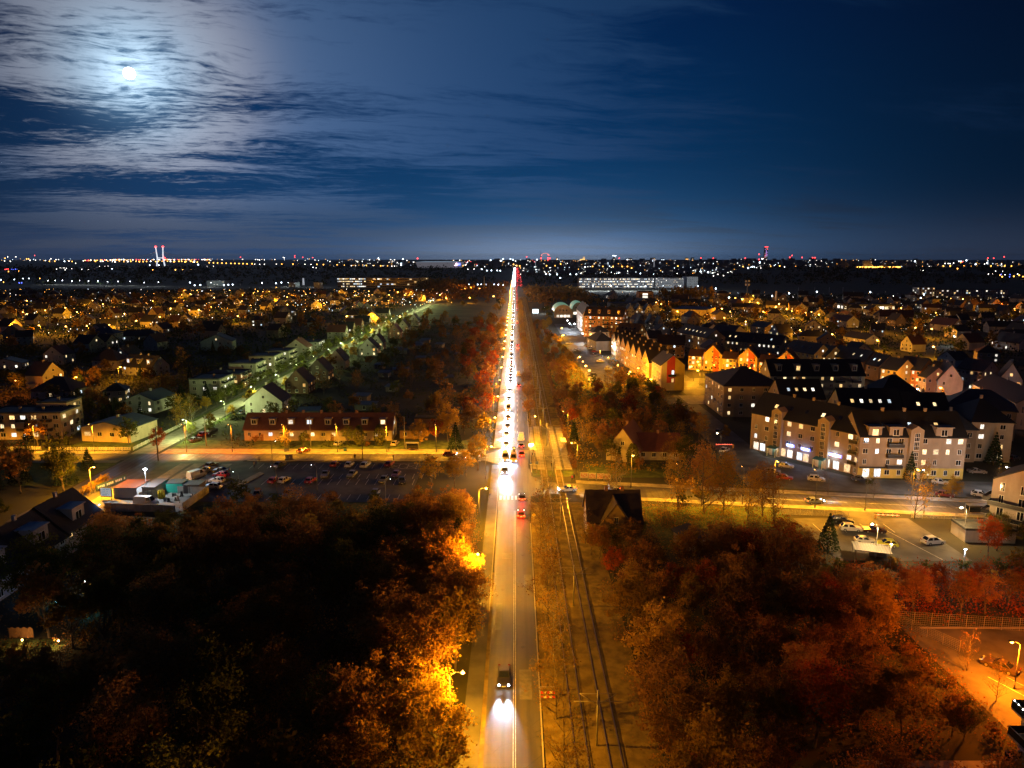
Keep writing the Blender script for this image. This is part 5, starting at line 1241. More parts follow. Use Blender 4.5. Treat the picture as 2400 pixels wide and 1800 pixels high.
HE('terrace_house', 'yellow terrace part with two lit windows', 1912, 830, 1936, 835, 8, 11, 'gable', 5, wall=(.58, .48, .20), rc=DK, floors=2, nx=3, lit=.6, near=False, seed=238, cat='terrace')
HE('terrace_house', 'golden terrace house right of the two lit windows', 1946, 832, 1976, 838, 8, 11, 'gable', 5, wall=(.60, .44, .12), rc=DK, floors=2, nx=3, lit=.2, near=False, seed=239, cat='terrace')
HE('terrace_house', 'rose-coloured terrace house with shallow dormers', 1976, 838, 2024, 848, 8, 11, 'gable', 5, wall=(.50, .30, .20), rc=DK, floors=2, nx=4, lit=.1, near=False, seed=240, cat='terrace', sky=2, skylit=1)
HE('terrace_house', 'small peach terrace house above the blue roof', 2030, 852, 2060, 858, 7.5, 11, 'gable', 5, wall=(.52, .36, .22), rc=DK, floors=2, nx=2, lit=.2, near=False, seed=241, cat='terrace', sky=2, skylit=1)
# red gables
for i, (xx, yy, lb) in enumerate(((103, 368, 'left one of three orange and red gable fronts'), (118, 358, 'middle one of three orange and red gable fronts'), (133, 346, 'right one of three orange and red gable fronts'))):
    b = building('gable_fronted_flats', lb, xx, yy, radians(-28), 9.5, 12, 8.6, 'gablef', 5, (.62, .42, .16), (.06, .028, .02), 3, 3, 3, .25, near=False, seed=250 + i, group='three orange gable fronts', cat='flats')
    a = MB(); a.yprof([(.3, 0), (3.2, 0), (3.2, 9.8), (.3, 12.4)], -.12, 0); a.build('red_bay', M_wall, b, col=(.55, .10, .04)); window(b, 1.8, -.16, 7.2, 0, .9, 1.2, M_glass, 'mull', False); window(b, 1.8, -.16, 4.4, 0, .9, 1.2, LW[1] if i == 2 else M_glass, 'mull', False)
    for s in (-1,): building('link_block', lb.replace('one of three orange and red gable fronts', 'yellow glazed link between the gable fronts'), xx - 8.2, yy + 3.5, radians(-28), 7, 9, 7.5, 'gable', 3, (.60, .42, .15), (.06, .028, .02), 3, 4, 2, .3, near=False, seed=260 + i, cat='flats', style='grid')
    lamp(xx - 1.5, yy - 9, 'post', 'sod', 1700, 0, f'orange lamp before the gable fronts, {ordn(i)} from the left', 'lamps before the orange gables')
    lamp(xx - 9, yy - 8, 'post', 'sod', 1700, 0, f'orange lamp before the yellow links, {ordn(i)} from the left', 'lamps before the orange gables')
gb = building('gable_fronted_flats', 'tall gable-fronted flats in red and yellow standing alone', 70, 312, radians(4), 10.6, 16, 11.4, 'gablef', 4.4, (.55, .48, .36), (.03, .025, .026), 4, 3, 4, .1, seed=270, cat='flats', skip={('s', f, i) for f in range(4) for i in range(3)})
a = MB(); a.yprof([(-2.7, 3.5), (.9, 3.5), (.9, 14.9), (0, 15.6), (-2.7, 13.2)], -.15, 0); a.build('red_bay', M_wall, gb, col=(.50, .06, .05))
a = MB(); a.yprof([(.92, 0), (5.3, 0), (5.3, 11.4), (.92, 15.0)], -.10, 0); a.build('yellow_wall', M_wall, gb, col=(.60, .46, .07))
window(gb, 0, -.18, 8.2, 0, 1.1, 1.9, LW[3]); window(gb, 0, -.18, 4.6, 0, 1.1, 1.7, LW[0]); balcony(gb, -.5, 6.3, 3.4, 1.3, False)
for i in range(7):
    building('gable_fronted_flats', f'dark steep-roofed flats with yellow-lit front, {ordn(i)} going back from the red and yellow gable', 62.5 - i * .6, 338 + i * 14, -pi / 2 + .12, 12, 13, 9.8, 'gablef', 5.2, ((.50, .36, .16), (.44, .30, .20), (.52, .42, .26))[i % 3], (.025, .022, .025), 3, 4, 2, .28, near=False, seed=280 + i, group='flats with yellow fronts along the lane', cat='flats', chim=3)
    if i % 2 == 0: lamp(53.5 - i * .6, 331 + i * 14, 'post', 'sod', 1900, 0, f'orange lamp before the yellow-fronted flats, {ordn(i // 2)} going back', 'lamps before the yellow-fronted flats')
HE('block_of_flats', 'yellow four-storey corner flats with skylit roof', 1443, 778, 1494, 781, 14, 14, 'gable', 5, wall=(.58, .42, .16), rc=(.05, .03, .025), floors=4, nx=5, lit=.4, near=False, seed=290, cat='flats', sky=4)
ob = HE('block_of_flats', 'tall orange flats with pale balconies by the shopping lane', 1369, 739, 1460, 742, 16, 14, 'gable', 6, wall=(.58, .30, .12), rc=(.035, .028, .028), floors=5, nx=9, lit=.3, near=False, seed=291, cat='flats', dorm=4)
for fz in range(4):
    for u in (-9, 2, 12): balcony(ob, u, 3.2 + fz * 3.1, 4, 1.4)
HE('block_of_flats', 'white-lit side wing of the tall orange flats', 1352, 722, 1366, 736, 16, 9, 'gable', 6, wall=(.55, .50, .45), rc=DK, floors=5, nx=8, lit=.3, near=False, seed=292, cat='flats')
HE('stepped_block', 'yellow flat-roofed block stepping down before the orange flats', 1405, 758, 1450, 763, 9.5, 12, 'flat', 0, wall=(.62, .48, .14), floors=3, nx=6, lit=.25, near=False, seed=293, cat='flats')
HE('stepped_block', 'pale flat-roofed upper block above the yellow one', 1404, 749, 1465, 751, 12.5, 12, 'flat', 0, wall=(.50, .36, .22), floors=4, nx=8, lit=.2, near=False, seed=294, cat='flats')
HE('long_building', 'long low building with cream walls and roof windows', 1587, 777, 1656, 792, 9, 13, 'gable', 5, wall=(.55, .46, .26), rc=DK, floors=3, nx=10, lit=.35, near=False, seed=295, sky=6, skylit=.7, cat='terrace')
HE('gabled_house', 'pale gable house right of the long low building', 1652, 777, 1692, 780, 6, 18, 'gablef', 6, wall=(.55, .52, .48), rc=DK, floors=2, nx=3, lit=.3, near=False, seed=296)
HE('gabled_house', 'slanting white gable house with long dark roof behind the gable fronts', 1712, 790, 1752, 778, 6, 16, 'gablef', 6, wall=(.54, .48, .40), rc=DK, floors=2, nx=3, lit=.3, near=False, seed=297)
HE('terrace_house', 'cream terrace with lit ground windows and four skylights', 1682, 795, 1830, 808, 7, 12, 'gable', 5, wall=(.55, .45, .28), rc=DK, floors=2, nx=14, lit=.35, near=False, seed=298, sky=8, cat='terrace')
HE('terrace_house', 'dark-roofed brown terrace in front of the pale steep gables', 1540, 806, 1604, 808, 8, 12, 'gable', 5, wall=(.55, .34, .12), rc=(.045, .028, .024), floors=3, nx=7, lit=.2, near=False, seed=299, cat='terrace', chim=3)
for i, (a_, b_) in enumerate(((1502, 757), (1528, 757), (1548, 762), (1524, 780), (1490, 765))):
    HE('gabled_house', ('steep pale gable, left of a trio', 'steep pale gable, middle of a trio', 'steep pale gable, right of a trio', 'small yellow-walled house with white terraces', 'low pale house beside the yellow corner flats')[i], a_ - 9, b_, a_ + 9, b_, 5.5 if i < 3 else 6.5, 14, 'gablef' if i < 3 else 'flat', 7 if i < 3 else 0, wall=(.55, .48, .36) if i != 3 else YEL, rc=DK, floors=2, nx=2, lit=.3, near=False, seed=300 + i)
for i in range(3):
    HE('white_gabled_house', f'white twin-gable house behind the flats, {ordn(i)} from the left', 1469 + 21 * i, 727, 1487 + 21 * i, 727, 7, 14, 'gablef', 6, wall=(.55, .55, .58), rc=DK, floors=2, nx=3, lit=.2, near=False, seed=310 + i, group='three white twin gables')
HE('hall', 'dark industrial hall with bluish wall', 1432, 712, 1500, 712, 9, 30, 'flat', 0, wall=(.14, .18, .24), floors=2, nx=6, lit=.0, near=False, seed=320, cat='hall', chim=0)
HE('hall', 'long warehouse with blue-grey roof and orange-lit side', 1575, 724, 1655, 727, 7, 34, 'mono', 1.0, wall=(.42, .34, .24), rc=(.07, .10, .16), floors=1, nx=8, lit=.1, near=False, seed=321, cat='hall', chim=0)
bo = HE('brick_office', 'lit brick office cube by the dual carriageway', 1498, 684, 1532, 684, 14, 22, 'flat', 0, wall=(.55, .32, .16), floors=4, nx=3, lit=0, near=False, seed=322, cat='office', chim=0)
for k in range(3): window(bo, -1.5, -.05, 3.5 + k * 3.6, 0, 7, 2.6, LW[2], 'grid', False)
HE('hall', 'green-lit school hall with six bright windows', 1987, 714, 2098, 714, 8, 26, 'flat', 0, wall=(.34, .38, .28), floors=1, nx=9, lit=.9, near=False, seed=323, cat='hall', ww=5, wh=3, chim=0, pal=[LW[1], LW[2]])
# far apartment slab at the right
sl = HE('far_flats', 'long pale flats with balconies beyond the suburb at the right', 2190, 679.5, 2362, 680, 12, 16, 'flat', 0, wall=(.42, .42, .42), floors=4, nx=30, lit=.22, near=False, seed=324, cat='flats', ww=2.2, wh=1.7)
HE('far_flats', 'taller stepped end of the long pale flats', 2155, 674, 2192, 674, 16, 18, 'flat', 0, wall=(.42, .42, .40), floors=5, nx=6, lit=.3, near=False, seed=325, cat='flats', ww=2.2, wh=1.7)
# yellow warehouse and offices on the left
yw = HE('depot_building', 'long yellow floodlit depot with dark window rows', 858, 651, 976, 652, 20, 60, 'flat', 0, wall=(.66, .52, .18), floors=4, nx=22, lit=.15, near=False, seed=326, cat='depot', ww=5, wh=2, chim=0)
HE('depot_offices', 'glass office part left of the yellow depot', 790, 651, 857, 651, 20, 60, 'flat', 0, wall=(.34, .34, .34), floors=4, nx=16, lit=.75, near=False, seed=327, cat='office', ww=3.2, wh=1.8, chim=0, pal=[LW[2], LW[3], LW[1]])
HE('white_hall', 'small white hall among lamps beyond the left suburb', 484, 658, 526, 658, 11, 30, 'flat', 0, wall=(.52, .62, .58), floors=2, nx=6, lit=.1, near=False, seed=328, cat='hall', chim=0)
HE('white_hall', 'small pale hall left of the depot', 676, 662, 692, 662, 10, 30, 'flat', 0, wall=(.50, .60, .55), floors=2, nx=4, lit=.3, near=False, seed=329, cat='hall', chim=0)
HE('white_hall', 'pale cubic hall beside the depot offices', 735, 662, 750, 662, 13, 20, 'flat', 0, wall=(.60, .66, .66), floors=2, nx=2, lit=.3, near=False, seed=330, cat='hall', chim=0)
for i, (px, py, pw, c) in enumerate(((815, 672, 60000, WHT), (870, 674, 60000, AMB), (905, 674, 60000, AMB), (940, 674, 60000, AMB), (968, 674, 60000, AMB), (500, 672, 25000, WHT), (680, 672, 20000, WHT), (742, 672, 20000, WHT))):
    x, y = P(px, py, 0); lamp(x, y - 12, 'tall', 'wrm' if c is AMB else 'wht', pw, pi / 2, f'bright yard lamp before the far depot halls, {ordn(i)} from the left', 'yard lamps of the far depot', glow=2.2)
# university-like office slab
x, y, r, L = fac(1355, 651, 1641, 652, 20)
off = building('office_complex', 'very long grey office complex with four rows of lit windows', x - L * .18, y, 0, L * .62, 40, 20, 'flat', 0, (.30, .31, .34), floors=4, nx=52, nd=0, lit=.55, near=False, ww=2.0, wh=1.8, seed=340, cat='offices', chim=0, sides='s', pal=[LW[2], LW[2], LW[3], LW[1]], style='bare')
o2 = building('office_complex', 'white perforated office cube right of the long lit complex', x + L * .26, y, 0, L * .24, 40, 20, 'flat', 0, (.50, .52, .54), floors=6, nx=30, nd=0, lit=.10, near=False, ww=1.3, wh=1.5, seed=341, cat='offices', chim=0, sides='s', style='bare')
building('office_complex', 'separate white square block at the far right of the complex', x + L * .46, y + 10, 0, L * .09, 40, 22, 'flat', 0, (.66, .70, .70), floors=6, nx=5, nd=0, lit=.0, near=False, ww=1.0, wh=1.2, seed=342, cat='offices', chim=0, sides='s', style='bare')
for i in range(7):
    x_, y_ = P(1390 + i * 41, 682, 0); lamp(x_, y_, 'tall', 'wht', 60000, pi / 2, f'white mast lamp before the office complex, {ordn(i)} from the left', 'mast lamps before the offices', glow=2.2)
# arched market halls
for i, (px1, px2, py, dd) in enumerate(((1299, 1341, 745, 45), (1341, 1372, 738, 40))):
    x0, y0 = P(px1, py, 0); x1, _ = P(px2, py, 0); w = (x1 - x0) / 2; e = empty('arched_hall', ((x0 + x1) / 2, y0, 0)); tag(e, ('arched hall with glowing green-white roof and pale front', 'second arched hall mostly hidden behind the tall flats')[i], 'hall'); OCC.append((x0 - 2, y0 - 2, x1 + 2, y0 + dd))
    arc = [(w * cos(pi * k / 12), 5.5 + 7.5 * sin(pi * k / 12)) for k in range(13)]
    a = MB(); a.yprof([(-w, 0), (w, 0)] + arc[:-1] + [(-w, 5.5)], -.2, .3); a.build('front_wall', M_wall, e, col=(.58, .50, .38))
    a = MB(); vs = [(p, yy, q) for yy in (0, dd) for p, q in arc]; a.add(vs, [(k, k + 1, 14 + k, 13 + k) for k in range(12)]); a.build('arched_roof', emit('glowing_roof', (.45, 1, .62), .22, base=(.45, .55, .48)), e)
    for k in range(5): a = MB(); a.add([(p * 1.01, yy, q + .1) for yy in (4 + k * dd / 5.5, 4.7 + k * dd / 5.5) for p, q in arc], [(j, j + 1, 14 + j, 13 + j) for j in range(12)]); a.build('rib', M_frame, e)
    for k in range(3): window(e, -w * .4 + k * w * .4, -.25, 7.5, 0, 1.6, 1.6, M_glass, 'bare', False)
    for k in range(4): window(e, -w * .6 + k * w * .4, -.25, 1.8, 0, 2.6, 2.4, LW[2], 'bare', False)
x_, y_ = P(1255, 740, 0); e = empty('lit_screen', (x_, y_, 0)); tag(e, 'glowing white advertising screen beside the tram strip', 'screen'); a = MB(); a.box(0, 0, 4.6, 6.2, .4, 4.2); a.build('screen', emit('screen', (.7, .92, 1), 2.2), e)
for s in (-1, 1): a = MB(); a.box(s * 2, 0, 1.3, .3, .3, 2.6); a.build('leg', M_metal, e)

# ------------------------------------------------------------------ right middle houses
h = building('cross_gabled_house', 'old house with steep crossed gables between tracks and wood', 20.6, 139.5, 0, 11, 9.5, 4.6, 'gable', 5.0, (.24, .18, .12), (.05, .035, .032), 2, 4, 3, .12, 1.1, 1.3, seed=401, chim=2, brick=1, over=.5)
a = MB(); a.yprof([(-2.8, 0), (2.8, 0), (2.8, 4.9), (0, 8.9), (-2.8, 4.9)], -1.6, 9.5 + 1.2); g1 = a.build('cross_wing', M_wall, h, col=(.25, .19, .12))
r_ = MB()
for sg in (0, 1):
    prof = [(-3.2, 4.35), (0, 8.93), (0, 9.15), (-3.2, 4.57)]
    if sg: prof = [(-p, q) for p, q in prof][::-1]
    r_.yprof(prof, -2.0, 9.5 + 1.6)
r_.build('wing_roof', M_roof, h, col=(.05, .036, .034)); window(h, 0, -1.63, 2.2, 0, 1.1, 1.4, M_glass); window(h, 0, -1.63, 5.4, 0, .9, 1.2, M_glass)
h = building('farmhouse', 'white gable of the low red-roofed farmhouse', 31.0, 199, radians(-22), 9.5, 13, 3.6, 'gablef', 6.2, (.40, .36, .31), (.20, .075, .03), 1, 2, 3, .05, seed=402, chim=1, brick=1)
building('farmhouse_wing', 'low long wing with dark red roof joined to the white gable', 42.0, 200.5, radians(-2), 12.5, 9, 3.0, 'gable', 4.0, (.36, .33, .28), (.10, .030, .025), 1, 4, 2, .1, seed=403, chim=1, brick=1)
building('garden_shed', 'narrow pale shed with dark roof in the garden below the big trees', 34.0, 137.0, radians(-70), 6.5, 3.4, 2.5, 'mono', .6, (.45, .38, .26), (.03, .03, .035), 1, 0, 0, 0, seed=404, chim=0, cat='shed', sides='')
# right edge building
eb = building('modern_flats', 'white gable-ended flats with long balconies at the right edge', 107.8, 141.8, radians(-50), 15.0, 13, 11.2, 'gablef', 4.4, (.42, .36, .31), (.05, .055, .06), 4, 4, 4, .12, 1.3, 1.9, seed=410, cat='flats', over=.1, chim=0)
for z in (3.0, 6.0): balcony(eb, -4.2, z, 6.6, 2.2, z > 5); balcony(eb, 3.8, z, 5.6, 1.8)
balcony(eb, -7.5, 6.0, 5, 1.8, y=3, rz=-pi / 2); balcony(eb, -7.5, 3.0, 5, 1.8, False, y=3, rz=-pi / 2)
cbx, cby = 53.0, 60.2
cb = building('modern_flats', 'corner of flats with glass balconies and fairy lights at the bottom right', cbx + 6.3, cby + .5, 0, 12, 7, 15.5, 'flat', 0, (.50, .44, .36), floors=5, nx=3, lit=.2, seed=411, cat='flats', chim=0, sides='w')
for z in (6.0, 9.0, 12.0): balcony(cb, -6, z, 5.6, 1.8, False, y=3.5, rz=-pi / 2)
e = empty('fairy_lights', worldp(cb, -7.85, .9, 13.05)); tag(e, 'string of white fairy lights along the upper corner balcony', 'fairy lights')
for k in range(9): a = MB(); a.ball(0, k * .62, .12 * sin(k), .06, n=6, m=4); a.build('bulb', emit('fairy', (.8, .9, 1), 22), e)
# carport, kiosk roof
e = empty('carport', (*P(2043, 1285, 2.4), 0), radians(-18)); tag(e, 'open carport with ribbed pale metal roof', 'carport')
a = MB(); a.box(0, 0, 2.5, 6.6, 4.6, .15); a.build('roof', M_obj, e, col=(.13, .13, .13)); a = MB()
for k in range(14): a.box(-3.1 + k * .48, 0, 2.6, .07, 4.5, .06)
a.build('ribs', M_obj, e, col=(.2, .2, .2))
for s in (-1, 1):
    for t in (-1, 1): a = MB(); a.box(s * 3.1, t * 2.1, 1.2, .12, .12, 2.4); a.build('post', M_metal, e)
a = MB(); a.box(1.5, 1.9, 1.2, 3.2, .1, 2.3); a.build('back_panel', M_slab, e)
x0, y0 = P(2290, 1232, 2.6); building('garage_block', 'low dark-roofed garage beside the white gable-ended flats', x0 + 1, y0 - 3, radians(-4), 10, 5.5, 2.6, 'flat', 0, (.5, .48, .44), floors=1, nx=0, nd=0, lit=0, seed=412, cat='garage', chim=0, sides='')
shelter(*P(2290, 1208, 0), radians(0), 'bus shelter with lit frame at the right street', 5)
# fences of the lots
def wirefence(x0, y0, x1, y1, lab, h=1.6, step=2.5):
    L = hypot(x1 - x0, y1 - y0); n_ = max(1, round(L / step)); e = empty('mesh_fence', (x0, y0, 0), atan2(y1 - y0, x1 - x0)); tag(e, lab, 'fence')
    for k in range(n_ + 1): a = MB(); a.box(k * L / n_, 0, h / 2, .07, .07, h + .06); a.build('post', M_metal, e)
    for k in range(n_):
        a = MB(); u0, u1 = k * L / n_, (k + 1) * L / n_
        for q in range(7): a.b2(u0, -.015, .12 + q * (h - .16) / 6, u1, .015, .145 + q * (h - .16) / 6)
        for q in range(8): a.b2(u0 + q * (u1 - u0) / 8, -.012, .1, u0 + q * (u1 - u0) / 8 + .012, .012, h)
        a.build('mesh_panel', M_metal, e)
wirefence(61.5, 106.3, 90, 102.8, 'long wire mesh fence at the back of the orange-lit car park', 2.2); wirefence(61.5, 106.3, 66.5, 98, 'short slanting wire fence at the car park corner', 1.8)
wirefence(60, 156.0, 76, 154.6, 'low wire fence left of the small lot gate', 1.3); wirefence(90, 154.0, 104, 152.5, 'low wire fence right of the small lot', 1.3)
rect('kerb_strip', 64.5, 104.6, 90, 105.1, .12, M_kerb)
def barrier(px, py, rz, n_, lab, Lb=5):
    x, y = P(px, py, 0); e = empty('gate_barrier', (x, y, 0), rz); tag(e, lab, 'barrier'); a = MB(); a.box(0, 0, .55, .35, .35, 1.1); a.build('post', M_obj, e, col=(.6, .3, .03))
    a = MB(); a.box(Lb / 2, 0, 1.05, Lb, .09, .12); a.build('arm', M_obj, e, col=(.75, .72, .70))
    for k in range(n_): a = MB(); a.box(.5 + k * Lb / n_, -.07, 1.08, .3, .1, .16); a.build('red_light', emit('barrier_red', (1, .06, .04), 9), e)
barrier(2052, 1216, radians(-8), 5, 'white barrier arm with five red lights at the small lot gate'); barrier(1718, 1050, pi, 9, 'long red-lit barrier arm by the flats lane', 5.2)

# ------------------------------------------------------------------ lamps from their places in the photo
def lamps(org, sc, pts, col, pw, kind='mid', where='', grp='', glow=1.0, rz=pi):
    for i, (a, b) in enumerate(sorted(pts)):
        lampP(org[0] + a / sc, org[1] + b / sc, kind, col=col, power=pw, label=f'{where}, {ordn(i)} counting from the left', group=grp, glow=glow * (1.25 if R.random() < .3 else .95), rz=rz)
lamps((0, 550), 3.687, [(230, 570), (665, 668), (235, 685), (197, 670), (115, 780), (335, 785), (565, 632), (800, 570), (890, 600), (965, 572), (1075, 683), (1178, 745), (945, 780), (805, 797), (750, 790), (568, 793), (1300, 728), (1380, 712), (1475, 638), (1520, 695),
    (1635, 650), (1718, 650), (1825, 625), (1590, 482), (1705, 482), (1820, 482), (1570, 520), (1645, 512), (1850, 543), (1405, 540), (1320, 573), (1515, 575), (2090, 575), (2165, 612), (2095, 520), (2190, 505), (2055, 703), (1985, 482), (390, 655)], 'sod', 6800, where='orange lamp in the left suburb', grp='orange lamps of the left suburb', glow=2.0)
lamps((0, 550), 3.687, [(660, 1232), (1040, 1145)], 'sod', 5000, where='curved orange lamp by the conifer below the white dormered house', grp='curved orange lamps', glow=1.2, rz=0)
lamps((0, 550), 3.687, [(135, 1262)], 'sodr', 2500, where='red-orange lamp at the left edge', grp='red lamp', glow=1.2)
lamps((600, 550), 3.687, [(15, 490), (60, 492), (115, 490), (175, 455), (270, 540), (325, 525), (430, 515), (205, 545), (272, 605), (535, 568), (588, 592), (590, 490), (720, 490), (720, 520), (855, 490), (870, 580), (865, 525), (965, 570), (975, 490), (1005, 520), (1150, 520), (1145, 570),
    (1225, 495), (1285, 522), (1340, 495), (785, 705), (1012, 703), (1245, 708), (1590, 520), (1450, 530), (1755, 440), (1805, 465), (1855, 455), (1930, 465)], 'sod', 7500, where='orange lamp in the suburb beside the avenue', grp='orange lamps beside the avenue', glow=2.0)
lamps((600, 550), 3.687, [(1645, 550), (1845, 545), (2053, 533)], 'sod', 12000, where='big orange lamp before the far woods', grp='big orange lamps before the woods', glow=3)
lamps((1200, 550), 3.687, [(585, 1057), (612, 1097), (638, 1135), (668, 1175), (445, 868), (432, 808)], 'sod', 6500, where='orange lamp along the service road car park', grp='lamps along the service road', glow=1.5, rz=0)
lamps((1200, 550), 3.687, [(680, 862), (730, 908), (1020, 1185), (1090, 1155), (1200, 1250), (1607, 1100), (1552, 1140), (1605, 1175)], 'sod', 5000, where='orange lamp among the flats', grp='orange lamps among the flats', glow=1.4)
lamps((1200, 550), 3.687, [(1245, 585), (1290, 600), (1430, 662), (1555, 665), (1685, 690), (1835, 718), (1878, 545), (1930, 548), (1990, 560), (2055, 575), (2125, 590), (2085, 528), (2020, 752), (2170, 665), (1885, 665), (1815, 640)], 'sod', 8500, where='orange lamp beyond the flats by the warehouse', grp='orange lamps by the warehouse', glow=2.0)
lamps((1200, 550), 3.687, [(480, 742), (498, 768), (540, 770), (610, 855), (870, 963), (788, 900), (1130, 595), (280, 627)], 'wht', 7000, where='white lamp along the shopping lane', grp='white lamps of the shopping lane', glow=1.9)
lamps((1800, 550), 3.687, [(12, 783), (275, 825), (555, 862), (943, 912), (1430, 970), (937, 765), (1150, 635), (1205, 668), (1685, 555), (1797, 575), (1925, 608), (2130, 640), (1450, 675), (1580, 550), (95, 597), (70, 622), (160, 640), (205, 660), (252, 658), (325, 675), (375, 668), (440, 690), (580, 710),
    (1275, 805), (1415, 815), (1095, 1235)], 'sod', 7500, where='orange lamp in the right suburb', grp='orange lamps of the right suburb', glow=1.8)
lamps((1800, 550), 3.687, [(1490, 1325), (2020, 597)], 'sodr', 6000, where='red-orange lamp in the right suburb', grp='red-orange lamps', glow=1.5)
lamps((1800, 550), 3.687, [(1290, 1335), (1090, 1295), (1610, 878), (2000, 1575)], 'wht', 3500, where='white lamp among the right roofs', grp='white lamps among the right roofs', glow=1.2)
# named ones near
lampP(1200 + 200 / 3.687, 550 + 1570 / 3.687, 'tall', col='sod', power=7000, label='orange lamp on a slim post at the upper end of the tram stop', glow=1.0)
lampP(1200 + 1045 / 3.687, 950 + 435 / 3.687, 'tall', col='sod', power=2600, label='orange lamp before the white farmhouse gable', rz=-pi / 2)
lampP(1200 + 1773 / 3.687, 950 + 243 / 3.687, 'mid', col='wrm', power=1500, label='pale lamp beside the flats lane barrier')
lampP(1800 + 85 / 3.687, 950 + 487 / 3.687, 'tall', col='sod', power=4000, label='orange lamp left of the shop car park', rz=-pi / 2)
lampP(1800 + 1300 / 3.687, 950 + 560 / 3.687, 'tall', col='sod', power=3500, label='tall orange lamp before the third stair tower', rz=-pi / 2, glow=1.3)
lampP(1800 + 1345 / 3.687, 950 + 560 / 3.687, 'mid', col='wht', power=2500, label='white lamp close to the tall orange one')
lampP(1800 + 1670 / 3.687, 950 + 885 / 3.687, 'mid', col='wrm', power=6000, label='white-yellow lamp above the bus shelter at the right', glow=1.2)
lampP(1800 + 900 / 3.687, 950 + 1027 / 3.687, 'mid', col='wrm', power=6500, label='warm white lamp on a tall post in the small lot', glow=1.1)
lampP(1800 + 1065 / 3.687, 950 + 1200 / 3.687, 'post', col='wrm', power=700, label='low white lamp beside the lime car', glow=1.0)
lampP(1800 + 1705 / 3.687, 950 + 1245 / 3.687, 'post', col='wht', power=900, label='small bluish lamp in the trees below the garages')
lampP(1800 + 2045 / 3.687, 950 + 265 / 3.687, 'mid', col='wht', power=3000, label='white lamp beside the corner flats'); lampP(1800 + 2060 / 3.687, 950 + 535 / 3.687, 'mid', col='wht', power=2500, label='white lamp behind the right edge gable')
lampP(2371, 1505, 'mid', col='sodr', power=17000, label='single red-orange lamp in the lower right car park', rz=pi, glow=1.0)
for i, (x, y) in enumerate(((96, 92),)): lamp(x, y, 'mid', 'sodr', 14000, pi, f'added unseen lamp beyond the right of the orange-lit car park, {ordn(i)}', 'added lamps by the orange-lit car park')  # extra lamp out of view, added to light the lot and near woods
for i, (px, py) in enumerate(((2110, 1170), (1975, 1160), (1860, 1150), (1700, 1140), (1560, 1135))):
    x, y = P(px, py, 0); lamp(x, rs(x) - 5.6, 'tall', 'sod', 9500, pi / 2, cut=128, label=f'full cut-off orange lamp along the side street, {ordn(i)} from the right', group='lamps of the right side street', glow=.6)
lamp(125, rs(125) - 5.6, 'tall', 'sod', 4200, pi / 2, 'orange lamp of the side street beyond the shelter', 'lamps of the right side street', glow=.6)
lamp(16.8, 186, 'tall', 'sod', 6500, pi, 'orange lamp beside the tram crossing corner', glow=.7); lamp(17.2, 226, 'tall', 'sod', 6500, pi, 'orange lamp right of the tram stop', glow=.4)
# ------------------------------------------------------------------ suburbs
def suburb(n_, x0, x1, y0, y1, step, grp, lab, seed, ang, rows=False, cone=.74):
    rnd = random.Random(seed); c = 0; rows_ = {}
    ys = np.arange(y0, y1, step)
    for yy in ys:
        st = step * (1 + (yy - y0) / (y1 - y0) * .5); xs = np.arange(x0, x1, st)
        for xx in xs:
            x = xx + rnd.uniform(-.3, .3) * st; y = yy + rnd.uniform(-.35, .35) * step
            if abs(x) > cone * y + 10 or not clear(x, y, 7) or c >= n_ or rnd.random() < .14: continue
            c += 1; rot = ang + rnd.choice((0, pi / 2)) + rnd.uniform(-.12, .12); L = rnd.uniform(9, 14) if not rows or rnd.random() < .4 else rnd.uniform(18, 30)
            rot = atan2(sin(rot), cos(rot)) if cos(rot) > -.1 else rot + pi
            if abs(rot) > 1: rot = -pi / 2 + .2 if x > 0 else pi / 2 - .2
            D = rnd.uniform(9, 12); h = rnd.choice((3.4, 5.2, 5.6, 6.2)); rf = rnd.choice(('gable', 'gable', 'gablef', 'gablef', 'hip'))
            wc = rnd.choice(((.52, .46, .36), (.58, .56, .52), (.45, .34, .20), (.42, .42, .40), (.56, .50, .40))); rc = rnd.choice((DK, DK, DK, (.09, .04, .03), (.05, .04, .04)))
            b_ = building('suburb_house', ' ', x, y, rot, min(L, 12) if rf == 'gablef' else L, D, h, rf, rnd.uniform(3.4, 5.6), wc, rc, 1 if h < 4 else 2, 3, 2,
                     .16, near=False, seed=seed * 1000 + c, group=grp, chim=1, sides='se' if x < 0 else 'sw')
            rows_.setdefault(float(yy), []).append((x, b_, {'gable': 'ridged', 'gablef': 'gable-fronted', 'hip': 'hip-roofed'}[rf]))
    for k, yy in enumerate(sorted(rows_)):
        for j, (x, b_, t_) in enumerate(sorted(rows_[yy], key=lambda q: abs(q[0]))): b_['label'] = f'{t_} house, {ordn(j)} from the road in {ordn(k)} row back, ' + lab
suburb(115, -920, -138, 470, 1300, 46, 'left suburb houses', 'left suburb', 5, .35)
suburb(16, -260, -145, 235, 455, 40, 'dark houses left of the avenue', 'dark gardens left of the avenue', 6, -.1)
suburb(120, 150, 900, 330, 1120, 40, 'right suburb houses', 'right suburb', 7, -.3, True)
suburb(26, 60, 150, 430, 640, 34, 'houses behind the lane flats', 'cluster behind the yellow-fronted flats', 8, .1, True)

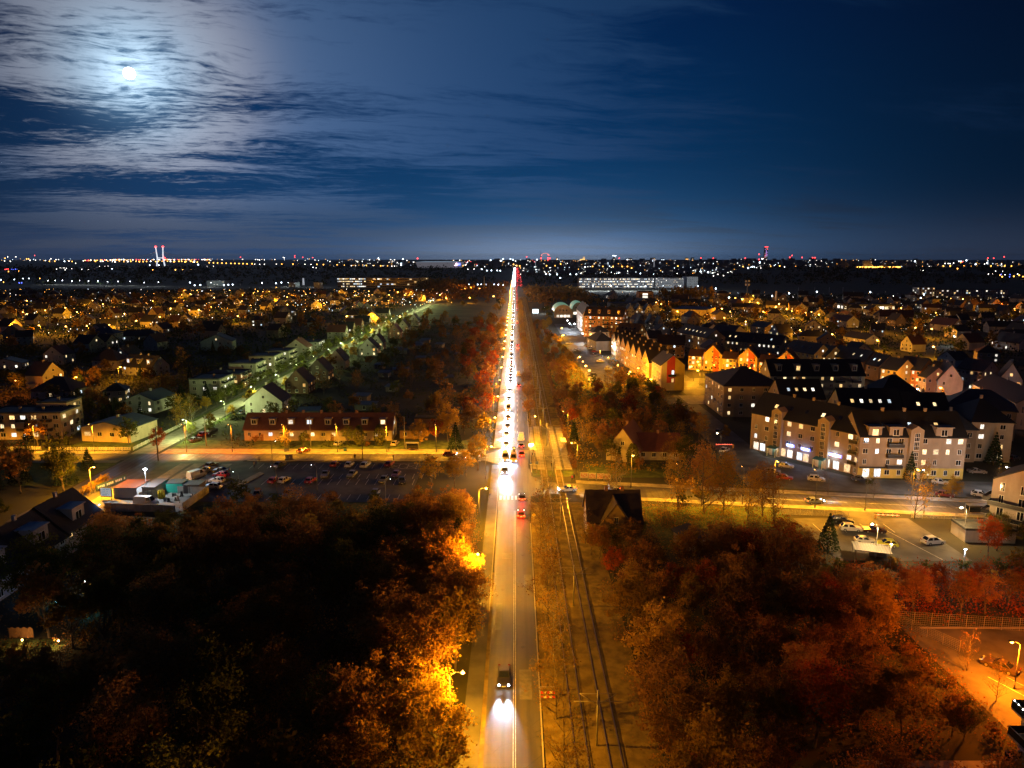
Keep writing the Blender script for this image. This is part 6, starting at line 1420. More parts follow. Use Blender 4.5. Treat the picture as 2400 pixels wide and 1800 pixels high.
# ------------------------------------------------------------------ trees
G_ = 'wood at the lower left'
def hcap(x, y):
    """tree height the photo leaves room for: what stands behind stays in view"""
    if x > 40 and y < 104:
        for h in np.arange(12.5, 1.0, -.5):
            xx, yy = x * cos(YAW) + y * sin(YAW), y * cos(YAW) - x * sin(YAW); cs = CP * yy + SP * (58 - h)
            px = 1200 + F * (xx + h * .28) / cs; py = 900 + F * ((58 - h) * CP - yy * SP) / cs
            if px < 2118 or py > np.interp(px, (2120, 2200, 2261, 2315, 2400), (1462, 1512, 1560, 1640, 1690)) + 12: return h
        return 1.5
    if x > 40 and x / y > .40 and y < 131: return max(1.5, 58 * (1 - y / 129))
    if x < -55: Y = 99 if y < 97 else 156
    elif x < -5: Y = 172 if y < 166 else 1e9
    elif 16 < x < 28: Y = 137 if y < 135 else 1e9
    elif 28 <= x < 62: Y = 150 if y < 148 else 1e9
    elif 62 <= x < 116: Y = (86 if y < 84 else 127)
    else: Y = 1e9
    return 58 * (1 - y / Y) + .8 if y < Y else 99
HUE = {'leaves_brown': 'brown', 'leaves_gold': 'golden', 'leaves_rust': 'rust-red', 'leaves_green': 'dark green', 'needles': 'conical evergreen'}
def wood(n_, x0, y0, x1, y1, kinds, s0, s1, name, lab, grp, seed, minr=3.6, test=None):
    rnd = random.Random(seed); pts = []; made = []
    for _ in range(n_ * 30):
        if len(pts) >= n_: break
        x, y = rnd.uniform(x0, x1), rnd.uniform(y0, y1)
        if test and not test(x, y): continue
        if not clear(x, y, 1.5): continue
        if any((x - a) ** 2 + (y - b) ** 2 < minr * minr for a, b in pts): continue
        pts.append((x, y)); k = rnd.choice(kinds); s = rnd.uniform(s0, s1) * (min(1, .66 + .012 * (x - 16)) if seed == 31 else 1); hc = hcap(x, y) / 12.5
        if hc < .30: k, s = T_bush[rnd.randint(0, 2)], rnd.uniform(.6, 1.0)
        elif s > hc: s = hc * rnd.uniform(.85, 1.0)
        made.append((x, y, tree(name, k, x, y, s, lab, grp, sz=rnd.uniform(.88, 1.1)), HUE[k[1].materials[0].name]))
    if len(made) > 1:     # tell them apart: row by row from the near side, counted from the road
        made.sort(key=lambda q: q[1]); nr = max(1, int(round(sqrt(len(made) * (y1 - y0) / max(1.0, x1 - x0)))))
        nr = min(nr, len(made)); per = len(made) / nr; short = grp.replace('trees of the ', '').replace('trees in the ', '').replace('trees ', '')
        for r_i in range(nr):
            row = sorted(made[int(r_i * per):int((r_i + 1) * per)], key=lambda q: abs(q[0]))
            for j, q in enumerate(row):
                q[2]['label'] = (f'{q[3]} tree, {ordn(r_i)} going back, {short}' if len(row) == 1 else f'{q[3]} tree, {ordn(j)} from road in {ordn(r_i)} row, {short}')
    return pts
for r_ in ((-103, 150, -77, 175), (62, 78, 100, 107), (61, 129, 91, 156), (-82, 163, -24, 212), (RX0 - 1, 0, 16.0, 2000), (-420, 195, 0, 211.5), (-116, 196, -107.5, 1500), (34, 328, 53, 640), (59, 163, 140, 184), (84, 182, 86, 186), (61, 183, 76, 300), (38, 68, 60, 76)): OCC.append(r_)
brk = [T_near[0], T_near[2], T_near[5], T_near[1]]
# dark wood lower left
wood(95, -92, 52, -12, 140, [T_near[0], T_near[2], T_near[4], T_mid[0], T_mid[1], T_mid[3]], .8, 1.2, 'woodland_tree', 'dark autumn tree in the unlit wood left of the road', G_, 21, 6.0, lambda x, y: not (x < -80 and y > 85) and abs(x) < .8 * y)
wood(34, -100, 118, -14, 163, [T_mid[0], T_mid[1], T_mid[3], T_near[0], T_near[4]], .6, .85, 'woodland_tree', 'dim tree between the dark wood and the car park', 'trees below the car park', 22, 6.2, lambda x, y: not (x < -84 and y < 150) and not (x < -76 and y > 150))
# trees beside the main road, left
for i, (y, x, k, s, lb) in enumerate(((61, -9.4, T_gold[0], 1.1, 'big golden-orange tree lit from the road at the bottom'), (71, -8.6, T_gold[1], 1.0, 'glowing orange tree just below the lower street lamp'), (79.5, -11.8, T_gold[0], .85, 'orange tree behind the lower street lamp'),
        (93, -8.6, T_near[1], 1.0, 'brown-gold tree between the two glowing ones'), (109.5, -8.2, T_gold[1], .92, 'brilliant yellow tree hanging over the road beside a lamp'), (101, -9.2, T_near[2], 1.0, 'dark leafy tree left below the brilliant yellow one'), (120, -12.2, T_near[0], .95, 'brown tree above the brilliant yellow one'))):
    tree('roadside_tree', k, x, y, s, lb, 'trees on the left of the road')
wood(16, -20, 55, -10, 130, [T_near[0], T_near[2], T_near[1]], .8, 1.05, 'roadside_tree', 'brown tree in the belt along the left of the lower road', 'belt left of lower road', 23, 4.4)
wood(15, -24, 128, -9, 195, [T_near[1], T_mid[3], T_near[0], T_bare[1], T_bare[2]], .7, 1.0, 'roadside_tree', 'autumn tree beside the junction on the left', 'trees left of the junction', 24, 5)
wood(60, -30, 214, -9.5, 620, [T_mid[0], T_mid[3], T_mid[2], T_bare[0], T_mid[4]], .75, 1.1, 'roadside_tree', 'orange-lit tree in the row left of the upper road', 'tree row left of the upper road', 25, 5.5)
# verge trees between road and tram
for i, (x, y, k, s) in enumerate(((5.2, 64, 0, .8), (5.5, 72, 1, .85), (5.3, 82, 2, .95), (5.6, 95, 1, .9), (5.3, 107, 0, 1.0), (5.4, 118, 2, .85), (5.8, 129, 3, .8), (5.2, 137, 0, .9), (6.0, 148, 3, 1.0), (5.4, 57, 2, .8))):
    tree('bare_tree', (T_bare + T_birch)[k] if i % 3 else T_birch[i % 2], x, y, s, f'thin half-bare tree between road and tracks, {ordn(sorted([64,72,82,95,107,118,129,137,148,57]).index(y))} up from the bottom', 'half-bare trees between road and tracks')
rnd = random.Random(9); y = 246; ui = 0
while y < 900:
    tree('bare_tree', rnd.choice(T_bare + [T_mid[3], T_mid[0]]), 5.3 + rnd.uniform(-.3, .3), y, rnd.uniform(.6, .95), f'brownish thin tree, {ordn(ui)} going back in the upper row between road and tracks', 'upper row between road and tracks'); ui += 1; y += rnd.uniform(8, 15)
# right of the tracks
for i, (px, py, k, s) in enumerate(((1385, 1300, T_mid[3], .62), (1405, 1310, T_near[0], .55), (1445, 1300, T_near[4], .5), (1480, 1290, T_near[0], .55), (1500, 1262, T_mid[1], .5), (1372, 1275, T_bare[1], .62), (1425, 1296, T_bare[2], .6), (1462, 1308, T_near[5], .6))):
    x, y = P(px, py, 0); tree('garden_tree', k, x, y, s, f'overgrown garden tree round the crossed-gable house, {ordn(i)} of them', 'trees round the crossed-gable house')
for i, (px, py, k, s) in enumerate(((1432, 1082, T_mid[1], .7), (1450, 1100, T_con[0], .75), (1482, 1098, T_col[0], 1.6), (1500, 1103, T_mid[0], .4), (1560, 1096, T_bare[2], .6), (1590, 1092, T_near[0], .7), (1606, 1100, T_near[4], .75), (1535, 1104, T_bush[0], 1.1))):
    x, y = P(px, py, 0); tree('garden_tree', k, x, y, s, f'garden tree before the farmhouse, {ordn(i)} of them', 'trees before the farmhouse')
wood(85, 16.5, 48, 62, 128, [T_near[0], T_near[2], T_near[5], T_near[1], T_gold[0], T_near[3]], .68, 1.02, 'woodland_tree', 'orange-brown tree in the wood right of the tracks', 'wood right of the tracks', 31, 4.5, lambda x, y: x < .70 * y and not (38 < x and y < 66 and x > 45))
for i, (x, y, s, lb) in enumerate(((18.6, 62, 1.15, 'golden-lit tree at the bottom edge of the tracks'), (18.4, 74, 1.1, 'big copper tree leaning over the tracks'), (19.0, 88, 1.05, 'golden leafy tree below the track mast'), (18.2, 104, .9, 'bright autumn tree at the wood edge above the mast'))):
    tree('wood_edge_tree', (T_gold[0], T_near[0], T_gold[1], T_gold[0])[i], x, y, s, lb, 'trees at the wood edge')
wood(60, 58, 107.5, 104, 129, [T_near[3], T_near[3], T_near[0], T_near[5]], .7, 1.0, 'red_tree', 'rust-red tree in the wood above the lower car park', 'rust-red wood, right', 32, 4.3)
wood(9, 91, 122, 103, 136, [T_near[3], T_near[5], T_near[4]], .55, .8, 'red_tree', 'rust-brown tree beside the small lot', 'rust-brown trees by the small lot', 33, 4)
wood(14, 40, 120, 62, 134, [T_near[3], T_con[0], T_near[5]], .7, .9, 'red_tree', 'reddish tree left of the small lot', 'reddish trees left of the small lot', 34, 4.2)
wood(26, 50, 58, 80, 79, [T_near[0], T_near[4], T_near[2]], .6, .85, 'woodland_tree', 'tree below the orange-lit car park', 'trees below the orange car park', 35, 3.6)
for x, y, w_ in ((64, 86, 'middle'), (64.5, 93, 'uppermost')): tree('bare_tree', T_bare[3], x, y, .5, f'{w_} bare twiggy shrub at the left edge of the orange car park', 'bare shrubs at the orange car park')
# small park with big bare trees
for i, (a_, b_) in enumerate(((1435, 915), (1660, 940), (1825, 940), (2035, 1000), (2165, 960), (1640, 870), (1310, 1000), (2260, 1010))):
    x, y = P(1200 + a_ / 3.687, 950 + b_ / 3.687, 0); tree('bare_tree', (T_park[i % 3] if i != 6 else T_bare[1]), x, y, (1.05, 1.3, 1.15, .95, 1.0, .95, .5, .9)[i], f'large bare-branched park tree by the side street, {ordn(i)} of the group', 'large trees of the small park')
for i, (px, py, k, s, lb) in enumerate(((2143, 1216, T_bare[2], 1.05, 'forked tree with golden leaves at the small lot gate'), (2230, 1171, T_gold[0], .5, 'small round golden tree beside parked cars'), (2132, 1125, T_con[0], .9, 'spruce before the balconies of the flats'), (2328, 1090, T_con[1], 1.1, 'dark spruce before the corner flats'),
        (1443, 1168, T_birch[0], .95, 'slim birch glowing orange at the street corner'), (1345, 1035, T_con[0], .85, 'dark green conifer at the upper tram stop'), (1410, 1070, T_gold[1], .6, 'small golden tree by the farmhouse'), (1456, 1040, T_con[1], .8, 'dark conifer in front of the farmhouse gable'),
        (2040, 1140, T_bush[0], .9, 'round green shrub on the lawn before the shops'), (2047, 1168, T_bare[1], .5, 'thin young tree before the shops'), (1940, 1160, T_bare[3], .6, 'bare young tree by the shop lot'), (1700, 1030, T_gold[0], .4, 'yellow-green bush at the lane bend'), (371, 1078 - 18, T_near[3], .62, 'red-orange maple at the avenue corner'),
        (430, 1010, T_bare[2], 1.0, 'tall weeping tree behind the red-orange maple'), (450, 1008, T_birch[0], 1.0, 'second tall pale tree behind the maple'), (2345, 1140, T_bare[1], .5, 'bare tree at the right street shelter'), (1940, 1290, T_con[2], .9, 'conifer at the left of the carport'))):
    x, y = P(px, py, 0); tree('garden_tree' if 'tree' in lb or 'maple' in lb else ('conifer' if 'conif' in lb or 'spruce' in lb else 'bush'), k, x, y, s, lb, 'single trees')
tree('shrub', T_bush[0], *P(1640, 1175, 0), 1.4, 'right one of two dark green shrubs under the park trees', 'shrubs under the park trees'); tree('shrub', T_bush[0], *P(1600, 1180, 0), 1.3, 'left one of two dark green shrubs under the park trees', 'shrubs under the park trees')
wood(60, 17.5, 205, 60, 330, [T_mid[0], T_mid[1], T_mid[2], T_near[4], T_mid[4], T_bare[2]], .6, .95, 'garden_tree', 'brown or dark green tree between tracks and flats', 'trees between tracks and flats', 41, 4.6, lambda x, y: not (24 < x < 50 and 190 < y < 212) and not (20 < x < 42 and y > 290 and x < 34))
wood(42, 16.8, 246, 24, 640, [T_mid[3], T_mid[0], T_mid[2], T_bush[2]], .45, .8, 'garden_tree', 'orange-lit tree in the row right of the tracks', 'row right of the upper tracks', 42, 5)
wood(26, 24, 330, 34, 700, [T_mid[3], T_far[2], T_bush[2]], .5, .8, 'garden_tree', 'golden bushy tree beside the service road', 'trees beside the service road', 43, 6)
wood(95, -100, 232, -28, 640, [T_mid[0], T_mid[1], T_far[0], T_far[1], T_bare[0], T_mid[2]], .55, 1.05, 'allotment_tree', 'unlit tree in the dark gardens between avenue and road', 'trees of the dark gardens', 44, 7)
wood(46, -119.2, 236, -116.6, 700, [T_mid[1], T_mid[3], T_near[4]], .42, .68, 'avenue_tree', 'green-lit small tree on the left side of the avenue', 'small trees along the avenue left', 45, 7)
wood(46, -106.5, 224, -101, 700, [T_col[0], T_mid[1], T_mid[3], T_near[4]], .45, .75, 'avenue_tree', 'green-lit small tree on the right side of the avenue', 'small trees along the avenue right', 46, 6)
# terrace front trees
for i, (px, py, k, s, lb) in enumerate(((676, 1057, T_bare[2], .62, 'brown rounded tree before the left part of the terrace'), (712, 1048, T_mid[1], .5, 'dark round tree before the terrace middle'), (818, 1045, T_near[4], .52, 'green tree before the right part of the terrace'), (842, 1046, T_col[0], 1.5, 'egg-shaped clipped evergreen, left of two'), (890, 1046, T_col[1], 1.55, 'egg-shaped clipped evergreen, right of two'),
        (862, 1047, T_bush[1], .7, 'little bush between the two clipped evergreens'), (985, 1045, T_gold[0], .7, 'golden shrubby tree right of the terrace'), (1050, 1035, T_gold[1], 1.05, 'wide golden tree behind the bus shelter'), (1068, 1055, T_con[2], 1.0, 'dark evergreen by the corner'), (600, 1035, T_bush[1], .8, 'low brown shrub in the terrace garden'))):
    x, y = P(px, py, 0); tree('garden_tree', k, x, y, s, lb, 'trees before the terrace')
# gardens left
wood(34, -190, 214, -119, 300, [T_con[0], T_con[1], T_mid[1], T_mid[0], T_col[0]], .6, 1.0, 'garden_tree', 'dark conifer or shrub in the left gardens', 'trees in the left gardens', 47, 6)
wood(24, -150, 150, -114, 197, [T_con[2], T_mid[0], T_near[4], T_con[0]], .75, 1.15, 'garden_tree', 'dark tree left of the driveway', 'trees left of the driveway', 48, 5.2)
wood(40, -330, 300, -140, 480, [T_con[0], T_mid[1], T_mid[0], T_far[0]], .6, 1.0, 'garden_tree', 'dim tree in the dark field gardens on the left', 'trees in the far left gardens', 49, 9)
for i, (px, py, k, s) in enumerate(((430, 880, T_bare[2], 1.1), (185, 905, T_mid[3], .8), (225, 905, T_mid[3], .9), (250, 880, T_mid[3], .8), (190, 915, T_con[1], 1.0))):
    x, y = P(px, py, 0); tree('garden_tree', k, x, y, s, f'tree lit by the curved orange lamps, {ordn(i)} of the cluster', 'trees by the curved lamps')
def far_trees(n_, x0, x1, y0, y1, lab, grp, seed, name='far_tree'):
    wood(n_, x0, y0, x1, y1, T_far + [T_mid[3]], .7, 1.2, name, lab, grp, seed, 9, lambda x, y: abs(x) < .74 * y)
far_trees(165, -700, -136, 480, 1100, 'small dim tree among the left suburb houses', 'trees of the left suburb', 51, 'suburb_tree')
far_trees(120, 100, 700, 330, 900, 'small dim tree among the right suburb houses', 'trees of the right suburb', 52, 'suburb_tree')
far_trees(45, -90, -14, 560, 1500, 'far dark tree between avenue and main road', 'far trees between the avenue and the road', 53)
far_trees(34, 14, 95, 660, 1300, 'far brown tree right of the main road', 'far trees right of the road', 54)
for i, px in enumerate((1553, 1580, 1592, 1603, 1618, 1628, 1645, 1665)):
    x, y = P(px, 708, 0); tree('far_tree', T_far[2], x, y, 1.9, f'golden poplar in the lit row behind the warehouse, {ordn(i)} from the left', 'golden poplars behind the warehouse', sz=1.3)
# garden bush carpet near, as low stuff
def stuff_leaves(name, pts, per, rad, size, m, zs=1.0):
    c = np.array(pts); idx = np.repeat(np.arange(len(c)), per); cen = np.concatenate([c[idx], np.zeros((len(idx), 1))], 1) if c.shape[1] == 2 else c[idx]
    off = NR.normal(size=(len(idx), 3)) * np.array([rad, rad, rad * zs]); off[:, 2] = np.abs(off[:, 2]); cen = cen + off
    o = link(name, quads_mesh(name, cen, size * (.6 + .8 * NR.rand(len(idx))), m)); o['kind'] = 'stuff'; return o
def scatter(n_, x0, y0, x1, y1, test=None):
    out = []
    while len(out) < n_:
        x, y = R.uniform(x0, x1), R.uniform(y0, y1)
        if (not test or test(x, y)): out.append((x, y))
    return out
nb_ = lambda x, y: clear(x, y, .5)
stuff_leaves('undergrowth', scatter(520, -95, 50, -8, 160, nb_), 70, 1.2, .3, L_brown, .7); stuff_leaves('undergrowth', scatter(420, 16.5, 48, 62, 160, nb_), 80, 1.1, .28, L_brown, .7)
stuff_leaves('undergrowth', scatter(200, 60, 105, 110, 130, nb_), 70, 1.0, .28, L_rust, .7); stuff_leaves('undergrowth', scatter(500, 17, 190, 62, 420, nb_), 36, 1.3, .5, L_gold, .6)
stuff_leaves('undergrowth', scatter(700, -104, 215, -9, 640, nb_), 26, 1.6, .6, L_green, .6); stuff_leaves('undergrowth', scatter(900, -420, 212, -119, 700, nb_), 22, 1.8, .7, L_green, .7)
stuff_leaves('fallen_leaves', scatter(2600, RX1 + .3, 40, 16.4, 164), 5, .9, .16, L_gold, .01); stuff_leaves('fallen_leaves', scatter(1500, 26, 132, 62, 163, nb_), 6, .9, .2, L_gold, .01)
cone_ = lambda x, y: abs(x) < .76 * y and clear(x, y, .5)
stuff_leaves('suburb_greenery', scatter(3800, -930, 460, -136, 1350, cone_), 12, 2.6, 1.5, L_conif, .8); stuff_leaves('suburb_greenery', scatter(3200, 100, 330, 900, 1150, cone_), 12, 2.2, 1.3, L_conif, .8)
stuff_leaves('suburb_greenery', scatter(900, -330, 216, -136, 460, cone_), 26, 1.8, .8, L_green, .9)
# hedge line right of the tracks
stuff_leaves('hedge', [(16.6 + R.uniform(-.3, .3), y) for y in np.arange(192, 640, .8)], 30, .45, .35, L_brown, 1.6)
# distant woods
def dwood(n_, x0, x1, y0, y1, m=L_conif, s=5.0, h=7):
    pts = [(x, y, 2) for x, y in scatter(n_, x0, y0, x1, y1, nb_)]; return stuff_leaves('distant_woodland', pts, 14, s, s * .9, m, 1.0)
dwood(900, -2300, -40, 1560, 2900); dwood(900, 30, 2600, 1560, 2600, L_conif); dwood(500, -4200, -60, 2900, 4200, L_conif, 10); dwood(400, 1100, 4200, 2600, 4300, L_conif, 10)
dwood(240, -160, -20, 980, 1560, L_brown, 4); dwood(160, 20, 110, 900, 1350, L_brown, 4); dwood(120, -190, -110, 1380, 1560, L_brown, 6)

# ------------------------------------------------------------------ the far city and its lights
EM = {'s': E_fs, 'w': E_fw, 'c': E_fc, 'r': E_fr, 'b': E_fb, 'g': E_fg, 'd': E_fwd}
FARL = {k: MB() for k in EM}
def flight(px, py, c, d=None, size=1.0, dist=None):
    """a far lamp or flood light, standing where the plain meets this line of sight"""
    if dist: x, y, z = PD(px, py, dist)
    else:
        z = 8; x, y = P(px, py, z)
    D = hypot(x, y); r = D / 1664 * .95 * size
    FARL[c].octa(x, y, max(z, r * .6), r)
zz = lambda o, a, b: (o + a / 5.53, 560 + b / 5.53)
def fl(o, c, pts, size=1.0, dist=None):
    for a, b in pts:
        px, py = zz(o, a, b)
        flight(px, py, c, size=size, dist=dist if dist else (4800 if py < 621 else None))
fl(0, 's', [(65, 250), (640, 290), (710, 288), (935, 292), (345, 260), (370, 258), (110, 422), (245, 418), (45, 560), (1980, 400), (515, 512)], 1.2)
fl(0, 'w', [(60, 285), (135, 290), (660, 258), (725, 268), (760, 268), (895, 287), (980, 315), (390, 275), (460, 276), (590, 280), (205, 232), (100, 232), (1060, 393), (1145, 398), (735, 392), (845, 400), (930, 385)], .9)
fl(0, 'c', [(835, 290), (300, 512), (375, 512), (10, 530), (1450, 388), (1940, 340), (2058, 340), (185, 525)], 1.4)
fl(0, 'r', [(448, 215), (68, 395), (85, 392), (105, 390)], 1.1); fl(0, 'b', [(150, 395), (175, 392), (200, 394), (225, 393), (250, 570), (280, 568)], 1.5)
fl(0, 'w', [(780, 375), (800, 376), (830, 376), (860, 380), (1270, 385), (1340, 360), (1360, 355), (1385, 358), (1400, 350), (1290, 355)], .8)
fl(400, 's', [(40, 295), (185, 298), (290, 300), (345, 300), (500, 308), (555, 310), (608, 312), (665, 313), (720, 315), (780, 317), (832, 318), (887, 319), (938, 321), (990, 323), (1055, 322), (1440, 327), (1585, 326), (1658, 327), (1895, 330), (1980, 332), (2068, 334), (2157, 336), (62, 400), (158, 400), (262, 397)], 1.5)
fl(400, 'w', [(1090, 327), (1155, 328), (1215, 328), (1370, 327), (1740, 328), (1820, 330), (1100, 267), (1130, 269), (1150, 271), (1215, 271), (665, 267), (1870, 272), (2065, 292), (1460, 240), (1475, 245), (445, 395), (555, 355), (470, 355), (2118, 355), (1885, 375)], .9)
fl(400, 'r', [(905, 237), (1608, 218), (1608, 236), (1712, 238), (1840, 242)], 1.2, 7000); fl(400, 'c', [(355, 332), (250, 565), (310, 600), (385, 597), (690, 600), (748, 594), (803, 592), (1435, 565), (1365, 575), (1185, 572), (1845, 365)], 1.7)
fl(800, 's', [(38, 338), (228, 343), (325, 345), (425, 347), (940, 350), (1152, 352), (1258, 348), (1358, 348), (1575, 348), (510, 348), (600, 352), (620, 345), (830, 352), (2000, 345), (2090, 340), (2150, 350)], 1.5)
fl(800, 'w', [(130, 348), (170, 345), (540, 350), (655, 352), (690, 352), (720, 352), (940, 300), (850, 280), (490, 268), (365, 270), (690, 270), (640, 268), (205, 292), (272, 292), (1465, 328), (1450, 332), (1480, 330), (1640, 392), (1720, 390), (1535, 275), (1815, 390)], 1.0)
fl(800, 'c', [(775, 318), (775, 340), (798, 262), (480, 250), (1935, 275), (2098, 260), (2192, 260), (2065, 283), (1887, 410), (1945, 408), (2020, 408), (2060, 410), (1820, 392), (1652, 588), (1768, 590), (1815, 590), (1873, 590), (1980, 590), (2035, 592), (2095, 595)], 1.6)
fl(800, 'r', [(988, 253)], 2.0, 6000); fl(800, 'g', [(867, 350)], 1.5); fl(800, 'b', [(1500, 330), (1490, 330)], 1.5, 4550); fl(800, 'w', [(1440, 328), (1460, 335)], 2.0, 4550)
fl(1200, 'r', [(190, 232), (290, 300), (380, 215), (470, 205), (465, 243), (465, 270), (1218, 362), (1307, 328), (1590, 362), (1645, 335), (1722, 355), (1390, 250), (2190, 318)], 1.4, 5200)
fl(1200, 's', [(448, 347), (560, 350), (630, 325), (1045, 357), (1310, 357), (1428, 357), (1033, 387), (1178, 357), (1497, 357), (1550, 380), (1800, 375), (2150, 352), (60, 345), (100, 350), (20, 330)], 1.6, 4300)
fl(1200, 'c', [(325, 268), (290, 368), (310, 400), (270, 395), (710, 352), (1260, 347), (1108, 433), (1383, 437), (950, 330), (885, 338), (945, 365), (970, 345), (12, 270), (490, 460), (585, 460), (755, 460), (835, 458), (625, 505), (1665, 448), (440, 455)], 1.7, None)
fl(1600, 's', [(437, 360), (515, 360), (785, 357), (1140, 352), (1258, 350), (1515, 350), (1645, 350), (1775, 350), (1898, 350), (2025, 345), (2135, 347), (110, 360), (262, 380), (350, 378)], 1.6)
fl(1600, 'c', [(162, 357), (232, 423), (330, 432), (5, 375), (905, 362), (930, 365), (880, 372), (850, 376), (1000, 305), (430, 643), (1740, 685), (1160, 740), (1380, 705), (600, 760)], 1.9)
fl(1600, 'r', [(990, 200), (990, 265), (398, 250), (398, 270), (237, 248), (1388, 240), (1418, 215), (1548, 240), (1685, 243), (1715, 243), (810, 250), (85, 315), (285, 357), (590, 680)], 1.6, 7000)
fl(1600, 'w', [(1320, 362), (960, 372), (1015, 378), (400, 478), (455, 458), (530, 475), (390, 440), (420, 438)], 1.1)
fl(2000, 's', [(35 + i * 104, 347) for i in range(6)] + [(640 + i * 88, 352 - (i % 2)) for i in range(18)] + [(1900, 470), (1930, 490), (2080, 485), (2150, 470), (2200, 490), (1350, 385)], 1.6)
fl(2000, 'c', [(800, 290), (1465, 278), (1735, 312), (220, 690), (1585, 328), (915, 720), (875, 765)], 1.8); fl(2000, 'r', [(225, 285), (1413, 295), (1745, 248), (1820, 250), (1955, 232), (540, 707)], 1.4, 7000)
fl(2000, 'b', [(2025, 490), (1915, 460), (2030, 462)], 1.3); fl(2000, 'w', [(1190, 318), (1230, 318), (1255, 320), (1300, 312), (1700, 325), (1920, 325), (2130, 455), (1965, 465), (1805, 455), (1750, 455), (1845, 415), (1935, 418), (880, 405), (905, 405), (68, 697), (520, 740)], 1.0)
# dense town band: blocks with lit windows
CB = MB(); rnd = random.Random(77)
def dens_(px):
    return 1.0 if 1150 < px < 2000 else (.55 if 2000 <= px < 2200 else .35 if 900 < px <= 1150 else .18 if px > 2200 else .16)
cnt = 0
for _ in range(2600):
    px = rnd.uniform(780, 2400)
    if rnd.random() > dens_(px): continue
    d = 4600 * (2.1 ** rnd.random()); x, y, _z = PD(px, 612, d)
    w, h = rnd.uniform(18, 60), rnd.choice((12, 15, 15, 18, 25, 34, 45)) * (1.3 if rnd.random() < .08 else 1)
    CB.b2(x - w / 2, y, 0, x + w / 2, y + 20, h)
    for _k in range(rnd.choice((0, 1, 1, 2, 3))):
        c = rnd.choice('ssswwwwcccddddd') if px > 1500 else rnd.choice('wwwwccccdddsss'); r = d / 1664 * rnd.uniform(.35, .72)
        FARL[c].octa(x + rnd.uniform(-w, w) / 2, y - r, rnd.uniform(3, h), r)
# brighter industrial belt just before the town
for _ in range(760):
    px, py = rnd.uniform(1215, 1720), 617 + 30 * rnd.random() ** 1.3; x, y = P(px, py, 0)
    if rnd.random() < .45: w = y * rnd.uniform(.004, .014); CB.b2(x - w, y, 0, x + w, y + 15, y * rnd.uniform(.002, .0045))
    if rnd.random() < .6: FARL[rnd.choice('ccccwwwddds')].octa(x, y - 8, 6 + rnd.random() * 4, y / 1664 * rnd.uniform(.4, .85))
for _ in range(420):
    px, py = rnd.uniform(1060, 1480), rnd.uniform(611, 624); x, y = P(px, py, 0); FARL[rnd.choice('ssswwcr')].octa(x, y, 8, y / 1664 * rnd.uniform(.4, .9))
for _ in range(90):
    px, py = rnd.uniform(0, 900), rnd.uniform(606.5, 611); x, y, z = PD(px, py, 7500); FARL[rnd.choice('sswwcd')].octa(x, y, z, 4 * rnd.uniform(.4, .8))
# suburb window sparks, porch lamps
for _ in range(620):
    px = rnd.uniform(0, 1060); py = rnd.uniform(677, 700 + (1060 - px) * .09 if px < 900 else 715); x, y = P(px, py, 5); FARL[rnd.choice('ssssswwcdd')].octa(x, y, 5, y / 1664 * rnd.uniform(.3, .75))
for _ in range(480):
    px, py = rnd.uniform(1400, 2400), rnd.uniform(684, 790); x, y = P(px, py, 4); FARL[rnd.choice('ssswwcddd')].octa(x, y, 5, y / 1664 * rnd.uniform(.25, .55))
# stream of traffic far up the road, both ways
for _ in range(330):
    y = 1450 * (2.9 ** rnd.random()); s = y / 1664 * rnd.uniform(.6, 1.1)
    FARL['c'].octa(-3 + rnd.uniform(-5, 3), y, 1.5 + s, s); (rnd.random() < .4 and FARL['r'].octa(6 + rnd.uniform(-2, 10), y, 1.5 + s, s * .38))
for px in np.arange(2010, 2110, 3): x, y = P(px, 626.5, 3); FARL['s'].octa(x, y, 4, 6)
for k in 'swcrbgd':
    if FARL[k].v:
        o = FARL[k].build({'s': 'distant_orange_lights', 'w': 'distant_white_lights', 'c': 'distant_cool_lights', 'r': 'distant_red_lights', 'b': 'distant_blue_lights', 'g': 'distant_green_lights', 'd': 'distant_dim_windows'}[k], EM[k]); o['kind'] = 'stuff'
o = CB.build('distant_town_blocks', M_wall, col=(.20, .20, .22)); o['kind'] = 'stuff'
# rows of white mast lamps before the dark wood, left
for i, (a_, b_) in enumerate(((612, 540), (705, 540), (800, 535), (925, 545), (1022, 540), (1138, 545), (1260, 545), (1385, 555), (1520, 550), (1680, 552), (1860, 565), (2045, 560))):
    px, py = zz(0, a_, b_); x, y = P(px, py, 9); lamp(x, y, 'tall', 'wht', 9000, 0, f'far white street lamp before the dark wood at the left, {ordn(i)} from the left', 'far white lamps at the left', glow=2.2, light=True)
# cable-stayed bridge and viaduct
bx_, by_, _ = PD(376, 612, 5600)
def Z(py, d, px=1200): return PD(px, py, d)[2]
e = empty('cable_stayed_bridge', (bx_, by_, 0)); tag(e, 'floodlit H-shaped pylon bridge with fan of cables on the horizon', 'bridge')
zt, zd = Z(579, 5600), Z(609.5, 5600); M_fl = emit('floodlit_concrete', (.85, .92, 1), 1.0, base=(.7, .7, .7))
for s in (-1, 1):
    a = MB(); a.tube((s * 32, 0, 0), (s * 22, 0, zt * .42), 5, 4.5, 6); a.tube((s * 22, 0, zt * .42), (s * 28, 0, zt), 4.5, 3.8, 6); a.build('pylon_leg', M_fl, e)
    a = MB(); a.ball(s * 28, 0, zt + 3, 9, 6, 8, 4); a.build('red_beacon', E_fr, e)
a = MB(); a.box(0, 0, zt * .43, 48, 6, 6); a.build('crossbeam', M_fl, e); a = MB(); a.ball(36, -6, zt * .43, 9, 7, 8, 4); a.build('red_beacon', E_fr, e)
cabm = emit('faint_cable', (.5, .6, .8), .05)
